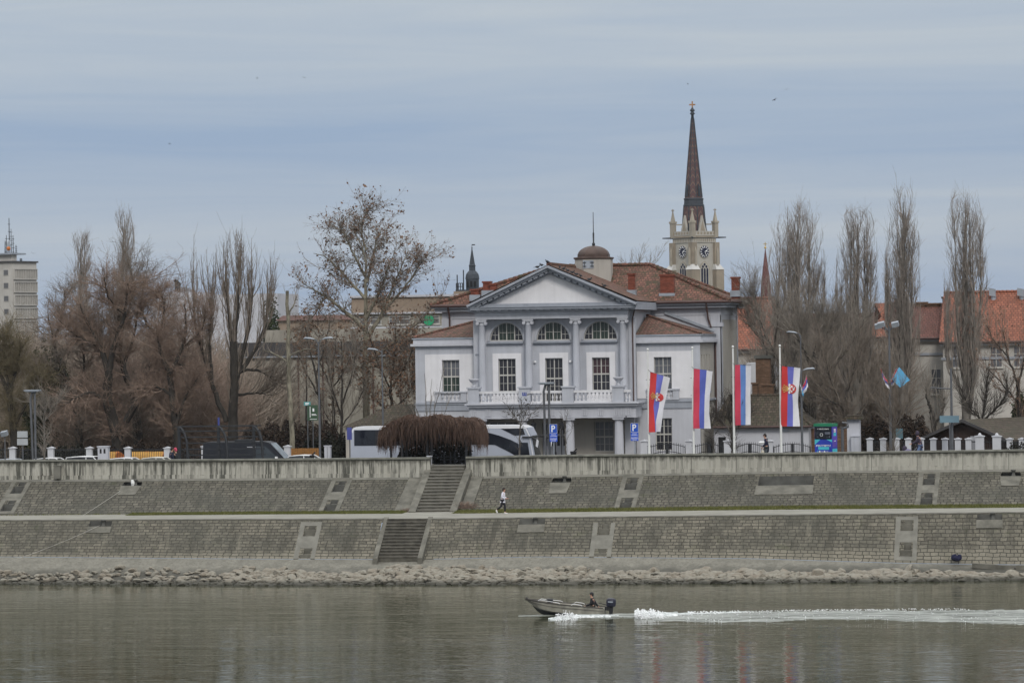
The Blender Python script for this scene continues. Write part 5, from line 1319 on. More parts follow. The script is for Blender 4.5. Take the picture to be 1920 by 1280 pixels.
    g = M(); g.obox((-hw+.75, -hw+.75, zz(421)), Vector((.5, .5, 0)), Vector((-.1, .1, 0)), (0, 0, .12)); cb(rt(g), 'flying_buttress', m_stonec)
g = M(); g.box(-hw-.42, hw+.42, -hw-.42, hw+.42, zz(446), zz(443)); cb(g, 'cornice', m_stoned)
# spire
def spire_part(prof, name, mat, n=8, rot=R(22.5), ch=ch):
    me = bpy.data.meshes.new(name); V, F, UV = [], [], []
    for i in range(len(prof)-1):
        (r0, z0), (r1, z1) = prof[i], prof[i+1]
        for k in range(n):
            a, b = rot+2*math.pi*k/n, rot+2*math.pi*(k+1)/n; o = len(V)
            V += [(r0*math.cos(a), r0*math.sin(a), z0), (r0*math.cos(b), r0*math.sin(b), z0), (r1*math.cos(b), r1*math.sin(b), z1), (r1*math.cos(a), r1*math.sin(a), z1)]
            h0, h1 = r0*math.sin(math.pi/n), r1*math.sin(math.pi/n); UV += [(-h0, z0), (h0, z0), (h1, z1), (-h1, z1)]
            F.append((o, o+1, o+2, o+3))
    me.from_pydata(V, [], F); me.materials.append(mat); l = me.uv_layers.new(name='UV')
    l.data.foreach_set('uv', [c for f in F for i in f for c in UV[i]]); o = bpy.data.objects.new(name, me); COL.objects.link(o); o.parent = ch; return o
r0 = 23.0/PP*1.06; R_ = lambda px: px/PP*1.06
spire_part([(R_(22.5), zz(438)), (R_(18.5), zz(386)), (R_(18.2), zz(385)), (R_(16.3), zz(371)), (R_(16), zz(370)), (R_(2.4), zz(222))], 'spire', m_chev)
spire_part([(R_(18.4), zz(387)), (R_(19.6), zz(386.5)), (R_(19.4), zz(384)), (R_(18.2), zz(383.5)), (R_(17.6), zz(375)), (R_(18.6), zz(374.5)), (R_(18.4), zz(372)), (R_(15.8), zz(371))], 'spire_gallery', m_lead)
g = M()
for k in range(8):
    a = R(22.5)+2*math.pi*k/8
    g.tube([(R_(q)*math.cos(a), R_(q)*math.sin(a), zz(p)) for q, p in ((22.8, 438), (18.6, 387))], .12, 5); g.tube([(R_(q)*math.cos(a), R_(q)*math.sin(a), zz(p)) for q, p in ((16.1, 370), (2.5, 222))], .10, 5)
cb(g, 'spire_ridge', m_lead)
for k in range(4):
    a = R(90)*k+R(0); g = M(); c = Vector((math.cos(a), math.sin(a), 0)); t_ = Vector((-c.y, c.x, 0)); q = R_(15.2)*math.cos(R(22.5))
    p0 = c*(q+.0)+Vector((0, 0, zz(367))); g.obox(p0+Vector((0,0,.6)), t_*.28, c*.25, (0, 0, .75)); g.lathe((p0.x, p0.y, p0.z+1.3), [(.42, 0), (.03, 1.1)], 4, smooth=False, rot=a+R(45)); cb(g, 'dormer', m_lead)
g = M(); g.lathe((0, 0, zz(223)), [(R_(2.6), 0), (R_(2.2), .8), (.55, 1.0), (.42, 1.2), (.18, 1.6), (.28, 1.8), (.12, 2.0), (.1, 2.3)], 8); g.lathe((0, 0, zz(209)), [(.45, 0), (.5, .25), (.3, .5), (.14, .8)], 8); cb(g, 'finial', m_lead)
m_gold = plain('tarnished_gilt', (.30, .16, .07), .4, .2, 1, metal=.4)
g = M(); cd = Vector((math.cos(-rotc+YAW), math.sin(-rotc+YAW), 0)); pp = Vector((-cd.y, cd.x, 0)); z0, z1 = zz(211), zz(190)
g.obox((0, 0, (z0+z1)/2), cd*.13, pp*.13, (0, 0, (z1-z0)/2)); g.obox((0, 0, zz(196.5)), cd*.62, pp*.12, (0, 0, .14)); cb(g, 'cross', m_gold)

# ------------------------------------------------------------------ distant buildings
def sh(py, px, y): return at(px, py, y).z
def block(name, label, cat='building', px=0, y=60): 
    q = at(px, 800, y); return thing(name, label, cat, (q.x, y, GZ))
def wgrid(root, xs, zs, w, h, y, fm, pm):
    """separate windows: frame part with pane sub-part, proud of the wall"""
    for x in xs:
        for z in zs:
            f = M(); t = .07; f.box(x-w/2, x-w/2+t, y-.06, y, z, z+h); f.box(x+w/2-t, x+w/2, y-.06, y, z, z+h); f.box(x-w/2+t, x+w/2-t, y-.06, y, z, z+t); f.box(x-w/2+t, x+w/2-t, y-.06, y, z+h-t, z+h)
            f.box(x-.035, x+.035, y-.05, y, z+t, z+h-t); f.box(x-w/2+t, x+w/2-t, y-.055, y, z+h*.62, z+h*.62+.06); f.box(x-w/2-.08, x+w/2+.08, y-.14, y, z-.1, z-.002)
            o = f.build('window', fm, root); p = M(); p.box(x-w/2+.02, x+w/2-.02, y-.03, y-.025, z+.02, z+h-.02); p.build('pane', pm, o)
m_hall = plain('hall_render', (.265, .25, .215), .95, .14, .5, streak=.3); m_hallroof = plain('bitumen_band', (.055, .053, .055), .9, .2, .6); m_tan = plain('tan_render', (.25, .195, .15), .9, .15, .4, streak=.2)
m_conc2 = plain('office_concrete', (.40, .385, .36), .9, .12, .3, streak=.25); m_off = glass('office_pane', (.10, .10, .105, 1), .4)
# windowless hall behind the pale trunk
y = 62; t = block('hall', 'long windowless beige hall with a dark roof band behind the plane tree', px=620, y=y)
xa, xb = at(430, 700, y).x, at(835, 700, y).x
g = M(); g.box(xa, xb, y, y+22, GZ, sh(669, 620, y)); g.build('wall', m_hall, t)
g = M(); g.box(xa-.2, xb+.2, y-.3, y+22.2, sh(669, 620, y)+.002, sh(666, 620, y)); g.build('eaves_trim', m_zinc, t)
g = M(); g.box(xa+.1, xb-.1, y-.1, y+22, sh(666, 620, y)+.002, sh(640, 620, y)); g.build('roof', m_hallroof, t)
g = M(); g.box(xa+2, xb-1, y+5, y+20, sh(640, 620, y)+.002, sh(617, 620, y+5)); g.build('upper_wall', m_hall, t)
g = M()
for p in (560, 606, 700, 752): q = at(p, 700, y).x; g.tube([(q, y-.12, GZ), (q, y-.12, sh(669, 620, y))], .07, 6)
g.build('downpipe', m_gutter, t)
# long flat-roofed block left of the villa
y = 130; t = block('office_block', 'long tan flat-roofed block with a window band left of the villa', px=740, y=y)
xa, xb = at(660, 600, y).x, at(1000, 600, y).x; L = lambda p: sh(p, 760, y)
g = M(); g.box(xa, xb, y, y+15, GZ, L(585)); g.build('wall', m_hall, t)
g = M(); g.box(xa, xb, y-.15, y+15, L(585)+.002, L(557)); g.build('parapet', m_tan, t)
g = M(); g.box(xa-.1, xb+.1, y-.4, y+15, L(557)+.002, L(553)); g.build('roof_edge', m_lightgrey, t); g = M(); g.box(xa-.1, xb+.1, y-.4, y-.002, L(588), L(585)); g.build('ledge', m_lightgrey, t)
g = M(); g.box(xa-.1, xb+.1, y-.4, y-.002, L(617), L(612)); g.build('ledge', m_lightgrey, t)
xs_ = np.arange(xa+2, xb-2, 3.1); wgrid(t, xs_, [L(608)], 2.3, L(592)-L(608), y-.01, m_frame, m_off)
g = M(); q = at(805, 600, y); N = 16; g.prism([(q.x+.55*math.cos(2*math.pi*k/N), y-.32, q.z+.55*math.sin(2*math.pi*k/N)) for k in range(N)], (0, .1, 0)); tag(g.build('round_sign', plain('green_sign', (.02, .28, .13), .5, .05)), 'round green sign on the window band of the tan block', 'sign')
# office tower at the left edge, seen across its corner
y = 690; q = at(24, 500, y); t = thing('office_tower', 'concrete office tower with window bands at the left edge', 'building', (q.x, y, GZ), YAW+R(62)); PT = FPX/((q-CAM).dot(Vector((-sn, cs, 0)))); L = lambda p: at(24, p, y).z-GZ
LA, LBk = 36/PT/math.cos(R(62)), 24.
def tp(me, name, mat, par=None): o = me.build(name, mat, None); o.parent = par or t; return o
g = M(); g.box(0, LA, 0, LBk, 0, L(492)); tp(g, 'wall', m_conc2)
g = M(); g.box(-.4, LA+.3, -.4, LBk, L(492)+.002, L(489)); tp(g, 'roof_edge', m_hallroof)
g = M(); g.box(1, LA*.3, 1, LBk-2, L(489)+.004, L(477)); tp(g, 'plant_room', m_conc2); g = M(); g.box(0, LA*.6, .3, LBk-1, L(477)+.002, L(474)); tp(g, 'plant_room_roof', m_zinc)
for k in range(6):
    z1, z0 = L(505+24.4*k), L(522+24.4*k); n = 13; f = M()
    for j in range(n+1): f.box(.3+(LA-.6)*j/n-.10, .3+(LA-.6)*j/n+.10, -.45, -.002, z0, z1)
    f.box(.2, LA-.2, -.5, -.002, z1, z1+.25); f.box(.2, LA-.2, -.5, -.002, z0-.25, z0); o = tp(f, 'window', m_conc2)
    f = M(); f.box(.4, LA-.4, -.06, -.02, z0, z1); tp(f, 'pane', m_off, o)
    f = M(); f.box(-.1, -.002, 1.3, 3.0, z0+.8, z1); f.box(-.1, -.002, 5.2, 6.9, z0+.8, z1); o = tp(f, 'window', m_conc2); f = M(); f.box(-.12, -.101, 1.45, 2.85, z0+.9, z1-.1); f.box(-.12, -.101, 5.35, 6.75, z0+.9, z1-.1); tp(f, 'pane', m_off, o)
g = M(); g.lathe((2.2, 3.2, L(474)), [(.75, 0), (.8, .2), (.75, 1.8), (.7, 3.0), (.6, 3.4)], 14); tp(g, 'ventilation_drum', m_zinc)
g = M()
for u, a, b, r_ in ((.10, 489, 440, .12), (.22, 489, 408, .16), (.3, 474, 428, .1), (.38, 489, 440, .13), (.5, 480, 458, .12), (.7, 490, 483, .12)):
    x = LA*u+.5; g.tube([(x, 3, L(a)), (x, 3, L(b))], [r_, r_*.6], 5)
    for k in range(4): z = L(a+(b-a)*(.35+.17*k)); g.box(x-.5, x+.5, 2.95, 3.05, z-.06, z+.06)
tp(g, 'antenna', m_dark)
g = M(); g.ball((at(16, 466, y-4).x, y-4, at(16, 466, y-4).z), .55); tag(g.build('orange_tarpaulin', plain('orange_tarp', (.45, .14, .03))), 'orange bundle on the office tower roof', 'tarpaulin')
# white rooftop building with chimneys between the left trees
y = 300; t = block('apartment_block', 'pale building with rooftop units behind the left trees', px=350, y=y); L = lambda p: at(340, p, y).z
xa, xb = at(285, 560, y).x, at(520, 560, y).x
g = M(); g.box(xa, xb, y, y+14, GZ, L(553)); g.build('wall', m_lightgrey, t); g = M(); g.box(xa, at(360, 560, y).x, y+1, y+13, L(553)+.002, L(547)); g.build('roof', m_lightgrey, t)
for a, b, p in ((329, 336, 538), (338, 348, 540), (320, 323, 530)):
    g = M(); g.box(at(a, 500, y).x, at(b, 500, y).x, y+3, y+5, L(547)+.002, L(p)); g.build('rooftop_unit', m_zinc, t)
g = M()
for p, b in ((319, 522), (322, 524), (326, 528)): q = at(p, 500, y).x; g.tube([(q, y+3, L(547)), (q, y+3, L(b))], .14, 5); g.box(q-.25, q+.25, y+2.8, y+3.2, L(b+6), L(b+2))
g.build('antenna', m_dark, t)
y = 260; t = block('red_brick_house', 'low pink-walled house behind the pale lopped trunk', 'house', px=600, y=y); L = lambda p: at(600, p, y).z
g = M(); g.box(at(520, 600, y).x, at(660, 600, y).x, y, y+10, GZ, L(600)); g.build('wall', m_tan, t); g = M(); g.prism([(at(515, 600, y).x, y-.5, L(600)), (at(515, 600, y).x, y+10.5, L(600)), (at(515, 600, y).x, y+5, L(590))], (at(665, 600, y).x-at(515, 600, y).x, 0, 0)); g.build('roof', m_tile3, t)
# dark onion turret with scaffold rail
y = 340; q = at(886, 540, y); t = thing('turret', 'dark baroque church turret rising behind the villa roof at left', 'church turret', (q.x, y, GZ)); P2 = FPX/((q-CAM).dot(Vector((-sn, cs, 0)))); L = lambda p: at(886, p, y).z
g = M(); g.box(q.x-2.6, q.x+2.6, y-2.6, y+2.6, GZ, L(546)); g.build('tower_shaft', m_tan, t); g = M(); g.box(q.x-28/P2, q.x+20/P2, y-2, y+3, L(546)+.002, L(543)); g.build('platform', m_lead, t)
r_ = lambda p: p/P2
g = M(); g.lathe((q.x, y, L(543)), [(r_(12.5), 0), (r_(12.5), L(524)-L(543)), (r_(13.5), L(523)-L(543)), (r_(13), L(519)-L(543)), (r_(12), L(514)-L(543)), (r_(9), L(510)-L(543)), (r_(6), L(507)-L(543)), (r_(6), L(499)-L(543)), (r_(7), L(498)-L(543)), (r_(5.4), L(496)-L(543)), (r_(2.6), L(478)-L(543)), (r_(.8), L(466)-L(543)), (r_(1.4), L(465)-L(543)), (r_(.5), L(463)-L(543)), (r_(.4), L(458)-L(543))], 8, smooth=False, rot=R(22.5)); g.build('dome', m_lead, t)
g = M(); g.box(q.x, q.x+r_(6), y-.05, y+.05, L(460), L(458)); g.build('weather_vane', m_dark, t)
g = M()
for u in (-7, 0, 7): g.box(q.x+r_(u)-r_(2), q.x+r_(u)+r_(2), y-r_(12.9), y-r_(11), L(538), L(527))
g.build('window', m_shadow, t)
g = M()
for u in np.arange(-27, -11, 4.): g.tube([(q.x+r_(u), y-1.8, L(543)), (q.x+r_(u), y-1.8, L(531))], .07, 4)
for p in (531, 537): g.tube([(q.x-r_(27), y-1.8, L(p)), (q.x-r_(12), y-1.8, L(p))], .06, 4)
for u, p in ((-25, 515), (-13, 506)): g.tube([(q.x+r_(u), y-1.8, L(543)), (q.x+r_(u), y-1.8, L(p))], .09, 4)
g.build('scaffold_rail', m_dark, t)
# small red spire
y = 600; q = at(1436, 540, y); P2 = FPX/((q-CAM).dot(Vector((-sn, cs, 0)))); r_ = lambda p: p/P2; L = lambda p: at(1436, p, y).z
m_redsp = plain('red_spire_sheet', (.105, .038, .036), .7, .2, .5)
t = thing('spire', 'slim red church spire with a gilt ball at the left of the poplars', 'spire', (q.x, y, GZ))
g = M(); g.box(q.x-r_(9), q.x+r_(9), y-r_(9), y+r_(9), GZ, L(560)); g.build('tower_shaft', m_tan, t)
g = M(); g.lathe((q.x, y, L(562)), [(r_(10.5), 0), (r_(9.5), L(534)-L(562)), (r_(5), L(500)-L(562)), (r_(.6), L(467)-L(562))], 8, smooth=False, rot=R(22.5)); g.build('roof', m_redsp, t)
g = M(); g.ball((q.x, y, L(464.5)), r_(2.2)); g.box(q.x-.08, q.x+.08, y-.08, y+.08, L(463), L(454)); g.box(q.x-.45, q.x+.45, y-.08, y+.08, L(458), L(457)); g.build('gilt_ball', plain('gilt', (.55, .38, .12), .35, .1, 1, metal=.5), t)
# red-roofed terrace at right
m_fac = plain('pale_facade', (.42, .405, .38), .9, .10, .5, streak=.3)
def terrace(label, px0, px1, y, pe, pr, mat, dep=11, hipl=0, hipr=0, wins=None, pxr=None, chim=()):
    t = block('terrace_house', label, 'house', (px0+px1)/2, y); xa, xb = at(px0, 650, y).x, at(px1, 650, y).x; pm = (px0+px1)/2
    ze = sh(pe, pm, y); zr = sh(pr, pm, y+dep/2)
    g = M(); g.box(xa, xb, y, y+dep, GZ, ze-.3); g.build('wall', m_fac, t); g = M(); g.box(xa-.2, xb+.2, y-.35, y+dep+.35, ze-.298, ze); g.build('cornice', m_lightgrey, t)
    g = M(); g.box(xa-.15, xb+.15, y-.12, y-.001, ze-1.45, ze-1.25); g.build('string_course', m_greyd, t)
    A, B, C, D_ = (xa-.3, y-.5, ze), (xb+.3, y-.5, ze), (xb+.3, y+dep+.5, ze), (xa-.3, y+dep+.5, ze); E, F_ = (xa-.3+hipl, y+dep/2, zr), (xb+.3-hipr, y+dep/2, zr)
    g = M(); g.poly([A, B, F_, E]); g.poly([C, D_, E, F_]); g.poly([D_, A, E]); g.poly([B, C, F_]); g.poly([A, D_, C, B]); g.build('roof', mat, t)
    g = M(); g.tube([(xa-.3, y-.55, ze-.02), (xb+.3, y-.55, ze-.02)], .1, 6); g.build('gutter', m_gutter, t)
    g = M(); n = int((F_[0]-E[0])/.4)
    for k in range(max(1, n)): g.tube([(E[0]+(F_[0]-E[0])*k/n, y+dep/2, zr+.04), (E[0]+(F_[0]-E[0])*(k+1.1)/n, y+dep/2, zr+.04)], [.16, .12], 6)
    g.build('ridge_tiles', mat, t)
    for px, w, ptop, dy, mt in chim:
        x = at(px, 560, y+dep/2+dy).x; zt = sh(ptop, px, y+dep/2+dy); g = M(); g.box(x-w/2, x+w/2, y+dep/2+dy-.4, y+dep/2+dy+.4, zr-2.5, zt-.15); g.box(x-w/2-.1, x+w/2+.1, y+dep/2+dy-.5, y+dep/2+dy+.5, zt-.148, zt); g.build('chimney', mt, t)
    if wins: wgrid(t, [at(p, 680, y).x for p in wins[0]], [sh(p, pm, y) for p in wins[1]], wins[2], wins[3], y, m_frame, m_glassl)
    return t
terrace('orange-roofed house glimpsed right of the villa behind the brick stack', 1330, 1475, 66, 655, 560, m_tile2, 14, hipr=2)
terrace('dull orange-roofed house hidden behind the broad poplar', 1470, 1640, 84, 640, 590, m_tile3, 14)
terrace('house with orange gable roof left of the slim poplar', 1625, 1668, 62, 632, 568, m_tile2, 12, hipl=2.2, hipr=2.0, wins=None)
terrace('brown-roofed middle house between the two right poplars', 1660, 1775, 63, 634, 572, m_tile3, 12, wins=([1755], [(740)], .9, 2.2), chim=((1728, .9, 566, 0, m_oldbrick), (1749, 1.3, 568, 0, m_oldbrick), (1685, 1.2, 567, 1, m_oldbrick)))
big_t = terrace('large bright orange-roofed house at the right edge', 1768, 2060, 60, 640, 547, m_tile2, 14, wins=([1796, 1868, 1912, 1956], [688], 1.05, 1.75), chim=((1784, 1.5, 556, .5, m_oldbrick),))
for p, lab in ((1863, 'zinc ventilation cowl on the orange roof, left of two'), (1916, 'zinc ventilation cowl on the orange roof at the picture edge')):
    y = 66; q = at(p, 560, y); g = M(); g.tube([(q.x, y, q.z-.6), (q.x, y, q.z+.35)], .22, 10); g.obox((q.x-.1, y, q.z+.55), (.28, 0, -.06), (0, .3, 0), (0, 0, .32)); tag(g.build('roof_cowl', m_zinc), lab, 'cowl')
# ------------------------------------------------------------------ street level: vehicles, furniture, flags
m_coach = plain('silver_coach_paint', (.37, .40, .47), .28, .04, .6, spec=.5); m_coachw = plain('white_coach_paint', (.66, .67, .70), .3, .04, .6, spec=.5)
m_tint = glass('tinted_coach_glass', (.012, .014, .020, 1), .10, .5); m_tyre = plain('tyre_rubber', (.012, .012, .012), .9); m_red = plain('red_lamp', (.45, .02, .02), .3); m_black = plain('black_plastic', (.015, .015, .017), .45)
def profile_x(me, pts, y0, y1): me.prism([(p[0], y0, p[1]) for p in pts], (0, y1-y0, 0))
# coach: local x runs tail (-) to nose (+), near side faces -Y
yb0 = 7.2
q0, q1 = at(657, 850, yb0), at(1006, 850, yb0)
LB = q1.x-q0.x; zt = at(700, 800, yb0).z-GZ
coach = thing('coach', 'long white and silver touring coach parked behind the vine-covered pergola', 'coach', (q0.x, yb0+1.25, GZ))
def bpart(me, name, mat, parent=coach): o = me.build(name, mat, None); o.parent = parent; return o
H = zt
g = M(); Wd = 1.25
prof = [(.02, .35), (0, .9), (.05, H-.35), (.22, H-.06), (.45, H), (LB-2.4, H), (LB-1.0, H-.04), (LB-.62, H-.18), (LB-.35, H-.75), (LB-.12, 1.5), (LB, .95), (LB-.02, .35)]
profile_x(g, prof, -Wd, Wd); body = bpart(g, 'body', m_coach)
g = M(); profile_x(g, [(.06, H-.36), (.23, H-.055), (.46, H+.012), (LB-2.4, H+.012), (LB-1.0, H-.03), (LB-.64, H-.17), (LB-.8, H-.25), (LB-2.3, H-.22), (LB-3.5, H-.20), (.3, H-.20), (.2, H-.42)], -Wd-.012, Wd+.012); bpart(g, 'roof', m_coachw)
wz0, wz1 = at(700, 835, yb0).z-GZ, at(700, 806, yb0).z-GZ
g = M(); profile_x(g, [(.30, wz0), (.30, wz1), (LB-4.9, wz1), (LB-4.0, wz1-.12), (LB-2.7, wz1-.48), (LB-1.8, wz1-.82), (LB-1.28, wz1-1.10), (LB-1.30, 1.25), (LB-1.9, 1.65), (LB-3.0, wz0-.04), (LB-3.9, wz0)], -Wd-.02, -Wd-.002); sw = bpart(g, 'side_window', m_tint)
g = M()
for x in np.arange(1.9, LB-3.2, 1.75): g = M(); g.box(x-.04, x+.04, -Wd-.028, -Wd-.021, wz0+.02, wz1-.05); bpart(g, 'window_divider', m_black, sw)
g = M(); profile_x(g, [(LB-2.55, wz1+.0), (LB-.95, wz1+.02), (LB-.80, wz1-.45), (LB-1.55, wz1-.50)], -Wd-.022, -Wd-.002); bpart(g, 'driver_window', m_tint)
g = M(); profile_x(g, [(LB-1.25, wz1-1.0), (LB-.62, wz1-1.0), (LB-.42, .95), (LB-.6, .55), (LB-1.1, .7), (LB-1.3, 1.15)], -Wd-.024, -Wd-.002); bpart(g, 'door', m_tint)
g = M(); g.add([(LB-.66, -Wd*.97, H-.24), (LB-.66, Wd*.97, H-.24), (LB-.36, Wd*.99, H-.76), (LB-.13, Wd, 1.5), (LB-.02, Wd, 1.0), (LB-.02, -Wd, 1.0), (LB-.13, -Wd, 1.5), (LB-.36, -Wd*.99, H-.76)], [(0,7,2,1), (7,6,3,2), (6,5,4,3)]); g.v = [(a+.015, b, c) for a, b, c in g.v]; bpart(g, 'windscreen', glass('windscreen_glass', (.05, .055, .055, 1), .08))
g = M(); g.tube([(LB-.75, -Wd*.995, H-.25), (LB-.5, -Wd*.99-.01, H-.78), (LB-.28, -Wd-.01, 1.5), (LB-.18, -Wd-.01, .6)], .05, 6); bpart(g, 'windscreen_pillar', m_coachw)
for s, y in ((0, -Wd-.1), (1, Wd+.05)):
    g = M(); x = LB-1.0 if s == 0 else LB-.45; zz_ = wz1-.62
    g.tube([(x, y, zz_), (x+.7, y-.05, zz_), (x+1.05, y-.05, zz_-.25), (x+1.15, y-.05, zz_-.75)], [.06, .06, .055, .05], 8); mr = bpart(g, 'mirror', m_black)
    g = M(); g.obox((x+1.1, y-.12, zz_-.45), (.07, 0, -.06), (0, .06, 0), (.04, 0, .24)); bpart(g, 'mirror_shell', m_coachw, mr)
g = M(); g.box(-.02, .06, -Wd-.012, -Wd+.3, .95, 1.15); bpart(g, 'tail_lamp', m_red)
g = M(); g.box(LB-.16, LB+.0, -Wd-.01, -Wd+.35, .75, .95); bpart(g, 'headlight', m_whitep)
for x in (2.9, 4.2, LB-2.7):
    for y in (-Wd+.12, Wd-.12):
        g = M(); g.tube([(x, y-.13, .5), (x, y+.13, .5)], .5, 18); wh = bpart(g, 'wheel', m_tyre); g = M(); g.tube([(x, y-.145, .5), (x, y+.145, .5)], .28, 12); bpart(g, 'rim', m_zinc, wh)
g = M(); g.box(.4, LB-1.4, -Wd-.008, -Wd-.002, 1.28, 1.30); g.box(.4, LB-3.6, -Wd-.008, -Wd-.002, .62, .64); bpart(g, 'trim_line', m_zinc)

# cars: near roofs only show above the wall, but each is a whole car
def car(px, y, label, paint, L=4.3, Hc=1.47, facing=1, z=GZ, kind='hatch'):
    q = at(px, 858, y); t = thing('parked_car', label, 'car', (q.x, y, z), 0 if facing > 0 else math.pi, 'cars parked behind the flood wall')
    h = L/2; w = .86
    g = M(); lo = [(-h, .3), (-h-.02, .65), (-h+.08, .92), (-h*.55, .98), (h*.45, .95), (h*.92, .80), (h, .55), (h-.02, .3)]
    g.prism([(p[0], -w, p[1]) for p in lo], (0, 2*w, 0)); o = g.build('body', paint, None); o.parent = t
    top = [(-h*.86, .96), (-h*.62, Hc-.06), (-h*.25, Hc), (h*.12, Hc-.02), (h*.52, .95)] if kind == 'hatch' else [(-h*.95, .95), (-h*.88, Hc-.05), (-h*.4, Hc), (h*.15, Hc-.02), (h*.5, .95)]
    g = M(); n = len(top); V = [(p[0], -w*(.98 if p[1] < 1 else .80), p[1]) for p in top]+[(p[0], w*(.98 if p[1] < 1 else .80), p[1]) for p in top]
    g.add(V, [(i, i+1, n+i+1, n+i) for i in range(n-1)]); g.add(V, [tuple(range(n))[::-1], tuple(range(n, 2*n))]); o = g.build('cabin', m_tint, None); o.parent = t
    g = M(); V = [(top[i][0], s*w*.805, top[i][1]+.012) for i in (1, 2, 3) for s in (-1, 1)]; g.add(V, [(0,2,3,1), (2,4,5,3)]); k = Hc-.05
    for s in (-1, 1):
        g.tube([(top[0][0], s*w*.97, .97), (top[1][0], s*w*.80, Hc-.05), (top[2][0], s*w*.80, Hc+.005), (top[3][0], s*w*.80, Hc-.015), (top[4][0], s*w*.97, .96)], .04, 6)
        g.tube([(-h*.1, s*w*.97, .96), (-h*.12, s*w*.805, Hc)], .035, 6)
    o = g.build('roof', paint, None); o.parent = t
    for x in (-h*.62, h*.62):
        for s in (-1, 1):
            g = M(); g.tube([(x, s*(w-.2), .32), (x, s*(w+.01), .32)], .32, 14); o = g.build('wheel', m_tyre, None); o.parent = t
            g = M(); g.tube([(x, s*(w-.1), .32), (x, s*(w+.02), .32)], .19, 10); o2 = g.build('rim', m_zinc, None); o2.parent = o
    for s in (-1, 1):
        g = M(); g.box(h-.10, h-.01, s*w*.9-.2, s*w*.9, .60, .74); o = g.build('headlight', m_whitep, None); o.parent = t
        g = M(); g.box(-h-.03, -h+.05, s*w*.88-.12, s*w*.88+.05, .66, .90); o = g.build('tail_lamp', m_red, None); o.parent = t
    return t
pw = plain('white_car_paint', (.60, .61, .62), .3, .04); ps = plain('silver_car_paint', (.33, .35, .38), .3, .06); pd = plain('dark_car_paint', (.03, .032, .038), .3, .1)
car(26, 9, 'silver-grey car at the far left edge behind the flood wall', ps, Hc=1.46)
car(103, 9.3, 'white car with a raised rear hatch left of the white utility cabinet', pw, Hc=1.5)
car(172, 9.0, 'white estate car with red tail lamp beside the utility cabinet', pw, Hc=1.60, kind='van', facing=1, L=3.9)
car(244, 9.2, 'white car in front of the nearer play tube', pw, Hc=1.46)
car(303, 9.4, 'pale car at the feet of the two pedestrians', plain('cream_car_paint', (.50, .50, .46), .3, .04), Hc=1.47, L=4.0)
car(580, 10.5, 'white car just left of the dark bin behind the wall', pw, Hc=1.50)
# dark van behind the steel pergola
q = at(468, 850, 9.5); van = thing('van', 'dark panel van parked behind the steel pergola', 'van', (q.x, 9.5, GZ)); L = at(552, 850, 9.5).x-at(388, 850, 9.5).x; h = L/2
zt = at(470, 827, 9.5).z-GZ
pv = plain('dark_van_paint', (.022, .024, .03), .3, .1)
def vp(me, name, mat, parent=van): o = me.build(name, mat, None); o.parent = parent; return o
g = M(); g.prism([(x, -1., z) for x, z in [(-h, .35), (-h-.03, .9), (-h+.06, zt-.12), (-h+.2, zt), (h*.40, zt), (h*.52, zt-.10), (h*.86, 1.3), (h*.985, 1.12), (h, .6), (h-.02, .35)]], (0, 2., 0)); vp(g, 'body', pv)
g = M(); g.add([(h*.535, -.9, zt-.14), (h*.535, .9, zt-.14), (h*.85, .95, 1.33), (h*.85, -.95, 1.33)], [(0,3,2,1)]); g.v = [(a+.03, b, c+.02) for a, b, c in g.v]; vp(g, 'windscreen', glass('pale_windscreen', (.25, .29, .33, 1), .1))
g = M(); g.prism([(x, -1.015, z) for x, z in [(h*.22, 1.3), (h*.22, zt-.35), (h*.44, zt-.35), (h*.74, 1.36), (h*.74, 1.28)]], (0, .013, 0)); vp(g, 'side_window', glass('van_window', (.05, .06, .07, 1), .1))
g = M(); g.box(-h*.95, h*.2, -1.01, -1.002, zt*.52, zt*.53); g.box(h*.18, h*.19, -1.01, -1.002, .5, zt-.3); vp(g, 'door_seam', m_black)
g = M(); g.obox((h*.70, -1.2, 1.32), (.08, 0, 0), (0, .12, 0), (0, 0, .16)); vp(g, 'mirror', m_whitep)
g = M(); 
for k in range(9): g.box(-h*.2+k*.16, -h*.2+k*.16+.1, -1.008, -1.002, zt*.49, zt*.515)
g.box(h*.02, h*.3, -1.008, -1.002, zt*.84, zt*.86); vp(g, 'lettering', m_lightgrey)
for x in (-h*.62, h*.66):
    for s in (-1, 1): g = M(); g.tube([(x, s*.8, .36), (x, s*1.01, .36)], .36, 14); vp(g, 'wheel', m_tyre)
g = M(); g.box(-h*.3, h*.1, -.5, .5, zt+.001, zt+.14); vp(g, 'roof_rack', m_dark)

# steel pergola (left): three posts with curved ribs and slats
yp = 3.0; px_ = lambda p, py=830: at(p, py, yp)
zt = px_(400, 800).z; t = thing('steel_pergola', 'dark steel pergola with curved ribs and horizontal slats', 'pergola', (px_(410).x, yp, WZ))
for i, p in enumerate((336, 410, 476)):
    x = px_(p).x
    for k, y in ((0, yp), (1, yp+.0)):
        if k: continue
        g = M(); g.box(x-.09, x+.09, y-.09, y+.09, WZ, zt); g.build('post', m_dark, t)
    g = M(); g.tube([(x, yp, zt-.02), (x+.15, yp-.02, zt-.06), (x+.42, yp-.05, zt-.45), (x+.58, yp-.08, zt-1.0), (x+.68, yp-.1, WZ+.35), (x+.70, yp-.1, WZ)], .10, 8); g.build('curved_rib', m_dark, t)
g = M(); x0, x1 = px_(330).x, px_(484).x
g.box(x0, x1, yp-.06, yp+.06, zt, zt+.08); g.box(x0, x1, yp+.9, yp+1.0, zt, zt+.08); g.build('top_rail', m_dark, t)
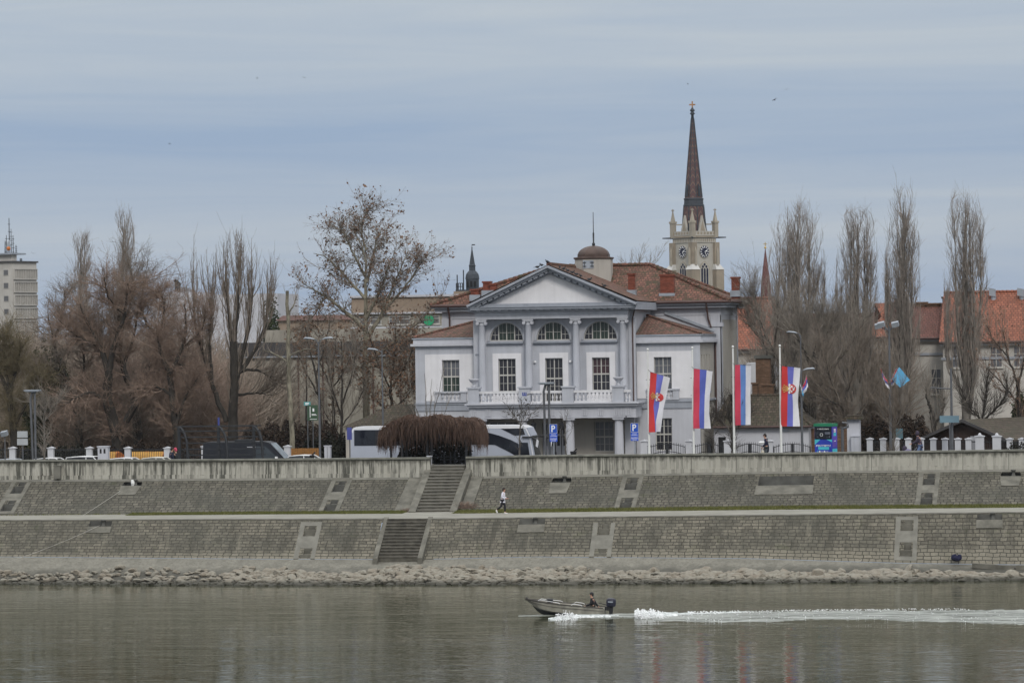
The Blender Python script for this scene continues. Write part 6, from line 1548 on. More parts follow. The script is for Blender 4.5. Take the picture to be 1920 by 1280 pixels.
for k in range(6):
    f = .10+.15*k; z = zt-(zt-WZ)*f; dx = .2+.5*min(1, f*1.5); g = M(); g.box(x0+dx, x1+dx*.9, yp-.13, yp-.09, z-.045, z+.045); g.build('slat', m_dark, t)
g = M(); x = px_(402).x; g.box(x-.02, x+.02, yp+1.3, yp+1.34, WZ, px_(402, 826).z); g.box(x-.07, x+.07, yp+1.28, yp+1.33, px_(402, 826).z, px_(402, 783).z)
tag(g.build('banner_sign', plain('blue_banner', (.04, .055, .20))), 'narrow blue banner standing behind the steel pergola', 'banner')
# pergola hidden under the weeping dry vine
yv = 2.6; pv_ = lambda p, py=830: at(p, py, yv)
zt = pv_(810, 790).z; x0, x1 = pv_(725).x, pv_(898).x
t = thing('pergola', 'steel pergola smothered by the brown weeping vine above the stairs', 'pergola', (pv_(810).x, yv, WZ))
for p in (733, 757, 801, 809, 877):
    for y in ((yv-.6, yv+1.0) if p in (757, 877) else (yv,)): g = M(); g.box(pv_(p).x-.07, pv_(p).x+.07, y-.06, y+.06, WZ-.1, zt-.15); g.build('post', m_dark, t)
g = M()
for y in (yv-.6, yv+.2, yv+1.0): g.box(x0+.4, x1-.4, y-.05, y+.05, zt-.28, zt-.16)
g.build('beam', m_dark, t)
g = M(); g.box(x0+.5, x1-.5, yv+1.15, yv+1.2, WZ+.5, WZ+.56); g.box(pv_(818).x, pv_(873).x, yv+1.15, yv+1.22, WZ+.3, WZ+.36)
for p in (826, 838, 846, 866): g.box(pv_(p).x-.04, pv_(p).x+.04, yv+1.15, yv+1.22, WZ-.1, WZ+.9)
g.build('rail', m_dark, t)
g = seedg(90); n = 11000
vt = thing('weeping_vine', 'dense brown weeping vine draped over the pergola', 'vine', (pv_(810).x, yv, WZ))
u = g.uniform(-1, 1, n); v = g.uniform(-1, 1, n); cx = (x0+x1)/2; hwid = (x1-x0)/2
S = np.stack([cx+u*hwid*.97, yv+.2+v*1.25, zt-.70+1.10*np.sqrt(np.clip(1-.93*np.abs(u)**4.5-.15*v*v, 0, 1))*g.uniform(.5, 1, n)+.10*np.sin(u*9)+.06*np.sin(u*23)], 1)
K = 7; P = np.empty((n, K, 3)); P[:, 0] = S
d = np.stack([g.normal(0, .8, n)+.9*u, g.normal(0, .6, n)-.3+.5*v, g.normal(.25, .35, n)], 1)
ln = np.where(np.abs(u) > .80, g.uniform(.8, 2.1, n), .35+g.exponential(.42, n).clip(0, 1.5))*(1+.25*np.sin(u*14)+.2*np.sin(u*31))
for k in range(1, K):
    d = d*.75+np.array([0, 0, -.45])+g.normal(0, .10, (n, 3)); dd = d/np.linalg.norm(d, axis=1, keepdims=True); P[:, k] = P[:, k-1]+dd*(ln/(K-1))[:, None]
P[:, :, 2] = np.maximum(P[:, :, 2], WZ+.05)
P[:, :, 0] = np.clip(P[:, :, 0], x0-.35, x1+.35)
V, F = emit([Br(P, np.tile(np.linspace(.016, .007, K), (n, 1)))], [3]); npmesh('hanging_stems', V, F, m_vine, vt)
# dark hedge of stems and small leaves beneath
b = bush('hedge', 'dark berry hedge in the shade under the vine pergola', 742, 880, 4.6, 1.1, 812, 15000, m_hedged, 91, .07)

# lamps
def lampmast(px, y, pyt, z0, label, heads, group=None, r=.075, cat='street lamp'):
    q = at(px, pyt, y); t = thing('street_lamp', label, cat, (q.x, y, z0), group=group); g = M(); g.tube([(q.x, y, z0), (q.x, y, z0+.9), (q.x, y, q.z)], [r*1.5, r*1.15, r*.7], 10); g.lathe((q.x, y, z0), [(r*2.4, 0), (r*2.4, .12), (r*1.5, .2)], 10); g.build('pole', m_pole, t)
    for dx, dz, kind in heads:
        a = M(); x, z = q.x+dx, q.z+dz
        if kind == 'arm':
            a.tube([(q.x, y, q.z-.25), (q.x+dx*.45, y, z-.05), (x, y, z)], .04, 6); a.build('arm', m_pole, t)
            s = 1 if dx > 0 else -1
            hd = M(); hd.tube([(x-s*.05, y, z), (x+s*.2, y, z+.07), (x+s*.62, y, z+.10), (x+s*.75, y, z+.06)], [.05, .12, .13, .05], 10, flat=.6); hd.build('lamp_head', m_zinc, t)
        elif kind == 'flat':
            a.box(x-.62, x+.62, y-.3, y+.3, z, z+.09); a.box(x-.4, x+.4, y-.2, y+.2, z-.05, z-.002); a.build('lamp_head', m_zinc, t)
        elif kind == 'flood':
            a.tube([(q.x, y, q.z-.3), (q.x+dx*.8, y, z)], .05, 6); a.build('arm', m_pole, t); hd = M(); hd.obox((x, y-.1, z+.1), (.24, 0, .05), (0, .15, .05), (-.03, -.05, .16)); hd.build('lamp_head', m_zinc, t)
    return t
def twin(px1, px2, y, pyt, label, lean=True):
    q = at(px2, pyt, y); t = thing('street_lamp', label, 'street lamp', (q.x, y, WZ), group='flat-headed promenade lamps'); g = M()
    xb = at(px1+4, 850, y).x; xt = at(px1-1, pyt, y).x
    g.tube([(xb, y, WZ), (xt, y, q.z-.55), (xt+.12, y, q.z-.15), (xt+.2, y, q.z)], .085, 10); g.build('pole', m_pole, t)
    g = M(); g.tube([(q.x, y, WZ), (q.x, y, q.z)], .085, 10); g.build('pole', m_pole, t)
    g = M(); xm2 = (xt+q.x)/2; g.box(xm2-.55, xm2+.55, y-.35, y+.35, q.z+.002, q.z+.10); g.box(xm2-.45, xm2+.45, y-.25, y+.25, q.z-.06, q.z); g.build('lamp_head', m_zinc, t); return t
twin(1020, 1029, 3.0, 719, 'flat-headed twin-pole promenade lamp in front of the villa balcony')
twin(58, 65, 3.0, 733, 'flat-headed twin-pole promenade lamp at the far left')
lampmast(597, 12, 641, GZ, 'tall grey lamp with two curved arms left of the coach', ((.35, .2, 'arm'), (-.35, .2, 'arm')), r=.075)
lampmast(716, 17, 655, GZ, 'thin lamp mast with one arm rising through the plane tree', ((-.35, -.05, 'arm'), ), r=.07)
lampmast(1667, 12, 612, GZ, 'floodlight mast carrying small flags, right of the kiosk', ((-.55, .05, 'flood'), (-.75, -.05, 'flood'), (.45, .05, 'flood')), r=.09)
lampmast(1783, 12, 690, GZ, 'plain tall mast with a cross-arm in front of the right poplar', (), r=.10)
lampmast(1502, 6, 694, GZ, 'lamp mast with one round head beside the rightmost emblem flag', ((.22, .02, 'arm'), ), r=.085)
lampmast(1501, 26, 628, GZ, 'distant thin lamp mast behind the emblem flag', ((-.3, .15, 'arm'),), r=.06)
lampmast(9, 6, 815, GZ, 'small square-headed green lamp at the left edge', ((0, 0, 'flood'),), r=.05)
g = M(); q = at(1783, 726, 12); g.tube([(q.x-1.45, 12, q.z), (q.x, 12, q.z-.1)], .05, 6); tag(g.build('mast_bracket', m_pole), 'horizontal bracket reaching left from the plain mast', 'bracket')
# signs
m_blue = plain('sign_blue', (.018, .075, .42), .4, .05, 1); m_blue2 = plain('sign_blue_plate', (.025, .085, .50), .4, .05, 1); m_signback = plain('sign_grey', (.35, .37, .39), .5, .08, 2)
def psign(px, y, pyt, label):
    q = at(px, pyt, y); t = thing('parking_sign', label, 'parking sign', (q.x, y, WZ), group='blue parking signs'); x, z = q.x, q.z; s = .27
    g = M(); g.tube([(x, y+.06, WZ), (x, y+.06, z-.05)], .035, 8); g.build('pole', m_zinc, t)
    g = M(); g.box(x-s, x+s, y-.02, y+.02, z-.62, z); b = g.build('sign_plate', m_blue, t)
    g = M()     # letter P and rim
    g.box(x-.14, x-.06, y-.026, y-.021, z-.54, z-.08)
    N = 12; ro, ri = .135, .06; c = (x-.0, z-.215)
    pts = [(-.06, .135), ] ; 
    for k in range(N):
        a0, a1 = R(90-180*k/N), R(90-180*(k+1)/N)
        g.add([(c[0]+math.cos(a)*r*.95, y-.026, c[1]+math.sin(a)*r) for a in (a0, a1) for r in (ri, ro)], [(0,1,3,2)])
    g.box(x-.06, x, y-.026, y-.021, z-.155, z-.08); g.box(x-.06, x, y-.026, y-.021, z-.35, z-.275)
    for a, b_, c_, d in ((-s, s, z-.012, z), (-s, s, z-.62, z-.608), (-s, -s+.012, z-.608, z-.012), (s-.012, s, z-.608, z-.012)): g.box(x+a, x+b_, y-.024, y-.0205, c_, d)
    g.build('letter_p', m_whitep, b)
    g = M(); g.box(x-s, x+s, y-.02, y+.02, z-.92, z-.64); g.box(x-s, x+s, y-.02, y+.02, z-1.22, z-.935); p = g.build('info_plate', m_blue2, t)
    g = M(); r = random.Random(px)
    for row, (zz_, w) in enumerate(((z-.72, .3), (z-.83, .42), (z-1.0, .46), (z-1.07, .44), (z-1.15, .3))):
        k = -w/2
        while k < w/2: l = r.uniform(.03, .07); g.box(x+k, x+k+l, y-.024, y-.0205, zz_-.018, zz_+.018); k += l+.02
    g.build('small_print', m_whitep, p)
psign(1037.5, 2.0, 795, 'blue P parking sign between the twin lamp and the thin young tree'); psign(1189.5, 2.0, 793, 'blue P parking sign right of the last porch column')
def panel_sign(name, label, px, y, pyt, pyb, wpx, mat, z0=GZ, inset=None):
    q = at(px, pyt, y); zb = at(px, pyb, y).z; w = (at(px+wpx/2, 700, y).x-q.x); t = thing(name, label, 'sign', (q.x, y, z0))
    g = M(); g.tube([(q.x, y+.06, z0), (q.x, y+.06, q.z)], .04, 6); g.build('pole', m_pole, t)
    g = M(); g.box(q.x-w, q.x+w, y-.03, y+.03, zb, q.z); b = g.build('sign_plate', mat, t)
    if inset:
        g = M()
        for u0, u1, v0, v1 in inset: g.box(q.x-w+2*w*u0, q.x-w+2*w*u1, y-.036, y-.031, zb+(q.z-zb)*v0, zb+(q.z-zb)*v1)
        g.build('lettering', m_whitep, b)
    return t
gsq = plain('sign_green', (.04, .075, .045), .5); 
panel_sign('notice_board', 'dark green notice board with pale emblem by the slim tree', 586, 21, 759, 788, 18, gsq, inset=[(.24, .30, .2, .9), (.5, .66, .58, .78), (.40, .80, .38, .42), (.42, .9, .33, .36), (.24, .9, .07, .1)])
panel_sign('street_sign', 'small turquoise street plate above the green notice board', 576, 21, 753, 760, 11, plain('sign_turquoise', (.09, .30, .30), .5), inset=[(.2, .8, .5, .75), (.2, .7, .2, .4)])
panel_sign('information_sign', 'pair of grey square plates on a post at the far left', 42, 4, 808, 820, 16, m_signback, WZ, inset=None); panel_sign('information_sign', 'lower grey square plate on the post at the far left', 42, 4.02, 822, 834, 16, m_signback, WZ)
panel_sign('road_sign', 'tall narrow blue sign edge-on beside the coach tail', 655, 5, 801, 824, 6, plain('sign_violet', (.06, .07, .25), .5), GZ)
panel_sign('street_sign', 'pale blue board on the mast left of the hut gable', 1780, 11.5, 779, 792, 34, plain('sign_sky', (.13, .21, .26), .5), GZ)
panel_sign('street_sign', 'small blue-green board beyond the fence right of the kiosk gate', 1686, 20, 803, 822, 10, plain('sign_teal', (.07, .13, .16), .5), GZ)
g = M(); q = at(190, 857, 9); t = thing('utility_cabinet', 'white utility cabinet with two dark vents left of the play tubes', 'utility cabinet', (at(192, 850, 5).x, 5, GZ))
x0, x1 = at(183, 840, 5).x, at(202, 840, 5).x; zt = at(192, 836, 5).z; g = M(); g.box(x0, x1, 5, 5.5, GZ, zt-.08); g.box(x0-.05, x1+.05, 4.95, 5.55, zt-.078, zt); g.build('cabinet_body', m_lightgrey, t)
g = M(); 
for u in (.3, .68): g.box(x0+(x1-x0)*u-.07, x0+(x1-x0)*u+.07, 4.985, 4.999, zt-.52, zt-.2)
g.build('vent', m_black, t)
t = thing('utility_cabinet', 'tall pale double-door cabinet left of the coach tail', 'utility cabinet', (at(613, 850, 5).x, 5, GZ)); x0, x1 = at(608, 840, 5).x, at(619, 840, 5).x; zt = at(613, 835, 5).z; g = M(); g.box(x0, x1, 5, 5.4, GZ, zt-.06); g.box(x0-.04, x1+.04, 4.96, 5.44, zt-.058, zt); g.build('cabinet_body', m_lightgrey, t); g = M(); g.box((x0+x1)/2-.012, (x0+x1)/2+.012, 4.992, 4.999, GZ+.1, zt-.1); g.build('door_seam', m_dark, t)
def bin_(px, y, pyt, w, label):
    q = at(px, pyt, y); t = thing('litter_bin', label, 'litter bin', (q.x, y, WZ)); g = M(); g.lathe((q.x, y, WZ), [(w*.8, 0), (w, q.z-WZ-.12), (w*1.06, q.z-WZ-.11), (w*1.06, q.z-WZ-.04), (w*.9, q.z-WZ-.02)], 14); g.build('bin_body', m_black, t)
    g = M(); g.obox((q.x+w*.7, y, q.z+.06), (.12, 0, .1), (0, .12, 0), (-.02, 0, .03)); g.build('lid', m_black, t)
bin_(1075, 2.4, 845, .22, 'round black litter bin behind the wall below the porch'); bin_(585, 2.2, 852, .17, 'dark litter bin at the wall right of the white car')
# yellow play tubes
m_tubey = plain('yellow_tube', (.42, .23, .05), .6, .1, 1); m_tubeo = plain('orange_tube_rim', (.36, .12, .03), .6)
for p0, p1, lab in ((247, 277, 'left striped yellow play tube behind the park fence'), (277, 309, 'right striped yellow play tube with orange mouth behind the park fence'), (206, 220, 'yellow play panel half hidden by the tree trunk')):
    y = 20; x0, x1 = at(p0, 850, y).x, at(p1, 850, y).x; zt = at(p0, 846, y).z; r_ = (zt-GZ)/2; t = thing('play_tube', lab, 'play tube', ((x0+x1)/2, y, GZ), group='yellow play tubes')
    g = M(); n = 9
    for k in range(n): a, b = x0+(x1-x0)*k/n, x0+(x1-x0)*(k+.86)/n; g.tube([(a, y, GZ+r_), (b, y, GZ+r_)], r_, 18); g.tube([(b, y, GZ+r_), (x0+(x1-x0)*(k+1)/n, y, GZ+r_)], r_*.95, 18)
    g.build('tube_body', m_tubey, t); g = M(); g.tube([(x1-.02, y, GZ+r_), (x1+.2, y-.1, GZ+r_)], [r_*1.02, r_*.92], 18); g.build('mouth', m_tubeo, t)
g = M(); x0, x1 = at(545, 850, 19).x, at(598, 850, 19).x; zt = at(570, 840, 19).z
for k in range(12): a = x0+(x1-x0)*k/12; g.box(a, a+(x1-x0)/12-.02, 19, 19.05, GZ, zt)
t = tag(g.build('wooden_fence', plain('orange_boards', (.24, .115, .035), .8, .2, 2)), 'orange board fence between the van and the tall lamp', 'fence')

# ---------------- flags
def flagpole(px, y, pyt, label):
    q = at(px, pyt, y); t = thing('flagpole', label, 'flagpole', (q.x, y, WZ), group='white flagpoles on the embankment'); g = M(); g.tube([(q.x, y, WZ), (q.x, y, WZ+2), (q.x, y, q.z-.1)], [.09, .085, .055], 12); g.build('pole', m_polel, t)
    g = M(); g.ball((q.x, y, q.z), .085); g.build('finial', m_polel, t)
    g = M()
    for z in (q.z-2.1, q.z-3.3, WZ+1.2): g.box(q.x-.16, q.x+.16, y-.03, y+.03, z-.015, z+.015)
    g.build('cleat', m_dark, t); return t
cl_ = dict(red=(.48, .035, .035), crim=(.50, .045, .085), blue=(.085, .115, .42), blue2=(.11, .21, .48), lilac=(.13, .14, .47), white=(.62, .62, .66))
def fabric(n, c):
    t = NT(n); t.b.inputs['Sheen Weight'].default_value = .2; m = t.fin(t.mix(t.noise(t.geo(), 3, 3), mul(c, .88), mul(c, 1.1)), .85); return m
FM = {k: fabric('flag_'+k, v) for k, v in cl_.items()}
m_goldt = plain('gold_thread', (.55, .38, .12)); m_crest = plain('crest_red', (.50, .05, .05)); m_cwhite = plain('crest_white', (.68, .66, .66))
def banner(px0, y, corners, cols, label, emblem=None, seed=0):
    """corners: pixel polygons of the three vertical stripes' boundaries at heights; a rippled cloth of three stripes"""
    rows = corners            # list of (py, x0, x1, x2, x3)
    q = at(rows[0][1], rows[0][0], y); t = thing('flag', label, 'flag', (q.x, y, q.z), group='tricolour banners on the flagpoles')
    ys = [r[0] for r in rows]; N = 40
    def pos(u, v):            # u 0..3 across stripes, v 0..1 down
        py = ys[0]+(ys[-1]-ys[0])*v; i = min(2, int(u)); f = u-i
        xs = [np.interp(py, ys, [r[k+1] for r in rows]) for k in range(4)]
        # follow the slanted top/bottom edges
        px = xs[i]*(1-f)+xs[i+1]*f; sl = slant[0]*(1-v)+slant[1]*v
        p = at(px, py+sl*(u/3), y); d = .10*math.sin(u*2.2+v*3+seed)+.06*math.sin(v*9+u*1.5+seed)*min(1, v*3)
        return Vector((p.x, y+d, p.z))
    slant = banner.slant
    for k in range(3):
        V, F = [], []
        for i in range(N+1):
            for j in range(7): V.append(tuple(pos(k+j/6*.9999, i/N)-Vector((0, 0, 0))))
        for i in range(N):
            for j in range(6): F.append((i*7+j, (i+1)*7+j, (i+1)*7+j+1, i*7+j+1))
        V = np.array(V); F = np.array(F); n = len(V); V2 = np.concatenate([V, V+np.array([0, .012, 0])]); F2 = np.concatenate([F, F[:, ::-1]+n])
        npmesh('stripe', V2, F2, FM[cols[k]], t)
    if emblem:
        uc, vc, su, sv = emblem; off = Vector((0, -.035, 0))
        def patch(me, pts, lay):   # pts in emblem units (u across, v down)
            me.poly([pos(uc+a*su, vc+b*sv)+off*(1+lay*.6) for a, b in pts])
        def disc(me, a, b, ra, rb, lay, n=12): patch(me, [(a+ra*math.cos(2*math.pi*k/n), b-rb*math.sin(2*math.pi*k/n)) for k in range(n)][::-1], lay)
        g = M(); disc(g, .45, 0, .5, .95, 0, 16); em = g.build('emblem', m_crest, t)
        g = M(); disc(g, .40, 0, .36, .68, 1, 14); disc(g, .12, .7, .14, .32, 1); disc(g, .12, -.7, .14, .32, 1); disc(g, .08, 0, .13, .3, 1); g.build('eagle', m_cwhite, em)
        g = M(); disc(g, .42, 0, .16, .30, 2); disc(g, .62, .40, .08, .17, 2, 8); disc(g, .62, -.40, .08, .17, 2, 8); disc(g, .25, .5, .07, .14, 2, 8); disc(g, .25, -.5, .07, .14, 2, 8); g.build('shield', m_crest, em)
        g = M()
        for b in (-.5, -.25, 0, .25, .5): patch(g, [(-.10, b*.7-.06), (-.10, b*.7+.06), (-.62+.25*abs(b), b*1.35+.05), (-.62+.25*abs(b), b*1.35-.05)][::-1], 1)
        disc(g, -.08, 0, .07, .45, 1); 
        for b in (-.62, -.32, 0, .32, .62): disc(g, -.64+.28*abs(b), b*1.1, .05, .10, 2, 8)
        g.build('crown', m_goldt, em)
    g = M(); a, b = pos(0, 0), pos(3*.9999, 0); g.tube([a+Vector((-.15, 0, .15)), a, b], .014, 5); g.build('top_bar', m_dark, t)
    return t
yf = 2.2
for p, top, lab in ((1214.5, 655, 'flagpole left of the first tricolour with emblem'), (1298, 652, 'flagpole at the second tricolour, level with the side windows'), (1374, 650, 'flagpole with the pale-blue tricolour, third from the villa'), (1462, 648, 'flagpole with the emblem flag nearest the kiosk')): flagpole(p, yf, top, lab)
banner.slant = (11, -1); banner(1219, yf-.15, [(697, 1219, 1231.5, 1244.5, 1256), (730, 1217.5, 1230, 1238, 1250), (760, 1216.5, 1225.5, 1235, 1244.5), (790, 1216.5, 1228, 1229.5, 1241), (810, 1217, 1229, 1229.5, 1238.5)], ('red', 'lilac', 'white'), 'narrow tricolour banner with emblem twisting on the pole nearest the porch', (1.25, .385, 1.45, .075), 1)
banner.slant = (4, 0); banner(1300, yf-.15, [(691, 1300.5, 1312.5, 1325, 1336), (740, 1300.5, 1312, 1321, 1331), (775, 1300, 1311, 1320.5, 1330), (803, 1300.5, 1311.5, 1320, 1333)], ('crim', 'blue', 'white'), 'plain crimson, blue and white banner on the second pole', None, 2)
banner.slant = (0, -1); banner(1378, yf-.15, [(684, 1378, 1388, 1398, 1408), (740, 1378, 1388.5, 1398, 1407.5), (797, 1379, 1388.5, 1398, 1407.5)], ('crim', 'blue2', 'white'), 'straight crimson, sky-blue and white banner behind the round dark tree', None, 3)
banner.slant = (3, 0); banner(1466, yf-.15, [(686, 1466, 1476.5, 1488.5, 1501), (718, 1465.5, 1477, 1486.5, 1499), (735, 1465, 1477, 1486, 1497), (755, 1464.5, 1476.5, 1487, 1496), (799, 1464.5, 1475.5, 1487, 1500)], ('red', 'lilac', 'white'), 'wide tricolour banner with emblem nearest the kiosk', (1.15, .37, 1.55, .085), 4)
def smallflag(px0, py0, px1, py1, y, cols, label, drop, seed, polybase):
    """a small flag hanging in folds from a slanted staff"""
    a, b = at(px1, py1, y), at(px0, py0, y); t = thing('small_flag', label, 'flag', tuple(a), group='small flags on lamp masts'); g = M(); g.tube([a, b], .018, 6); g.build('staff', m_zinc, t)
    n = len(cols)
    for k, c in enumerate(cols):
        V, F = [], []; Nn = 8
        for i in range(Nn+1):
            s = i/Nn
            for j in range(4):
                u = (k+j/3)/n; p = b.lerp(a, s*.85)
                V.append((p.x+drop[0]*u*(1-.3*s)+.04*math.sin(s*7+seed), y-.05*math.sin(u*9+s*5+seed)-.02, p.z-drop[1]*u*(1-.35*s)))
        for i in range(Nn):
            for j in range(3): F.append((i*4+j, (i+1)*4+j, (i+1)*4+j+1, i*4+j+1))
        V = np.array(V); F = np.array(F); m = len(V); npmesh('stripe', np.concatenate([V, V+np.array([0, .01, 0])]), np.concatenate([F, F[:, ::-1]+m]), c, t)
m_sky = fabric('flag_sky', (.10, .36, .60))
smallflag(1650, 690, 1665, 717, 11.8, (FM['red'], FM['blue'], FM['white']), 'small folded tricolour on the left staff of the floodlight mast', (.25, 1.0), 1, None)
smallflag(1681, 690, 1668, 717, 11.8, (FM['red'], FM['blue'], FM['white']), 'small folded tricolour hidden behind the light-blue flag', (.1, .75), 2, None)
smallflag(1686, 688, 1671, 714, 11.6, (m_sky,), 'small light-blue flag flying from the floodlight mast', (.75, .95), 3, None)
smallflag(1513, 703, 1504, 728, 5.8, (FM['crim'], FM['blue'], FM['white']), 'small crimson-topped flag on the right of the kiosk lamp mast', (.1, .8), 4, None)
smallflag(1500, 718, 1504, 738, 5.8, (FM['white'], m_sky), 'small white and light-blue flag low on the kiosk lamp mast', (.2, .6), 5, None)
# ------------------------------------------------------------------ fences, gates, small houses
m_pillar = plain('pillar_plaster', (.47, .48, .51), .85, .08, .9, streak=.2); m_rail = plain('black_railing', (.02, .021, .024), .5, .2, 3)
def pillar(px, y, ptop, w, parent, ball=False):
    q = at(px, ptop, y); g = M(); g.box(q.x-w, q.x+w, y-w, y+w, GZ, q.z-.1); g.box(q.x-w-.06, q.x+w+.06, y-w-.06, y+w+.06, q.z-.098, q.z-.03); g.prism([(q.x-w, y-w, q.z-.028), (q.x+w, y-w, q.z-.028), (q.x, y-w, q.z+.05)], (0, 2*w, 0))
    if ball: g.ball((q.x, y, q.z+.06), .12)
    return g.build('pillar', m_pillar, parent)
def railing(px0, px1, y, ptop, parent, n=14, arc=0.):
    a, b = at(px0, ptop, y), at(px1, ptop, y); z1 = (a.z+b.z)/2; g = M()
    top = lambda f: z1+arc*math.sin(math.pi*f)
    for i in range(n+1):
        f = i/n; x = a.x+(b.x-a.x)*f; g.box(x-.016, x+.016, y-.016, y+.016, GZ+.1, top(f)+.12); 
    for lo in (0, 1):
        for i in range(8):
            f0, f1 = i/8, (i+1)/8; zA, zB = (top(f0), top(f1)) if lo == 0 else (GZ+.95+.5*arc*math.sin(math.pi*f0), GZ+.95+.5*arc*math.sin(math.pi*f1))
            g.tube([(a.x+(b.x-a.x)*f0, y-.02, zA), (a.x+(b.x-a.x)*f1, y-.02, zB)], .028, 5)
    return g.build('railing_panel', m_rail, parent)
t = thing('park_fence', 'park fence with white pillars and dark railings on the left', 'fence', (at(180, 850, 16).x, 16, GZ))
pl = (-48, 24, 96, 168, 240, 314, 384, 460, 539)
for p in pl: pillar(p, 16, 838 if p < 330 else 835, .22, t)
for a, b in zip(pl[:-1], pl[1:]): railing(a+7, b-7, 16, 843, t, 18)
t = thing('park_fence', 'close row of white pillars with dark railings on the right', 'fence', (at(1750, 850, 14).x, 14, GZ))
pr = (1631, 1656, 1681, 1703, 1727, 1750, 1772, 1796, 1816, 1837, 1869, 1893, 1916, 1940)
for p in pr: pillar(p, 14, 821 if p not in (1837, 1869) else 816, .21 if p not in (1837, 1869) else .30, t, p in (1837, 1869))
for a, b in zip(pr[:-1], pr[1:]): railing(a+6, b-6, 14, 828, t, 5, -.0)
for (a, c, b, lab) in ((1217, 1251, 1285, 'curved iron double gate behind the first emblem flag'), (1300, 1330, 1354, 'curved iron double gate below the crimson banner'), (1379, 1406, 1434, 'curved iron double gate behind the dark-coated man'), (1451, 1486, 1519, 'curved iron double gate left of the kiosk')):
    t = thing('iron_gate', lab, 'gate', (at(c, 850, 13.5).x, 13.5, GZ), group='iron gates along the villa front')
    for p0, p1 in ((a, c), (c, b)):
        g = M(); A, B = at(p0, 840, 13.5).x, at(p1, 840, 13.5).x; n = 8; up = p0 == a
        f = (lambda s: math.sin(s*math.pi/2)) if up else (lambda s: math.cos(s*math.pi/2))
        z0 = at(c, 838, 13.5).z
        for i in range(n+1): s = i/n; x = A+(B-A)*s; z = z0+.24*f(s); g.box(x-.016, x+.016, 13.484, 13.516, GZ+.1, z+.14)
        for i in range(n):
            s0, s1 = i/n, (i+1)/n
            for dz, k in ((0, 1), (-.55, 1), (-1.45, .3)): g.tube([(A+(B-A)*s0, 13.48, z0+dz+.24*k*f(s0)), (A+(B-A)*s1, 13.48, z0+dz+.24*k*f(s1))], .026, 5)
        xe = A if up else B; g.box(xe-.04, xe+.04, 13.46, 13.54, GZ, z0+.05); g.build('gate_leaf', m_rail, t)
    g = M(); x = at(c, 840, 13.5).x; g.box(x-.1, x+.1, 13.42, 13.58, GZ, at(c, 832, 13.5).z); g.build('gate_post', m_rail, t)
t = thing('gate_pillars', 'row of blue-grey gate pillars between the iron gates', 'gate pillars', (at(1325, 850, 13.5).x, 13.5, GZ))
for p in (1208, 1292, 1364, 1443): pillar(p, 13.5, 825, .24, t)
# low outhouse with mossy roof behind the emblem flag
y = 23; t = thing('cottage', 'low white cottage with mossy tiled roof behind the flags', 'house', (at(1430, 850, y).x, y, GZ)); A = lambda p, py, yy=y: at(p, py, yy)
x0, x1 = A(1338, 800).x, A(1516, 800).x; ze = A(1430, 799).z; xr0, xr1 = A(1366, 742, y+3.5).x, A(1462, 742, y+3.5).x; zr = A(1420, 741, y+3.5).z
g = M(); g.box(x0, x1, y, y+7, GZ, ze-.05); g.build('wall', m_lightgrey, t)
g = M(); P = [(x0-.3, y-.4, ze), (x1+.3, y-.4, ze), (x1+.3, y+7.4, ze), (x0-.3, y+7.4, ze)]; E, F_ = (xr0, y+3.5, zr), (xr1, y+3.5, zr)
g.poly([P[0], P[1], F_, E]); g.poly([P[1], P[2], F_]); g.poly([P[2], P[3], E, F_]); g.poly([P[3], P[0], E]); g.poly(P[::-1]); rf = g.build('roof', m_moss, t)
g = M(); g.tube([P[1], F_], .12, 6); g.tube([E, F_], .12, 6); g.build('ridge_tiles', m_moss, t)
g = M(); g.tube([(x0-.3, y-.45, ze-.03), (x1+.3, y-.45, ze-.03)], .08, 6); g.build('gutter', m_gutter, t)
for a, b, pt in ((1411, 1421, 720), (1429, 1451, 723)):
    g = M(); g.box(A(a, 730, y+4).x, A(b, 730, y+4).x, y+3.7, y+4.4, zr-.6, A(a, pt, y+4).z); g.box(A(a, 730, y+4).x-.08, A(b, 730, y+4).x+.08, y+3.6, y+4.5, A(a, pt, y+4).z+.002, A(a, pt, y+4).z+.12); g.build('chimney', m_oldbrick, t)
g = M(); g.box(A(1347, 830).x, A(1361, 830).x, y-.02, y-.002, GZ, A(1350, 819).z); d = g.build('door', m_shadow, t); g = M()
for k in range(6): x = A(1347, 830).x+(k+.5)*(A(1361, 830).x-A(1347, 830).x)/6; g.box(x-.02, x+.02, y-.06, y-.03, GZ, A(1350, 819).z)
g.build('door_bars', m_rail, d)
g = M(); g.box(A(1464, 800).x, A(1478, 800).x, y-.06, y-.002, A(1470, 809).z, A(1470, 801).z); g.build('vent_box', m_zinc, t)
y = 30; t = thing('brick_stack', 'broad old brick chimney stack crowned with moss right of the villa', 'chimney', (at(1430, 700, y).x, y, GZ)); x0, x1 = at(1417, 700, y).x, at(1444, 700, y).x; zt = at(1430, 672, y).z
g = M(); g.box(x0, x1, y, y+1, GZ, zt); g.build('stack', m_oldbrick, t); g = M(); g.box(x0-.12, x1+.12, y-.12, y+1.12, zt+.002, zt+.25); g.build('cap', m_concd, t)
q = M(); xa = at(1400, 700, 48).x; q.box(xa, xa+3.2, 48, 52, GZ, at(1410, 680, 48).z); tag(q.build('annex_wall', m_pillar), 'plain pale annex wall beside the brick stack', 'wall')
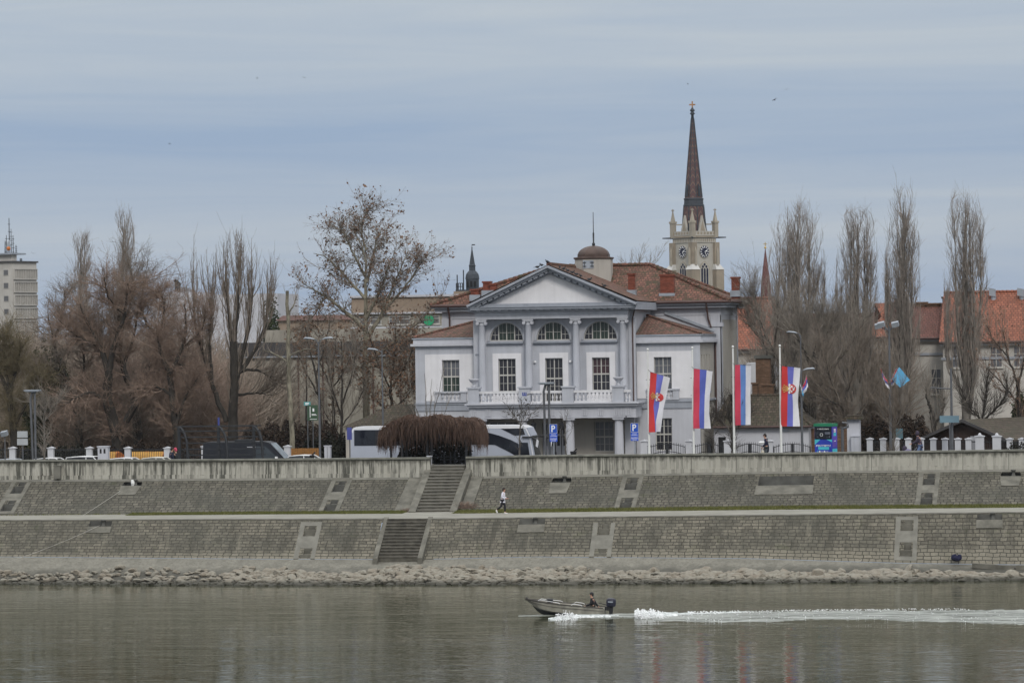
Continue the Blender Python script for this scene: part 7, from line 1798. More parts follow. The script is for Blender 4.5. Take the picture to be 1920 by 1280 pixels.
# mossy lean-to roof left of the villa
y = 22.5; t = thing('outhouse', 'low outhouse with dark mossy roof between coach and villa', 'house', (at(720, 850, y).x, y, GZ)); x0, x1 = at(648, 800, y).x, xL-.3
ze = at(720, 800, y).z; zr = at(760, 757, y+4).z; g = M(); g.box(x0, x1, y, y+8, GZ, ze); g.build('wall', m_beige, t)
g = M(); xr0 = at(742, 760, y+4).x; P = [(x0-.3, y-.3, ze), (x1, y-.3, ze), (x1, y+8.3, ze), (x0-.3, y+8.3, ze)]; E, F_ = (xr0, y+4, zr), (x1, y+4, zr); g.poly([P[0], P[1], F_, E]); g.poly([P[3], P[0], E]); g.poly([P[2], P[3], E, F_]); g.poly([P[1], P[2], F_]); g.poly(P[::-1]); g.build('roof', m_moss, t)
# gatehouse pier with tiled cap
y = 15; t = thing('gate_pier', 'white gate pier with a flat tiled cap right of the kiosk', 'gate pier', (at(1600, 850, y).x, y, GZ)); A = lambda p, py: at(p, py, y)
g = M(); g.box(A(1588, 800).x, A(1612, 800).x, y, y+.9, GZ, A(1600, 786).z); g.build('wall', m_lightgrey, t); g = M(); g.box(A(1583, 800).x, A(1617, 800).x, y-.35, y+1.2, A(1600, 786).z+.002, A(1600, 782).z); g.box(A(1587, 800).x, A(1613, 800).x, y-.2, y+1.1, A(1600, 782).z+.002, A(1600, 778).z); g.build('cap', m_moss, t)
g = M(); g.box(A(1597, 830).x, A(1613, 830).x, y-.55, y-.05, GZ, A(1600, 818).z); g.box(A(1596, 830).x, A(1614, 830).x, y-.6, y-.002, A(1600, 818).z+.002, A(1600, 816).z); g.build('pillar', m_grey, t)
g = M(); yy = 9; B = lambda p, py: at(p, py, yy); g.tube([(B(1580, 850).x, yy, GZ), (B(1580, 850).x, yy, B(1580, 800).z)], .11, 8); g.tube([(B(1580, 800).x, yy, B(1580, 803).z), (B(1590, 800).x, yy, B(1590, 800).z), (B(1590, 800).x, yy, B(1590, 793).z), (B(1579, 800).x, yy, B(1579, 792).z)], .08, 6); tag(g.build('barrier_post', m_pole), 'dark barrier post with an angular head beside the gate pier', 'post')
q = M(); q.box(at(1516, 800, 25).x, at(1592, 800, 25).x, 25, 25.4, GZ, at(1550, 803, 25).z); tag(q.build('rubble_wall', m_oldbrick), 'rough stone wall behind the kiosk', 'wall')
# wooden hut at right, seen across its corner
a = at(1804, 786, 21); t = thing('wooden_hut', 'dark brown wooden hut with shallow mossy gable roof at right', 'hut', (a.x, 21, GZ), R(-32)); hw2 = 4.1; zrg = a.z-GZ; zev = zrg-1.5
m_plank = plain('dark_planks', (.035, .022, .018), .85, .3, 2)
def hp(me, name, mat): o = me.build(name, mat, None); o.parent = t; return o
g = M(); g.prism([(-hw2+.4, .5, 0), (hw2-.4, .5, 0), (hw2-.4, .5, zev+.12), (0, .5, zrg-.08), (-hw2+.4, .5, zev+.12)], (0, 9, 0)); hp(g, 'wall', m_plank)
for s in (-1, 1): g = M(); g.prism([(0, 0, zrg), (s*hw2, 0, zev), (s*hw2, 0, zev-.14), (0, 0, zrg-.14)], (0, 10, 0)); hp(g, 'roof', m_moss)
g = M()
for s in (-1, 1): g.prism([(0, -.05, zrg+.03), (s*hw2, -.05, zev+.03), (s*hw2, -.05, zev-.2), (0, -.05, zrg-.2)], (0, .048, 0))
hp(g, 'bargeboard', m_hallroof)
g = M(); g.box(.4, 1.3, .44, .498, 1.0, 2.1); hp(g, 'window', m_lightgrey)
# ------------------------------------------------------------------ kiosk with display
q = at(1528, 850, 2.6); rk = YAW-R(31); t = thing('kiosk', 'digital information kiosk with black screen and blue printed sides', 'kiosk', (q.x, 2.6, WZ), rk)
zk = lambda py: at(1545, py, 2.6).z-WZ
def kp(me, name, mat, parent=t): o = me.build(name, mat, None); o.parent = parent; return o
wk, dk = 1.33, .80; m_kblue = plain('kiosk_blue', (.025, .05, .36), .35, .15, 1); m_kcy = plain('kiosk_cyan', (.06, .42, .52), .35, .1, 1); m_kpur = plain('kiosk_violet', (.085, .05, .33), .35, .2, 1); m_kgr = plain('kiosk_green', (.02, .17, .09), .5, .1, 1)
g = M(); g.box(0, wk, 0, dk, 0, zk(799)); kp(g, 'body', m_kblue)
g = M(); g.box(-.05, wk+.03, -.05, dk+.03, zk(799)+.002, zk(793.5)); kp(g, 'cap', m_kgr)
t_ = NT('kiosk_screen'); t_.b.inputs['Specular IOR Level'].default_value = .4; ms = t_.fin((.008, .009, .014, 1), .2)
g = M(); g.box(.02, wk-.02, -.02, -.002, zk(823), zk(799.5)); sc_ = kp(g, 'screen', ms)
z1, z0 = zk(799.5), zk(823); hz = z1-z0
g = M(); N = 24; c = (wk*.40, z0+hz*.36)
for k in range(N):
    a0, a1 = 2*math.pi*k/N, 2*math.pi*(k+1)/N; g.add([(c[0]+r*math.cos(a), -.024, c[1]+r*math.sin(a)) for a in (a0, a1) for r in (.075, .125)], [(0,1,3,2), (2,3,1,0)])
rr = random.Random(3)
def glyphs(me, x0, x1, zc, h, yy=-.024, gap=.018):
    x = x0
    while x < x1:
        w_ = rr.uniform(.6, 1.0)*h*.6
        k = rr.randint(0, 3)
        me.box(x, x+w_*.28, yy, yy+.003, zc-h/2, zc+h/2)
        if k != 1: me.box(x, x+w_, yy+.0005, yy+.003, zc+h*.28, zc+h*.5)
        if k != 2: me.box(x, x+w_, yy+.0006, yy+.003, zc-h*.5, zc-h*.28)
        if k in (0, 3): me.box(x+w_*.72, x+w_, yy+.0002, yy+.003, zc-h/2, zc+h/2)
        x += w_+gap
glyphs(g, wk*.24, wk*.80, z0+hz*.82, .075); 
g.box(wk*.17, wk*.19, -.024, -.021, z0+hz*.80, z0+hz*.86); kp(g, 'screen_text', m_whitep, sc_)
g = M(); glyphs(g, wk*.06, wk*.28, z0+hz*.60, .03); glyphs(g, wk*.06, wk*.32, z0+hz*.48, .03); glyphs(g, wk*.06, wk*.26, z0+hz*.38, .03); glyphs(g, wk*.10, wk*.22, z0+hz*.18, .07); glyphs(g, wk*.66, wk*.78, z0+hz*.19, .04); N = 12
g.prism([(wk*.86+.05*math.cos(2*math.pi*k/N), -.024, z0+hz*.2+.055*math.sin(2*math.pi*k/N)) for k in range(N)], (0, .003, 0)); g.box(wk*.60, wk*.9, -.0232, -.021, z0+hz*.40, z0+hz*.58); kp(g, 'screen_detail', plain('screen_grey', (.10, .11, .14), .4), sc_)
zb = 0.0; zt_ = zk(823)-.005
zl = lambda f: zk(850)+(zt_-zk(850))*f
g = M(); g.add([(0.0, -.006, zl(1)), (wk*.34, -.006, zl(1)), (0.0, -.006, zl(.62))], [(0,2,1)]); g.add([(wk*.66, -.006, zl(1)), (wk, -.006, zl(1)), (wk, -.006, zl(.80))], [(0,2,1)]); g.add([(wk*.08, -.006, 0), (wk*.24, -.006, 0), (wk*.15, -.006, zl(.30))], [(0,1,2)])
g.box(wk*.20, wk*.82, -.008, -.002, zl(.28), zl(.48)); g.box(wk*.5, wk, -.0065, -.002, 0, zl(.08)); kp(g, 'poster_shape', m_kcy)
g = M(); glyphs(g, wk*.07, wk*.93, zl(.56), .12, -.012); glyphs(g, wk*.36, wk*.46, zl(.16), .05, -.012); glyphs(g, wk*.64, wk*.78, zl(.16), .05, -.012)
for u in (.28, .56): g.prism([(wk*u+.065*math.cos(2*math.pi*k/N), -.012, zl(.15)+.065*math.sin(2*math.pi*k/N)) for k in range(N)], (0, .004, 0))
kp(g, 'poster_text', m_whitep)
g = M(); x = wk+.006; g.box(wk+.001, x, .06, dk-.06, zl(.45), zk(800)); kp(g, 'side_poster', m_kpur)
g = M(); g.box(x, x+.004, .22, .62, zk(817), zk(811)); g.box(wk+.001, x+.002, .05, dk-.02, 0, zl(.34)); kp(g, 'side_shape', m_kcy)
g = M(); g.box(x+.005, x+.008, .26, .58, zk(806.5), zk(804)); g.box(x+.005, x+.008, .26, .58, zk(810), zk(808)); g.box(x, x+.003, .35, .55, zk(827), zk(825.5)); kp(g, 'side_text', m_whitep)

# ------------------------------------------------------------------ things on the embankment
m_drum = plain('white_drum', (.66, .67, .66), .5, .05)
x, tt = SU.tpx(246, 911); q = SU.p(x, tt); g = M(); g.lathe((q.x, q.y+.55, q.z), [(.15, 0), (.165, .03), (.165, .17), (.172, .18), (.165, .2), (.165, .40), (.15, .43)], 16); tag(g.build('plastic_drum', m_drum), 'white plastic drum standing in the arched mooring niche', 'drum')
m_rope = plain('mooring_rope', (.33, .32, .29), .9, .15, 4)
def rope(a, b, sag, label):
    n = 24; P = [a.lerp(b, k/n)-Vector((0, 0, sag*4*(k/n)*(1-k/n))) for k in range(n+1)]; g = M(); g.tube(P, .014, 6); tag(g.build('mooring_rope', m_rope), label, 'rope')
x, tt = SU.tpx(226, 923); a = SU.p(x, tt, .12); rope(a, at(-70, 1092, -19.0), .25, 'thin mooring rope from the drum niche slanting down to the left')
x, tt = SL.tpx(187, 987); a = SL.p(x, tt, .12); rope(a, at(-60, 1074, -18.5), .25, 'thicker pale mooring rope from the lower niche slanting to the left edge')
m_navyc = plain('navy_cloth', (.012, .013, .038), .9, .25, 4, bump=.4)
q = at(1793, 1051, -15.75); g = M(); g.ball((q.x, q.y, q.z+.17), .36, .25, .2, 14, 8); g.ball((q.x-.12, q.y, q.z+.28), .2, .17, .15, 12, 7); g.ball((q.x+.2, q.y-.02, q.z+.30), .13, .13, .13, 10, 6); g.tube([(q.x-.1, q.y-.1, q.z+.40), (q.x+.02, q.y-.12, q.z+.47), (q.x+.14, q.y-.1, q.z+.42)], .02, 6)
g.v = [tuple(Vector(v)+Vector((1, 1, 1))*.035*mnoise.noise(Vector(v)*6)) for v in g.v]; tag(g.build('bag', m_navyc), 'crumpled navy bag lying at the foot of the lower embankment', 'bag')
for p0, y0, p1, y1, lab in ((1823, 1056.5, 1902, 1061.5, 'long tilted concrete beam above the rubble at right'), (1905, 1060, 1985, 1061, 'second concrete beam at the right picture edge')):
    a, b = at(p0, y0+3, -16.6), at(p1, y1+3, -16.6); d = (b-a)/2; g = M(); g.obox((a+b)/2, d, (0, .22, 0), (0, 0, .15)); tag(g.build('concrete_beam', m_conc), lab, 'beam')
q = at(933, 1062, -16.5); g = M(); g.ball((q.x, q.y, q.z+.03), .07); tag(g.build('ball', plain('yellow_ball', (.55, .58, .08))), 'small yellow-green ball on the silted bank', 'ball')
g = seedg(301)
def weeds(px, py, S, w, h, n, label, mat, name='dry_weeds'):
    x, t_ = S.tpx(px, py); gg = seedg(int(px)); P = np.empty((n, 4, 3)); base = np.array(S.p(x, t_)); P[:, 0] = base+np.stack([gg.normal(0, w, n), gg.normal(0, .25, n), np.zeros(n)], 1)
    d = np.stack([gg.normal(0, .5, n), gg.normal(-.2, .4, n), gg.uniform(.2, 1, n)], 1)
    for k in range(1, 4): d = d+gg.normal(0, .25, (n, 3)); dd = d/np.linalg.norm(d, axis=1, keepdims=True); P[:, k] = P[:, k-1]+dd*h/3
    V, F = emit([Br(P, np.tile(np.linspace(.012, .005, 4), (n, 1)))], [3]); tag(npmesh(name, V, F, mat), label, 'weeds')
weeds(874, 952, SU, .35, .5, 260, 'tuft of dry reddish weeds at the foot of the right stair wall', m_twigr); weeds(763, 959, SU, .22, .3, 120, 'dry weed tuft at the foot of the left stair wall', m_twigr)
weeds(92, 895, SU, .5, .45, 60, 'heap of driftwood sticks below the concrete post', m_twigg, 'driftwood_heap')

# ------------------------------------------------------------------ people
m_skin = plain('skin', (.42, .24, .17), .6, .06, 4)
def skin(name, verts, edges, rad, mat, parent, root=0, sub=1):
    me = bpy.data.meshes.new(name); me.from_pydata(verts, edges, []); me.materials.append(mat); o = bpy.data.objects.new(name, me); COL.objects.link(o); o.parent = parent
    md = o.modifiers.new('skin', 'SKIN'); md.use_smooth_shade = True
    for i, s in enumerate(me.skin_vertices[0].data):
        r_ = rad[i]; s.radius = (r_, r_) if not hasattr(r_, '__len__') else r_; s.use_root = (i == root)
    o.modifiers.new('sub', 'SUBSURF').levels = sub; o.modifiers['sub'].render_levels = sub
    return o
def person(label, loc, rz, J, tops, legs, hairc, hat=None, scale=1., shoes=None, coat=0.0, hood=False):
    """J: joints in a frame facing +X. Body = one skinned figure; clothes and hair are its children."""
    t = thing('person', label, 'person', loc, rz); t.scale = (scale,)*3
    J = {k: Vector(v) for k, v in J.items()}
    names = ['pelvis', 'chest', 'neck', 'jaw', 'skull', 'crown']; V, E, Rr, ix = [], [], [], {}
    def add(n, p, r, par=None):
        ix[n] = len(V); V.append(tuple(p)); Rr.append(r)
        if par is not None: E.append((ix[par], ix[n]))
    add('pelvis', J['pelvis'], .125); add('belly', J['pelvis'].lerp(J['chest'], .5), .12, 'pelvis'); add('chest', J['chest'], (.15, .12), 'belly'); add('neck', J['neck'], .055, 'chest')
    f = J.get('look', Vector((1, 0, 0))); hd = (J['head']-J['neck']).normalized()
    add('jaw', J['neck']+hd*.10+f*.02, .062, 'neck'); add('skull', J['neck']+hd*.19+f*.012, .088, 'jaw'); add('crown', J['neck']+hd*.26, .06, 'skull')
    for s in 'lr':
        add('sh'+s, J['sh'+s], .062, 'chest'); add('el'+s, J['el'+s], .045, 'sh'+s); add('wr'+s, J['wr'+s], .030, 'el'+s)
        d = (J['wr'+s]-J['el'+s]).normalized(); u = d.orthogonal().normalized(); v = d.cross(u); add('pa'+s, J['wr'+s]+d*.06, (.036, .020), 'wr'+s)
        for k, (o_, l_) in enumerate(((-.030, .065), (-.010, .082), (.010, .078), (.028, .060))):
            add('f%d%s' % (k, s), J['wr'+s]+d*.105+v*o_, .0095, 'pa'+s); add('g%d%s' % (k, s), J['wr'+s]+d*(.105+l_*.6)+v*o_+u*l_*.55, .008, 'f%d%s' % (k, s))
        add('th'+s, J['wr'+s]+d*.075+v*-.045+u*.03, .010, 'pa'+s)
        add('hi'+s, J['hi'+s], .095, 'pelvis'); add('kn'+s, J['kn'+s], .062, 'hi'+s); add('an'+s, J['an'+s], .042, 'kn'+s); add('to'+s, J['to'+s], .035, 'an'+s)
    skin('body', V, E, Rr, m_skin, t)
    # face
    fd = J['neck']+hd*.19; side = f.cross(hd).normalized(); g = M(); g.ball(fd+f*.105-hd*.02, .017, .015, .024, 6, 5); 
    for s in (-1, 1): g.ball(fd+side*s*.09-hd*.01, .012, .02, .03, 6, 5)
    o = g.build('nose_and_ears', m_skin, None); o.parent = t
    g = M()
    for s in (-1, 1): g.ball(fd+f*.086+side*s*.034+hd*.012, .010, .010, .010, 6, 5)
    g.ball(fd+f*.090-hd*.065, .008, .024, .006, 6, 5); o = g.build('eyes_and_mouth', m_black, None); o.parent = t
    g = M(); c = fd-f*.018+hd*.035; g.ball(c, .098, .095, .098, 12, 8); g.ball(c-f*.04-hd*.05, .075, .085, .09, 10, 7)
    if hat: g.ball(c+hd*.02, .112, .108, .10, 12, 8)
    o = g.build('hat' if hat else 'hair', hat or hairc, None); o.parent = t
    if hood: g = M(); g.ball(c-f*.02-hd*.05, .125, .125, .16, 12, 8); o = g.build('hood', tops, None); o.parent = t
    # jacket
    V, E, Rr = [], [], []; ix = {}
    low = J['pelvis']-Vector((0, 0, coat)); add('p', J['pelvis'], .165); 
    if coat > .05: add('low', low, .185, 'p')
    add('b', J['pelvis'].lerp(J['chest'], .5), .155, 'p'); add('c', J['chest'], (.185, .155), 'b'); add('n', J['neck']-Vector((0, 0, .02)), .085, 'c')
    for s in 'lr': add('sh'+s, J['sh'+s], .085, 'c'); add('el'+s, J['el'+s], .064, 'sh'+s); add('wr'+s, J['wr'+s], .050, 'el'+s)
    skin('jacket', V, E, Rr, tops, t)
    V, E, Rr = [], [], []; ix = {}; add('p', J['pelvis']+Vector((0, 0, .03)), .145)
    for s in 'lr': add('hi'+s, J['hi'+s], .115, 'p'); add('kn'+s, J['kn'+s], .080, 'hi'+s); add('an'+s, J['an'+s]+(J['kn'+s]-J['an'+s])*.1, .062, 'kn'+s)
    skin('trousers', V, E, Rr, legs, t)
    for s in 'lr':
        g = M(); a, b = J['an'+s], J['to'+s]; d = (b-a).normalized(); g.tube([a-d*.05-Vector((0, 0, .03)), a+d*.04-Vector((0, 0, .035)), b+d*.05], [.05, .056, .035], 8); o = g.build('shoe', shoes or m_black, None); o.parent = t
    return t
m_hoodw = plain('white_hoodie', (.62, .62, .70), .9, .06, 5); m_blk = plain('black_leggings', (.012, .013, .018), .8, .2, 5); m_hairb = plain('dark_hair', (.022, .014, .012), .7, .2, 8); m_shoew = plain('white_shoes', (.62, .62, .60), .6)
m_navyj = plain('navy_coat', (.012, .014, .034), .85, .25, 4); m_jean = plain('blue_jeans', (.12, .17, .30), .9, .12, 6); m_greyt = plain('grey_trousers', (.055, .065, .075), .9, .15, 5); m_darkp = plain('plum_coat', (.040, .032, .052), .85, .15, 4); m_blkj = plain('black_jacket', (.016, .017, .020), .85, .2, 5); m_pink = plain('pink_hat', (.45, .06, .11), .8)
walkJ = dict(pelvis=(0,0,.93), chest=(.05,0,1.27), neck=(.075,0,1.45), head=(.11,0,1.68), shl=(.05,.17,1.40), shr=(.05,-.17,1.40), ell=(.03,.22,1.13), elr=(-.02,-.23,1.13), wrl=(.24,.16,1.05), wrr=(.20,-.16,1.04), hil=(0,.09,.88), hir=(0,-.09,.88), knl=(.14,.09,.50), knr=(-.10,-.09,.50), anl=(.12,.09,.09), anr=(-.42,-.09,.26), tol=(.25,.09,.04), tor=(-.38,-.09,.12))
q = onz(944, 966.5, 3.92); q.z = 3.93; fl = q.y
zpth = lambda x, y: (z_lip(x)+.01)+(z_toe(x)-z_lip(x)-.01)*((y-VL-.45)/(VB-VL-.45))
q = at(943, 966.5, -8.5); q.z = zpth(q.x, -8.5)
person('person in a white hooded top and black leggings striding right along the promenade', tuple(q), 0., walkJ, m_hoodw, m_blk, m_hairb, shoes=m_shoew, scale=1.0, coat=.06)
standJ = dict(pelvis=(0,0,.93), chest=(.03,0,1.28), neck=(.06,0,1.47), head=(.12,0,1.70), shl=(.03,.20,1.41), shr=(.03,-.20,1.41), ell=(.06,.26,1.13), elr=(.04,-.26,1.12), wrl=(.22,.24,.95), wrr=(.16,-.24,.90), hil=(0,.10,.88), hir=(0,-.10,.88), knl=(.05,.1,.48), knr=(-.03,-.1,.48), anl=(.0,.1,.09), anr=(-.08,-.1,.09), tol=(.14,.1,.04), tor=(.06,-.1,.04))
def stand_at(px, ptop, y, z, label, rz, J, *a, **k):
    q = at(px, ptop, y); sc = (q.z-z)/1.76; return person(label, (q.x, y, z), rz, J, *a, scale=sc, **k)
ma = stand_at(1437, 813, 1.9, WZ, 'person in a long dark navy coat walking left, carrying pale bags, near the emblem flag', math.pi, standJ, m_navyj, m_greyt, m_hairb, coat=.32)
q = at(1430, 843, 1.7); g = M(); g.ball((q.x, 1.62, WZ+.62), .13, .1, .24, 10, 8); g.tube([(q.x-.05, 1.62, WZ+.82), (q.x+.03, 1.66, WZ+1.0)], .012, 5); tag(g.build('carrier_bag', plain('beige_bag', (.42, .39, .32))), 'beige carrier bag hanging from the dark-coated walker', 'bag')
q = at(1429.5, 829, 1.75); g = M(); g.tube([(q.x-.16, 1.7, q.z), (q.x+.2, 1.7, q.z)], .085, 10); g.tube([(q.x-.24, 1.7, q.z), (q.x-.16, 1.7, q.z)], .05, 8); tag(g.build('rolled_paper', m_whitep), 'white roll under the arm of the dark-coated walker', 'roll')
pushJ = dict(standJ); pushJ.update(chest=(.08,0,1.27), neck=(.14,0,1.45), head=(.22,0,1.67), shl=(.10,.19,1.39), shr=(.10,-.19,1.39), ell=(.22,.22,1.12), elr=(.22,-.22,1.12), wrl=(.48,.2,1.02), wrr=(.48,-.2,1.02), knl=(.16,.1,.5), anl=(.2,.1,.09), tol=(.34,.1,.04), knr=(-.08,-.1,.5), anr=(-.3,-.1,.14), tor=(-.2,-.1,.05))
stand_at(1725, 807.5, 1.9, WZ, 'hooded person in a plum jacket and jeans pushing a stroller at right', math.pi, pushJ, m_darkp, m_jean, m_hairb, coat=.1, hood=True)
q = at(1704, 840, 1.9); t = thing('stroller', 'baby stroller with lilac-grey cover pushed along the wall', 'stroller', (q.x, 1.9, WZ)); x = q.x; y = 1.9
g = M(); g.tube([(x+.62, y, WZ+1.0), (x+.1, y, WZ+.45), (x-.3, y, WZ+.2)], .02, 6); g.tube([(x+.35, y, WZ+.2), (x, y, WZ+.62)], .02, 6); g.build('frame', m_zinc, t)
g = M(); g.ball((x-.12, y, WZ+.62), .34, .22, .24, 12, 8); g.build('cover', plain('lilac_cover', (.17, .16, .24), .9, .3, 5), t); g = M(); g.ball((x-.28, y, WZ+.86), .17, .2, .2, 12, 8); g.build('hood', m_darkp, t); g = M(); g.ball((x+.36, y, WZ+.55), .16, .14, .2, 10, 7); g.build('basket', m_navyj, t)
for dx in (-.3, .32):
    for s in (-1, 1): g = M(); g.tube([(x+dx, y+s*.22-.02, WZ+.13), (x+dx, y+s*.22+.02, WZ+.13)], .13, 12); g.build('wheel', m_tyre, t)
stand_at(320, 838, 10.5, GZ, 'person in dark clothes beside the steel pergola, left of the pink-hatted one', 0.6, standJ, m_navyj, m_blk, m_hairb, coat=.15)
stand_at(331, 840, 10.8, GZ, 'person in a bright pink hat and dark coat beside the steel pergola', 2.6, standJ, m_blkj, m_blk, m_hairb, hat=m_pink, coat=.15)

# ------------------------------------------------------------------ motor boat and wake
bw = onz(1058, 1152, 0.); bt = thing('motor_boat', 'old grey wooden motor boat speeding left with its bow raised', 'boat', (bw.x, bw.y, .02), R(4)); bt.rotation_euler = (0, R(2.4), R(3))
LBt = abs(onz(1133, 1152, 0).x-onz(986, 1152, 0).x)*1.0
def bp_(me, name, mat, parent=bt): o = me.build(name, mat, None); o.parent = parent; return o
m_hull = plain('weathered_boat_planks', (.235, .225, .19), .75, .35, 2.5, streak=.3); m_hulld = plain('dark_bottom_paint', (.022, .022, .024), .5, .3, 2); m_gunw = plain('dark_gunwale', (.05, .045, .04), .6)
st = []; n = 18
for i in range(n+1):
    f = i/n; x = -LBt/2+LBt*f; b = .78*(1-(1-min(1, f/.55))**2.2)*(1-.14*max(0, (f-.55)/.45)); zs = .74-.30*f+.04*f*f+.08*(1-f)**4; zk_ = .60*max(0, 1-f/.38)**2.4-.12
    zc_ = zk_+(zs-zk_)*(.30+.25*(1-f)**2); xr = x+ (0 if f > .3 else .42*(1-f/.3)**1.5)
    st.append((x, xr, max(b, .015), zs, zc_, zk_))
def strip(fn0, fn1, mat, name):
    g = M()
    for s in (-1, 1):
        for a, c in zip(st[:-1], st[1:]):
            P = [fn0(a, s), fn0(c, s), fn1(c, s), fn1(a, s)]; g.add(P, [(0,1,2,3) if s < 0 else (3,2,1,0)], True)
    return bp_(g, name, mat)
shr = lambda a, s: (a[0], s*a[2], a[3]); chn = lambda a, s: (a[0]+(a[1]-a[0])*.55, s*a[2]*.86, a[4]); kel = lambda a, s: (a[1], 0, a[5])
mid = lambda a, s: tuple(np.array(shr(a, s))*.5+np.array(chn(a, s))*.5+np.array((0, s*.015, 0)))
strip(shr, mid, m_hull, 'upper_planking'); strip(mid, chn, m_hull, 'lower_planking'); strip(chn, kel, m_hulld, 'hull_bottom')
inn = lambda a, s: (a[0], s*max(.01, a[2]-.05), a[3]-.02); flo = lambda a, s: (a[0]+(a[1]-a[0])*.5, s*max(.005, a[2]*.75), max(a[5]+.12, a[4]-.05)); cen = lambda a, s: (a[0]+(a[1]-a[0])*.5, 0, max(a[5]+.12, a[4]-.05))
strip(lambda a, s: flo(a, -s), lambda a, s: inn(a, -s), m_hull, 'inner_planking'); strip(lambda a, s: cen(a, s), lambda a, s: flo(a, s), m_gunw, 'floor')
g = M()
for s in (-1, 1): g.tube([(a[0], s*a[2], a[3]) for a in st], .035, 6); g.tube([(a[0]+.01, s*(a[2]+.0)*.985, (a[3]*.6+a[4]*.4)) for a in st], .013, 5)
bp_(g, 'gunwale', m_gunw)
a = st[-1]; g = M(); g.prism([(a[0], -a[2], a[3]), (a[0], a[2], a[3]), (a[0], a[2]*.86, a[4]), (a[0], 0, a[5]), (a[0], -a[2]*.86, a[4])], (.05, 0, 0)); bp_(g, 'transom', m_hull)
for x in (-.9, .55, 1.5): f = (x+LBt/2)/LBt; i = min(n-1, int(f*n)); g = M(); g.box(x-.14, x+.14, -st[i][2]+.06, st[i][2]-.06, st[i][3]-.2, st[i][3]-.16); bp_(g, 'thwart', m_gunw)
g = M()
for x0_, x1_ in ((-1.5, -.15), (.45, 1.1)):
    for s in (-1, 1):
        i0, i1 = int((x0_+LBt/2)/LBt*n), int((x1_+LBt/2)/LBt*n); g.tube([(x0_, s*st[i0][2], st[i0][3]), (x0_+.12, s*st[i0][2], st[i0][3]+.08), (x1_-.12, s*st[i1][2], st[i1][3]+.08), (x1_, s*st[i1][2], st[i1][3])], .016, 6)
bp_(g, 'grab_rail', m_whitep)
g = M(); g.box(-.95, -.66, -.35, .1, st[6][3]-.16, st[6][3]+.17); g.box(-1.0, -.63, -.38, .13, st[6][3]+.172, st[6][3]+.2); bp_(g, 'storage_box', m_black)
g = M(); g.ball((-LBt/2+.1, 0, st[0][3]+.03), .06); bp_(g, 'bow_fitting', m_black)
mt = thing('outboard_motor', 'black outboard motor on the stern of the motor boat', 'outboard motor', (0,0,0)); m_ob = plain('outboard_cowl', (.018, .019, .034), .3, .15, 3)
def mp(me, name, mat): o = me.build(name, mat, None); o.parent = mt; return o
g = M(); g.lathe((0, 0, .28), [(.20, -.12), (.24, -.05), (.25, .12), (.24, .26), (.19, .33), (.08, .36)], 12, sx=1.12, sy=.8); g.box(-.24, -.1, -.19, .19, .2, .34); mp(g, 'cowling', m_ob); g = M(); g.box(-.16, .12, -.205, -.198, .40, .47); mp(g, 'cowling_stripe', m_zinc)
g = M(); g.prism([(-.12, -.07, .2), (.14, -.07, .2), (.08, -.07, -.55), (-.06, -.07, -.55)], (0, .14, 0)); g.box(-.34, -.1, -.14, .14, -.05, .16); g.tube([(-.2, 0, .25), (-.7, .05, .34)], .022, 6); mp(g, 'motor_leg', m_black)
bpy.context.view_layer.update()
Mb = Matrix.Translation(bt.location) @ bt.rotation_euler.to_matrix().to_4x4()
mt.matrix_world = Mb @ Matrix.Translation((LBt/2+.38, 0, .38))
sitJ = dict(pelvis=(0,0,.12), chest=(.03,0,.47), neck=(.07,0,.65), head=(.09,0,.9), shl=(.03,.2,.60), shr=(.03,-.2,.60), ell=(.12,.27,.33), elr=(-.12,-.26,.33), wrl=(.42,.22,.20), wrr=(-.28,-.20,.14), hil=(.02,.10,.10), hir=(.02,-.10,.10), knl=(.44,.13,.16), knr=(.44,-.13,.16), anl=(.50,.13,-.22), anr=(.46,-.13,-.22), tol=(.64,.13,-.25), tor=(.60,-.13,-.25))
pm = Mb @ Vector((LBt/2-.62, 0, st[-3][3]-.16))
bm_ = person('person in a black jacket and black cap sitting at the stern of the motor boat', tuple(pm), math.pi+R(3), sitJ, m_blkj, plain('dark_camouflage', (.05, .05, .035), .9, .5, 12), m_hairb, hat=m_black, scale=1.0)
# wake
def foamm(name, c, c2, sc, thr, st_=(1, 1.6, 1), amin=.15):
    t = NT(name); g = t.geo(st_); n1 = t.noise(g, sc, 6, .75); n2 = t.noise(t.geo((.5, 2., 1)), 1.2, 4, .6)
    col = t.mix(t.ramp(n1, [(thr-.06, 0.), (thr+.10, 1.)]), c2, c); t.b.inputs['Specular IOR Level'].default_value = .4
    t.set(t.b, 'Alpha', t.ramp(t.math('ADD', t.math('MULTIPLY', n1, .6), t.math('MULTIPLY', n2, .4)), [(.36, amin), (.54, 1.)])); t.bump(t.math('ADD', n1, n2), .6, .08); return t.fin(col, .45)
m_foam = foamm('white_foam', (.72, .74, .74, 1), (.42, .47, .45, 1), 3.2, .48); m_wake = foamm('sky_toned_wake', (.36, .375, .35, 1), (.20, .215, .19, 1), 1.3, .52, (.22, 1.5, 1))  # the wake's pale base colour stands for sky reflected off its smooth water
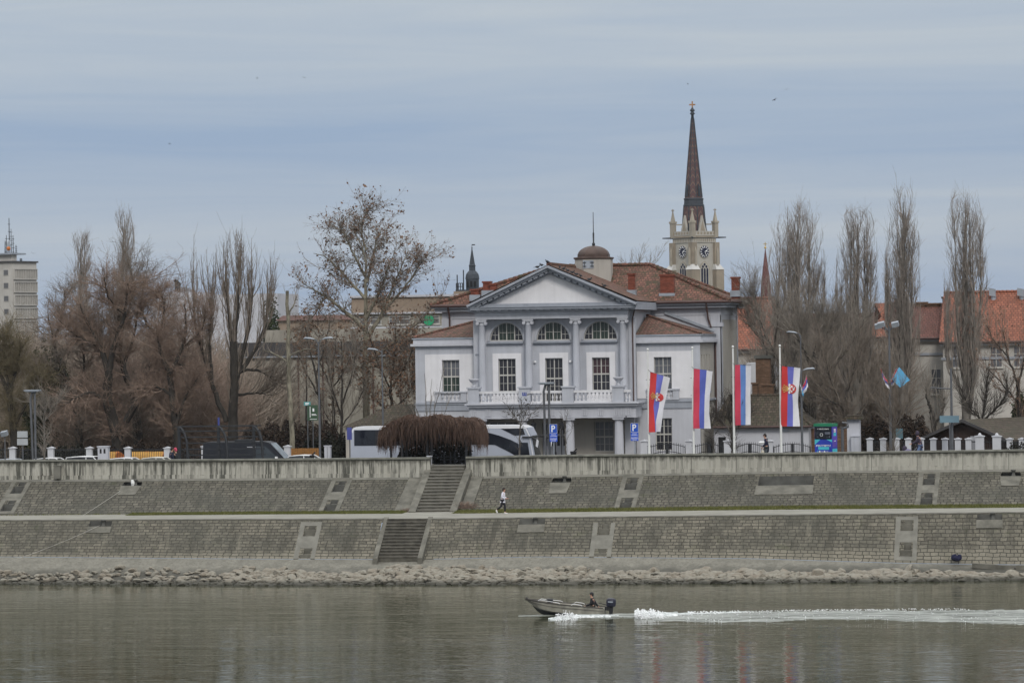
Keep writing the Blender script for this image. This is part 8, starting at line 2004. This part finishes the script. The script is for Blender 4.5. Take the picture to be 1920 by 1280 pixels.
def wakestrip(name, label, tops, bots, h, mat, nx=160, ny=10, edge=.5, seed=0):
    V = []; x0p, x1p = tops[0][0], tops[-1][0]
    for i in range(nx+1):
        px = x0p+(x1p-x0p)*i/nx; a = np.interp(px, [p[0] for p in tops], [p[1] for p in tops]); b = np.interp(px, [p[0] for p in bots], [p[1] for p in bots])
        A, B = onz(px, a, 0), onz(px, b, 0)
        for j in range(ny+1):
            f = j/ny; q = A.lerp(B, f); e = mnoise.noise(Vector((q.x*.7, f*4, seed)))*.16*(B-A).length*(1 if j in (0, ny) else .4)+mnoise.noise(Vector((q.x*2.6, f*4, seed)))*.07*(B-A).length; q.y += e
            hh = h if not callable(h) else h(px); z = hh*(math.sin(math.pi*f)**.7)*(.75+.35*mnoise.noise(Vector((q.x*.8, q.y*.8, seed)))+.25*mnoise.noise(Vector((q.x*3, q.y*3, seed))))
            V.append((q.x, q.y, (.006 if j not in (0, ny) else -.02)+max(0, z)))
    F = np.array([(i*(ny+1)+j+1, (i+1)*(ny+1)+j+1, (i+1)*(ny+1)+j, i*(ny+1)+j) for i in range(nx) for j in range(ny)])
    return struct(tag(npmesh(name, np.array(V), F, mat), label, 'wake'), 'stuff')
wakestrip('wake_water', 'long pale wake trailing right from the motor boat', [(1146, 1150), (1190, 1149), (1260, 1148), (1400, 1146), (1560, 1143.5), (1700, 1142.5), (1960, 1142)], [(1146, 1156.5), (1190, 1158), (1230, 1163), (1330, 1166.5), (1440, 1166), (1520, 1161), (1600, 1161), (1760, 1166), (1960, 1172)], .07, m_wake, 260, 10, seed=1)
wakestrip('wake_foam', 'bright foam crest along the far edge of the wake', [(1190, 1152), (1205, 1148), (1300, 1147.5), (1400, 1146.5)], [(1190, 1154), (1210, 1158), (1260, 1158), (1330, 1153), (1400, 1147)], lambda p: .20 if p < 1270 else .06, m_foam, 200, 6, seed=2)
wakestrip('bow_foam', 'thin foam sheet thrown from the bow of the motor boat', [(972, 1154), (1010, 1151.5), (1044, 1152)], [(972, 1154.6), (1010, 1155), (1044, 1153)], .03, m_wake, 30, 5, seed=3)
wakestrip('hull_foam', 'foam line running along the side of the motor boat', [(1028, 1160), (1046, 1155), (1070, 1152), (1100, 1152), (1160, 1154)], [(1028, 1160.6), (1046, 1163), (1064, 1161), (1090, 1157), (1160, 1155)], .10, m_foam, 60, 6, seed=4)
def spray(label, n, fn, seed):
    gg = seedg(seed); VV, FF = [], []; oct_ = np.array([(1,0,0),(-1,0,0),(0,1,0),(0,-1,0),(0,0,1),(0,0,-1)], float); of = np.array([(0,2,4),(2,1,4),(1,3,4),(3,0,4),(2,0,5),(1,2,5),(3,1,5),(0,3,5)])
    for k in range(n): p, s = fn(gg); VV.append(oct_*s*gg.uniform(.7, 1.3, 3)+p); FF.append(of+6*k)
    struct(tag(npmesh('spray', np.concatenate(VV), np.concatenate(FF), m_foamw, smooth=True), label, 'spray'), 'stuff')
m_foamw = plain('spray_white', (.78, .79, .80), .6, .05)
def f1(g):
    px = 1190+abs(g.normal(0, 1))*32; q = onz(px, g.uniform(1149, 1160), 0); h = .36*math.exp(-((px-1212)/34)**2)*g.uniform(0, 1)**1.4*(.75+.6*mnoise.noise(Vector((px*.11, 1, 2)))+.3*mnoise.noise(Vector((px*.4, 1, 2)))); return np.array((q.x, q.y, max(0, h))), g.uniform(.012, .05)
spray('white burst of spray where the wake rises behind the motor boat', 1500, f1, 11)
def f3(g):
    px = 1290+520*g.uniform(0, 1)**1.7; e = np.interp(px, [1260, 1400, 1560, 1700, 1960], [1148, 1146, 1143.5, 1142.5, 1142]); q = onz(px, e+abs(g.normal(0, 1))*(2.2 if px < 1450 else 1.2), 0); return np.array((q.x, q.y, .03+g.uniform(0, .05))), g.uniform(.012, .035)
spray('scattered white flecks along the far edge of the wake', 600, f3, 13)
def f4(g):
    px = 1270+g.uniform(0, 1)**1.3*640; a = np.interp(px, [1260, 1400, 1560, 1960], [1149, 1147, 1144.5, 1143]); b = np.interp(px, [1230, 1330, 1440, 1520, 1760, 1960], [1163, 1166, 1165, 1160, 1165, 1171]); q = onz(px, a+(b-a)*g.uniform(0, 1), 0); return np.array((q.x, q.y, .05)), g.uniform(.015, .04)
spray('thin foam specks scattered over the pale wake', 260, f4, 14)
def f2(g):
    px = g.uniform(1040, 1110); q = onz(px, g.uniform(1153, 1164 if px < 1080 else 1157), 0); h = .34*math.exp(-((px-1062)/18)**2)*g.uniform(0, 1)**1.6; return np.array((q.x, q.y, h)), g.uniform(.012, .05)
spray('white spray beside the hull of the motor boat', 420, f2, 12)
# birds aloft
m_bird = plain('bird_feathers', (.03, .03, .035), .8)
for i, (px, py, d, lab) in enumerate(((482, 147, 330, 'tiny bird high in the sky at upper left, leftmost of a pair'), (570, 146, 330, 'tiny bird high in the sky at upper left, rightmost of a pair'), (1290, 158, 330, 'tiny bird just above and left of the church cross'), (1452, 188, 300, 'largest flying bird right of the church spire'), (1475, 168, 330, 'small bird above and right of the largest flying one'), (318, 270, 340, 'tiny bird alone over the left trees'), (62, 475, 360, 'bird flying beside the office tower'))):
    q = at(px, py, d); s = 1.15 if px == 1452 else .75; g = M(); g.tube([(-.22, 0, 0), (-.1, 0, .02), (.1, 0, .02), (.24, 0, 0)], [.01, .06, .06, .015], 6)
    for k in (-1, 1): g.add([(.08, 0, .03), (-.07, 0, .03), (-.02, k*.28, .13), (-.10, k*.62, .04), (.02, k*.34, .15)], [(0,1,2,4), (4,2,3)]); g.add([(.08, 0, .024), (-.07, 0, .024), (-.02, k*.28, .124), (-.10, k*.62, .034), (.02, k*.34, .144)], [(4,2,1,0), (3,2,4)])
    o = g.build('flying_bird', m_bird); o.location = q; o.rotation_euler = (.3, 0, i*1.3); o.scale = (s, s, s); tag(o, lab, 'bird', 'birds in the sky')
# ------------------------------------------------------------------ air, sky, sun, camera
q = M(); q.box(-640, 640, -450, 940, -3.2, 75)
mh = bpy.data.materials.new('thin_haze'); mh.use_nodes = True; n_ = mh.node_tree; n_.nodes.remove(n_.nodes['Principled BSDF'])
pv2 = n_.nodes.new('ShaderNodeVolumePrincipled'); pv2.inputs['Density'].default_value = HAZE; pv2.inputs['Color'].default_value = (.80, .86, .95, 1); pv2.inputs['Anisotropy'].default_value = .2
n_.links.new(pv2.outputs[0], n_.nodes['Material Output'].inputs['Volume']); hz_ = q.build('haze', mh, None, uv=False); struct(tag(hz_, 'thin pale winter haze filling the air over river and town', 'haze'), 'stuff')
w = bpy.data.worlds.new('World'); SC.world = w; w.use_nodes = True; nt = w.node_tree
bg = nt.nodes['Background']; sky = nt.nodes.new('ShaderNodeTexSky'); sky.sky_type = 'NISHITA'; sky.sun_disc = False
SUN_EL, SUN_AZ = R(38), YAW + R(180+10)     # from behind the camera
sdir = Vector((-math.sin(SUN_AZ)*math.cos(SUN_EL), math.cos(SUN_AZ)*math.cos(SUN_EL), math.sin(SUN_EL)))
sky.sun_elevation = SUN_EL; sky.sun_rotation = math.atan2(sdir.x, sdir.y)
def wn(typ, props=None, **kw):
    x = nt.nodes.new(typ)
    for k, v in (props or {}).items(): setattr(x, k, v)
    for k, v in kw.items():
        k = k.replace('_', ' ') if k not in x.inputs else k
        if isinstance(v, bpy.types.NodeSocket): nt.links.new(v, x.inputs[k])
        else: x.inputs[k].default_value = v
    return x
def wmath(op, a, b=0.):
    x = nt.nodes.new('ShaderNodeMath'); x.operation = op
    for i, v in enumerate((a, b)):
        if isinstance(v, bpy.types.NodeSocket): nt.links.new(v, x.inputs[i])
        else: x.inputs[i].default_value = v
    return x.outputs[0]
def wramp(fac, stops):
    r = nt.nodes.new('ShaderNodeValToRGB'); nt.links.new(fac, r.inputs[0]); e = r.color_ramp
    while len(e.elements) > 1: e.elements.remove(e.elements[-1])
    for i, (p, c) in enumerate(stops):
        x = e.elements[0] if i == 0 else e.elements.new(p); x.position = p; x.color = c if hasattr(c, '__len__') else (c, c, c, 1)
    return r.outputs[0]
def wmix(fac, a, b):
    x = nt.nodes.new('ShaderNodeMix'); x.data_type = 'RGBA'
    for i, v in ((0, fac), (6, a), (7, b)):
        if isinstance(v, bpy.types.NodeSocket): nt.links.new(v, x.inputs[i])
        else: x.inputs[i].default_value = v
    return x.outputs[2]
tc = nt.nodes.new('ShaderNodeTexCoord'); gen = tc.outputs['Generated']
sep = wn('ShaderNodeSeparateXYZ', Vector=gen).outputs
# project the view direction onto a flat cloud deck: bands compress towards the horizon as in the real sky
el = wmath('ARCSINE', sep[2])
def cl(sx, sz, scale, detail=4, rough=.55, dist=0., off=0.):
    cmb = wn('ShaderNodeCombineXYZ', X=wmath('MULTIPLY', wmath('ADD', sep[0], off), sx), Y=wmath('MULTIPLY', sep[1], sx), Z=wmath('MULTIPLY', el, sz))
    return wn('ShaderNodeTexNoise', Vector=cmb.outputs[0], Scale=scale, Detail=detail, Roughness=rough, Distortion=dist).outputs['Fac']
band = cl(2.2, 42, 1.0, 3, .5, .3, 0.37); fine = cl(6, 110, 1.0, 6, .62, .9)
elr = wn('ShaderNodeMapRange', Value=wmath('ADD', el, wmath('MULTIPLY', wmath('SUBTRACT', band, .5), .02)), From_Min=-.01, From_Max=.1).outputs[0]
cloud = wramp(elr, [(0, .30), (.22, .34), (.36, .66), (.44, .50), (.54, .12), (.64, .20), (.76, .72), (1., .95)])
cloud = wmath('ADD', cloud, wmath('MULTIPLY', wmath('SUBTRACT', fine, .5), .95))
cloud = wmath('ADD', cloud, wmath('MULTIPLY', wmath('SUBTRACT', band, .5), .5))
cloud = wn('ShaderNodeClamp', Value=cloud).outputs[0]
blue = SKYBLUE; grey = SKYGREY
low = wmix(cloud, blue, grey)
nish = wn('ShaderNodeMix'); 
sk = nt.nodes.new('ShaderNodeVectorMath'); sk.operation = 'SCALE'; nt.links.new(sky.outputs[0], sk.inputs[0]); sk.inputs['Scale'].default_value = .1
low = wmix(.10, low, sk.outputs[0])
# overcast zenith, brighter than the horizon
up = wn('ShaderNodeMapRange', Value=el, From_Min=.10, From_Max=.9, To_Min=1.0, To_Max=ZEN).outputs[0]
sc2 = nt.nodes.new('ShaderNodeVectorMath'); sc2.operation = 'SCALE'; nt.links.new(wmix(wn('ShaderNodeMapRange', Value=el, From_Min=.11, From_Max=.35).outputs[0], low, ZCOL), sc2.inputs[0]); nt.links.new(up, sc2.inputs['Scale'])
nt.links.new(sc2.outputs[0], bg.inputs['Color']); bg.inputs['Strength'].default_value = 1.0
sl_ = bpy.data.lights.new('sun', 'SUN'); sl_.energy = SUNE; sl_.angle = R(14); sl_.color = (1, .94, .86)
so_ = bpy.data.objects.new('sun', sl_); COL.objects.link(so_); so_.rotation_euler = sdir.to_track_quat('Z', 'Y').to_euler()
cam = bpy.data.cameras.new('camera'); co = bpy.data.objects.new('camera', cam); COL.objects.link(co)
cam.sensor_width = 36; cam.sensor_fit = 'HORIZONTAL'; cam.lens = 36*FPX/1920; cam.clip_start = 1; cam.clip_end = 9000
co.matrix_world = Matrix.Translation(CAM) @ Matrix.Rotation(YAW, 4, 'Z') @ Matrix.Rotation(R(90), 4, 'X') @ Matrix.Rotation(-ROLL, 4, 'Z')
SC.camera = co
vs = SC.view_settings; vs.view_transform = 'Standard'; vs.look = 'None'; vs.exposure = 0; vs.gamma = 1; vs.use_curve_mapping = False
SC.render.engine = 'CYCLES'; SC.cycles.max_bounces = 6; SC.cycles.transparent_max_bounces = 8; SC.cycles.caustics_reflective = False
SC.cycles.use_denoising = True
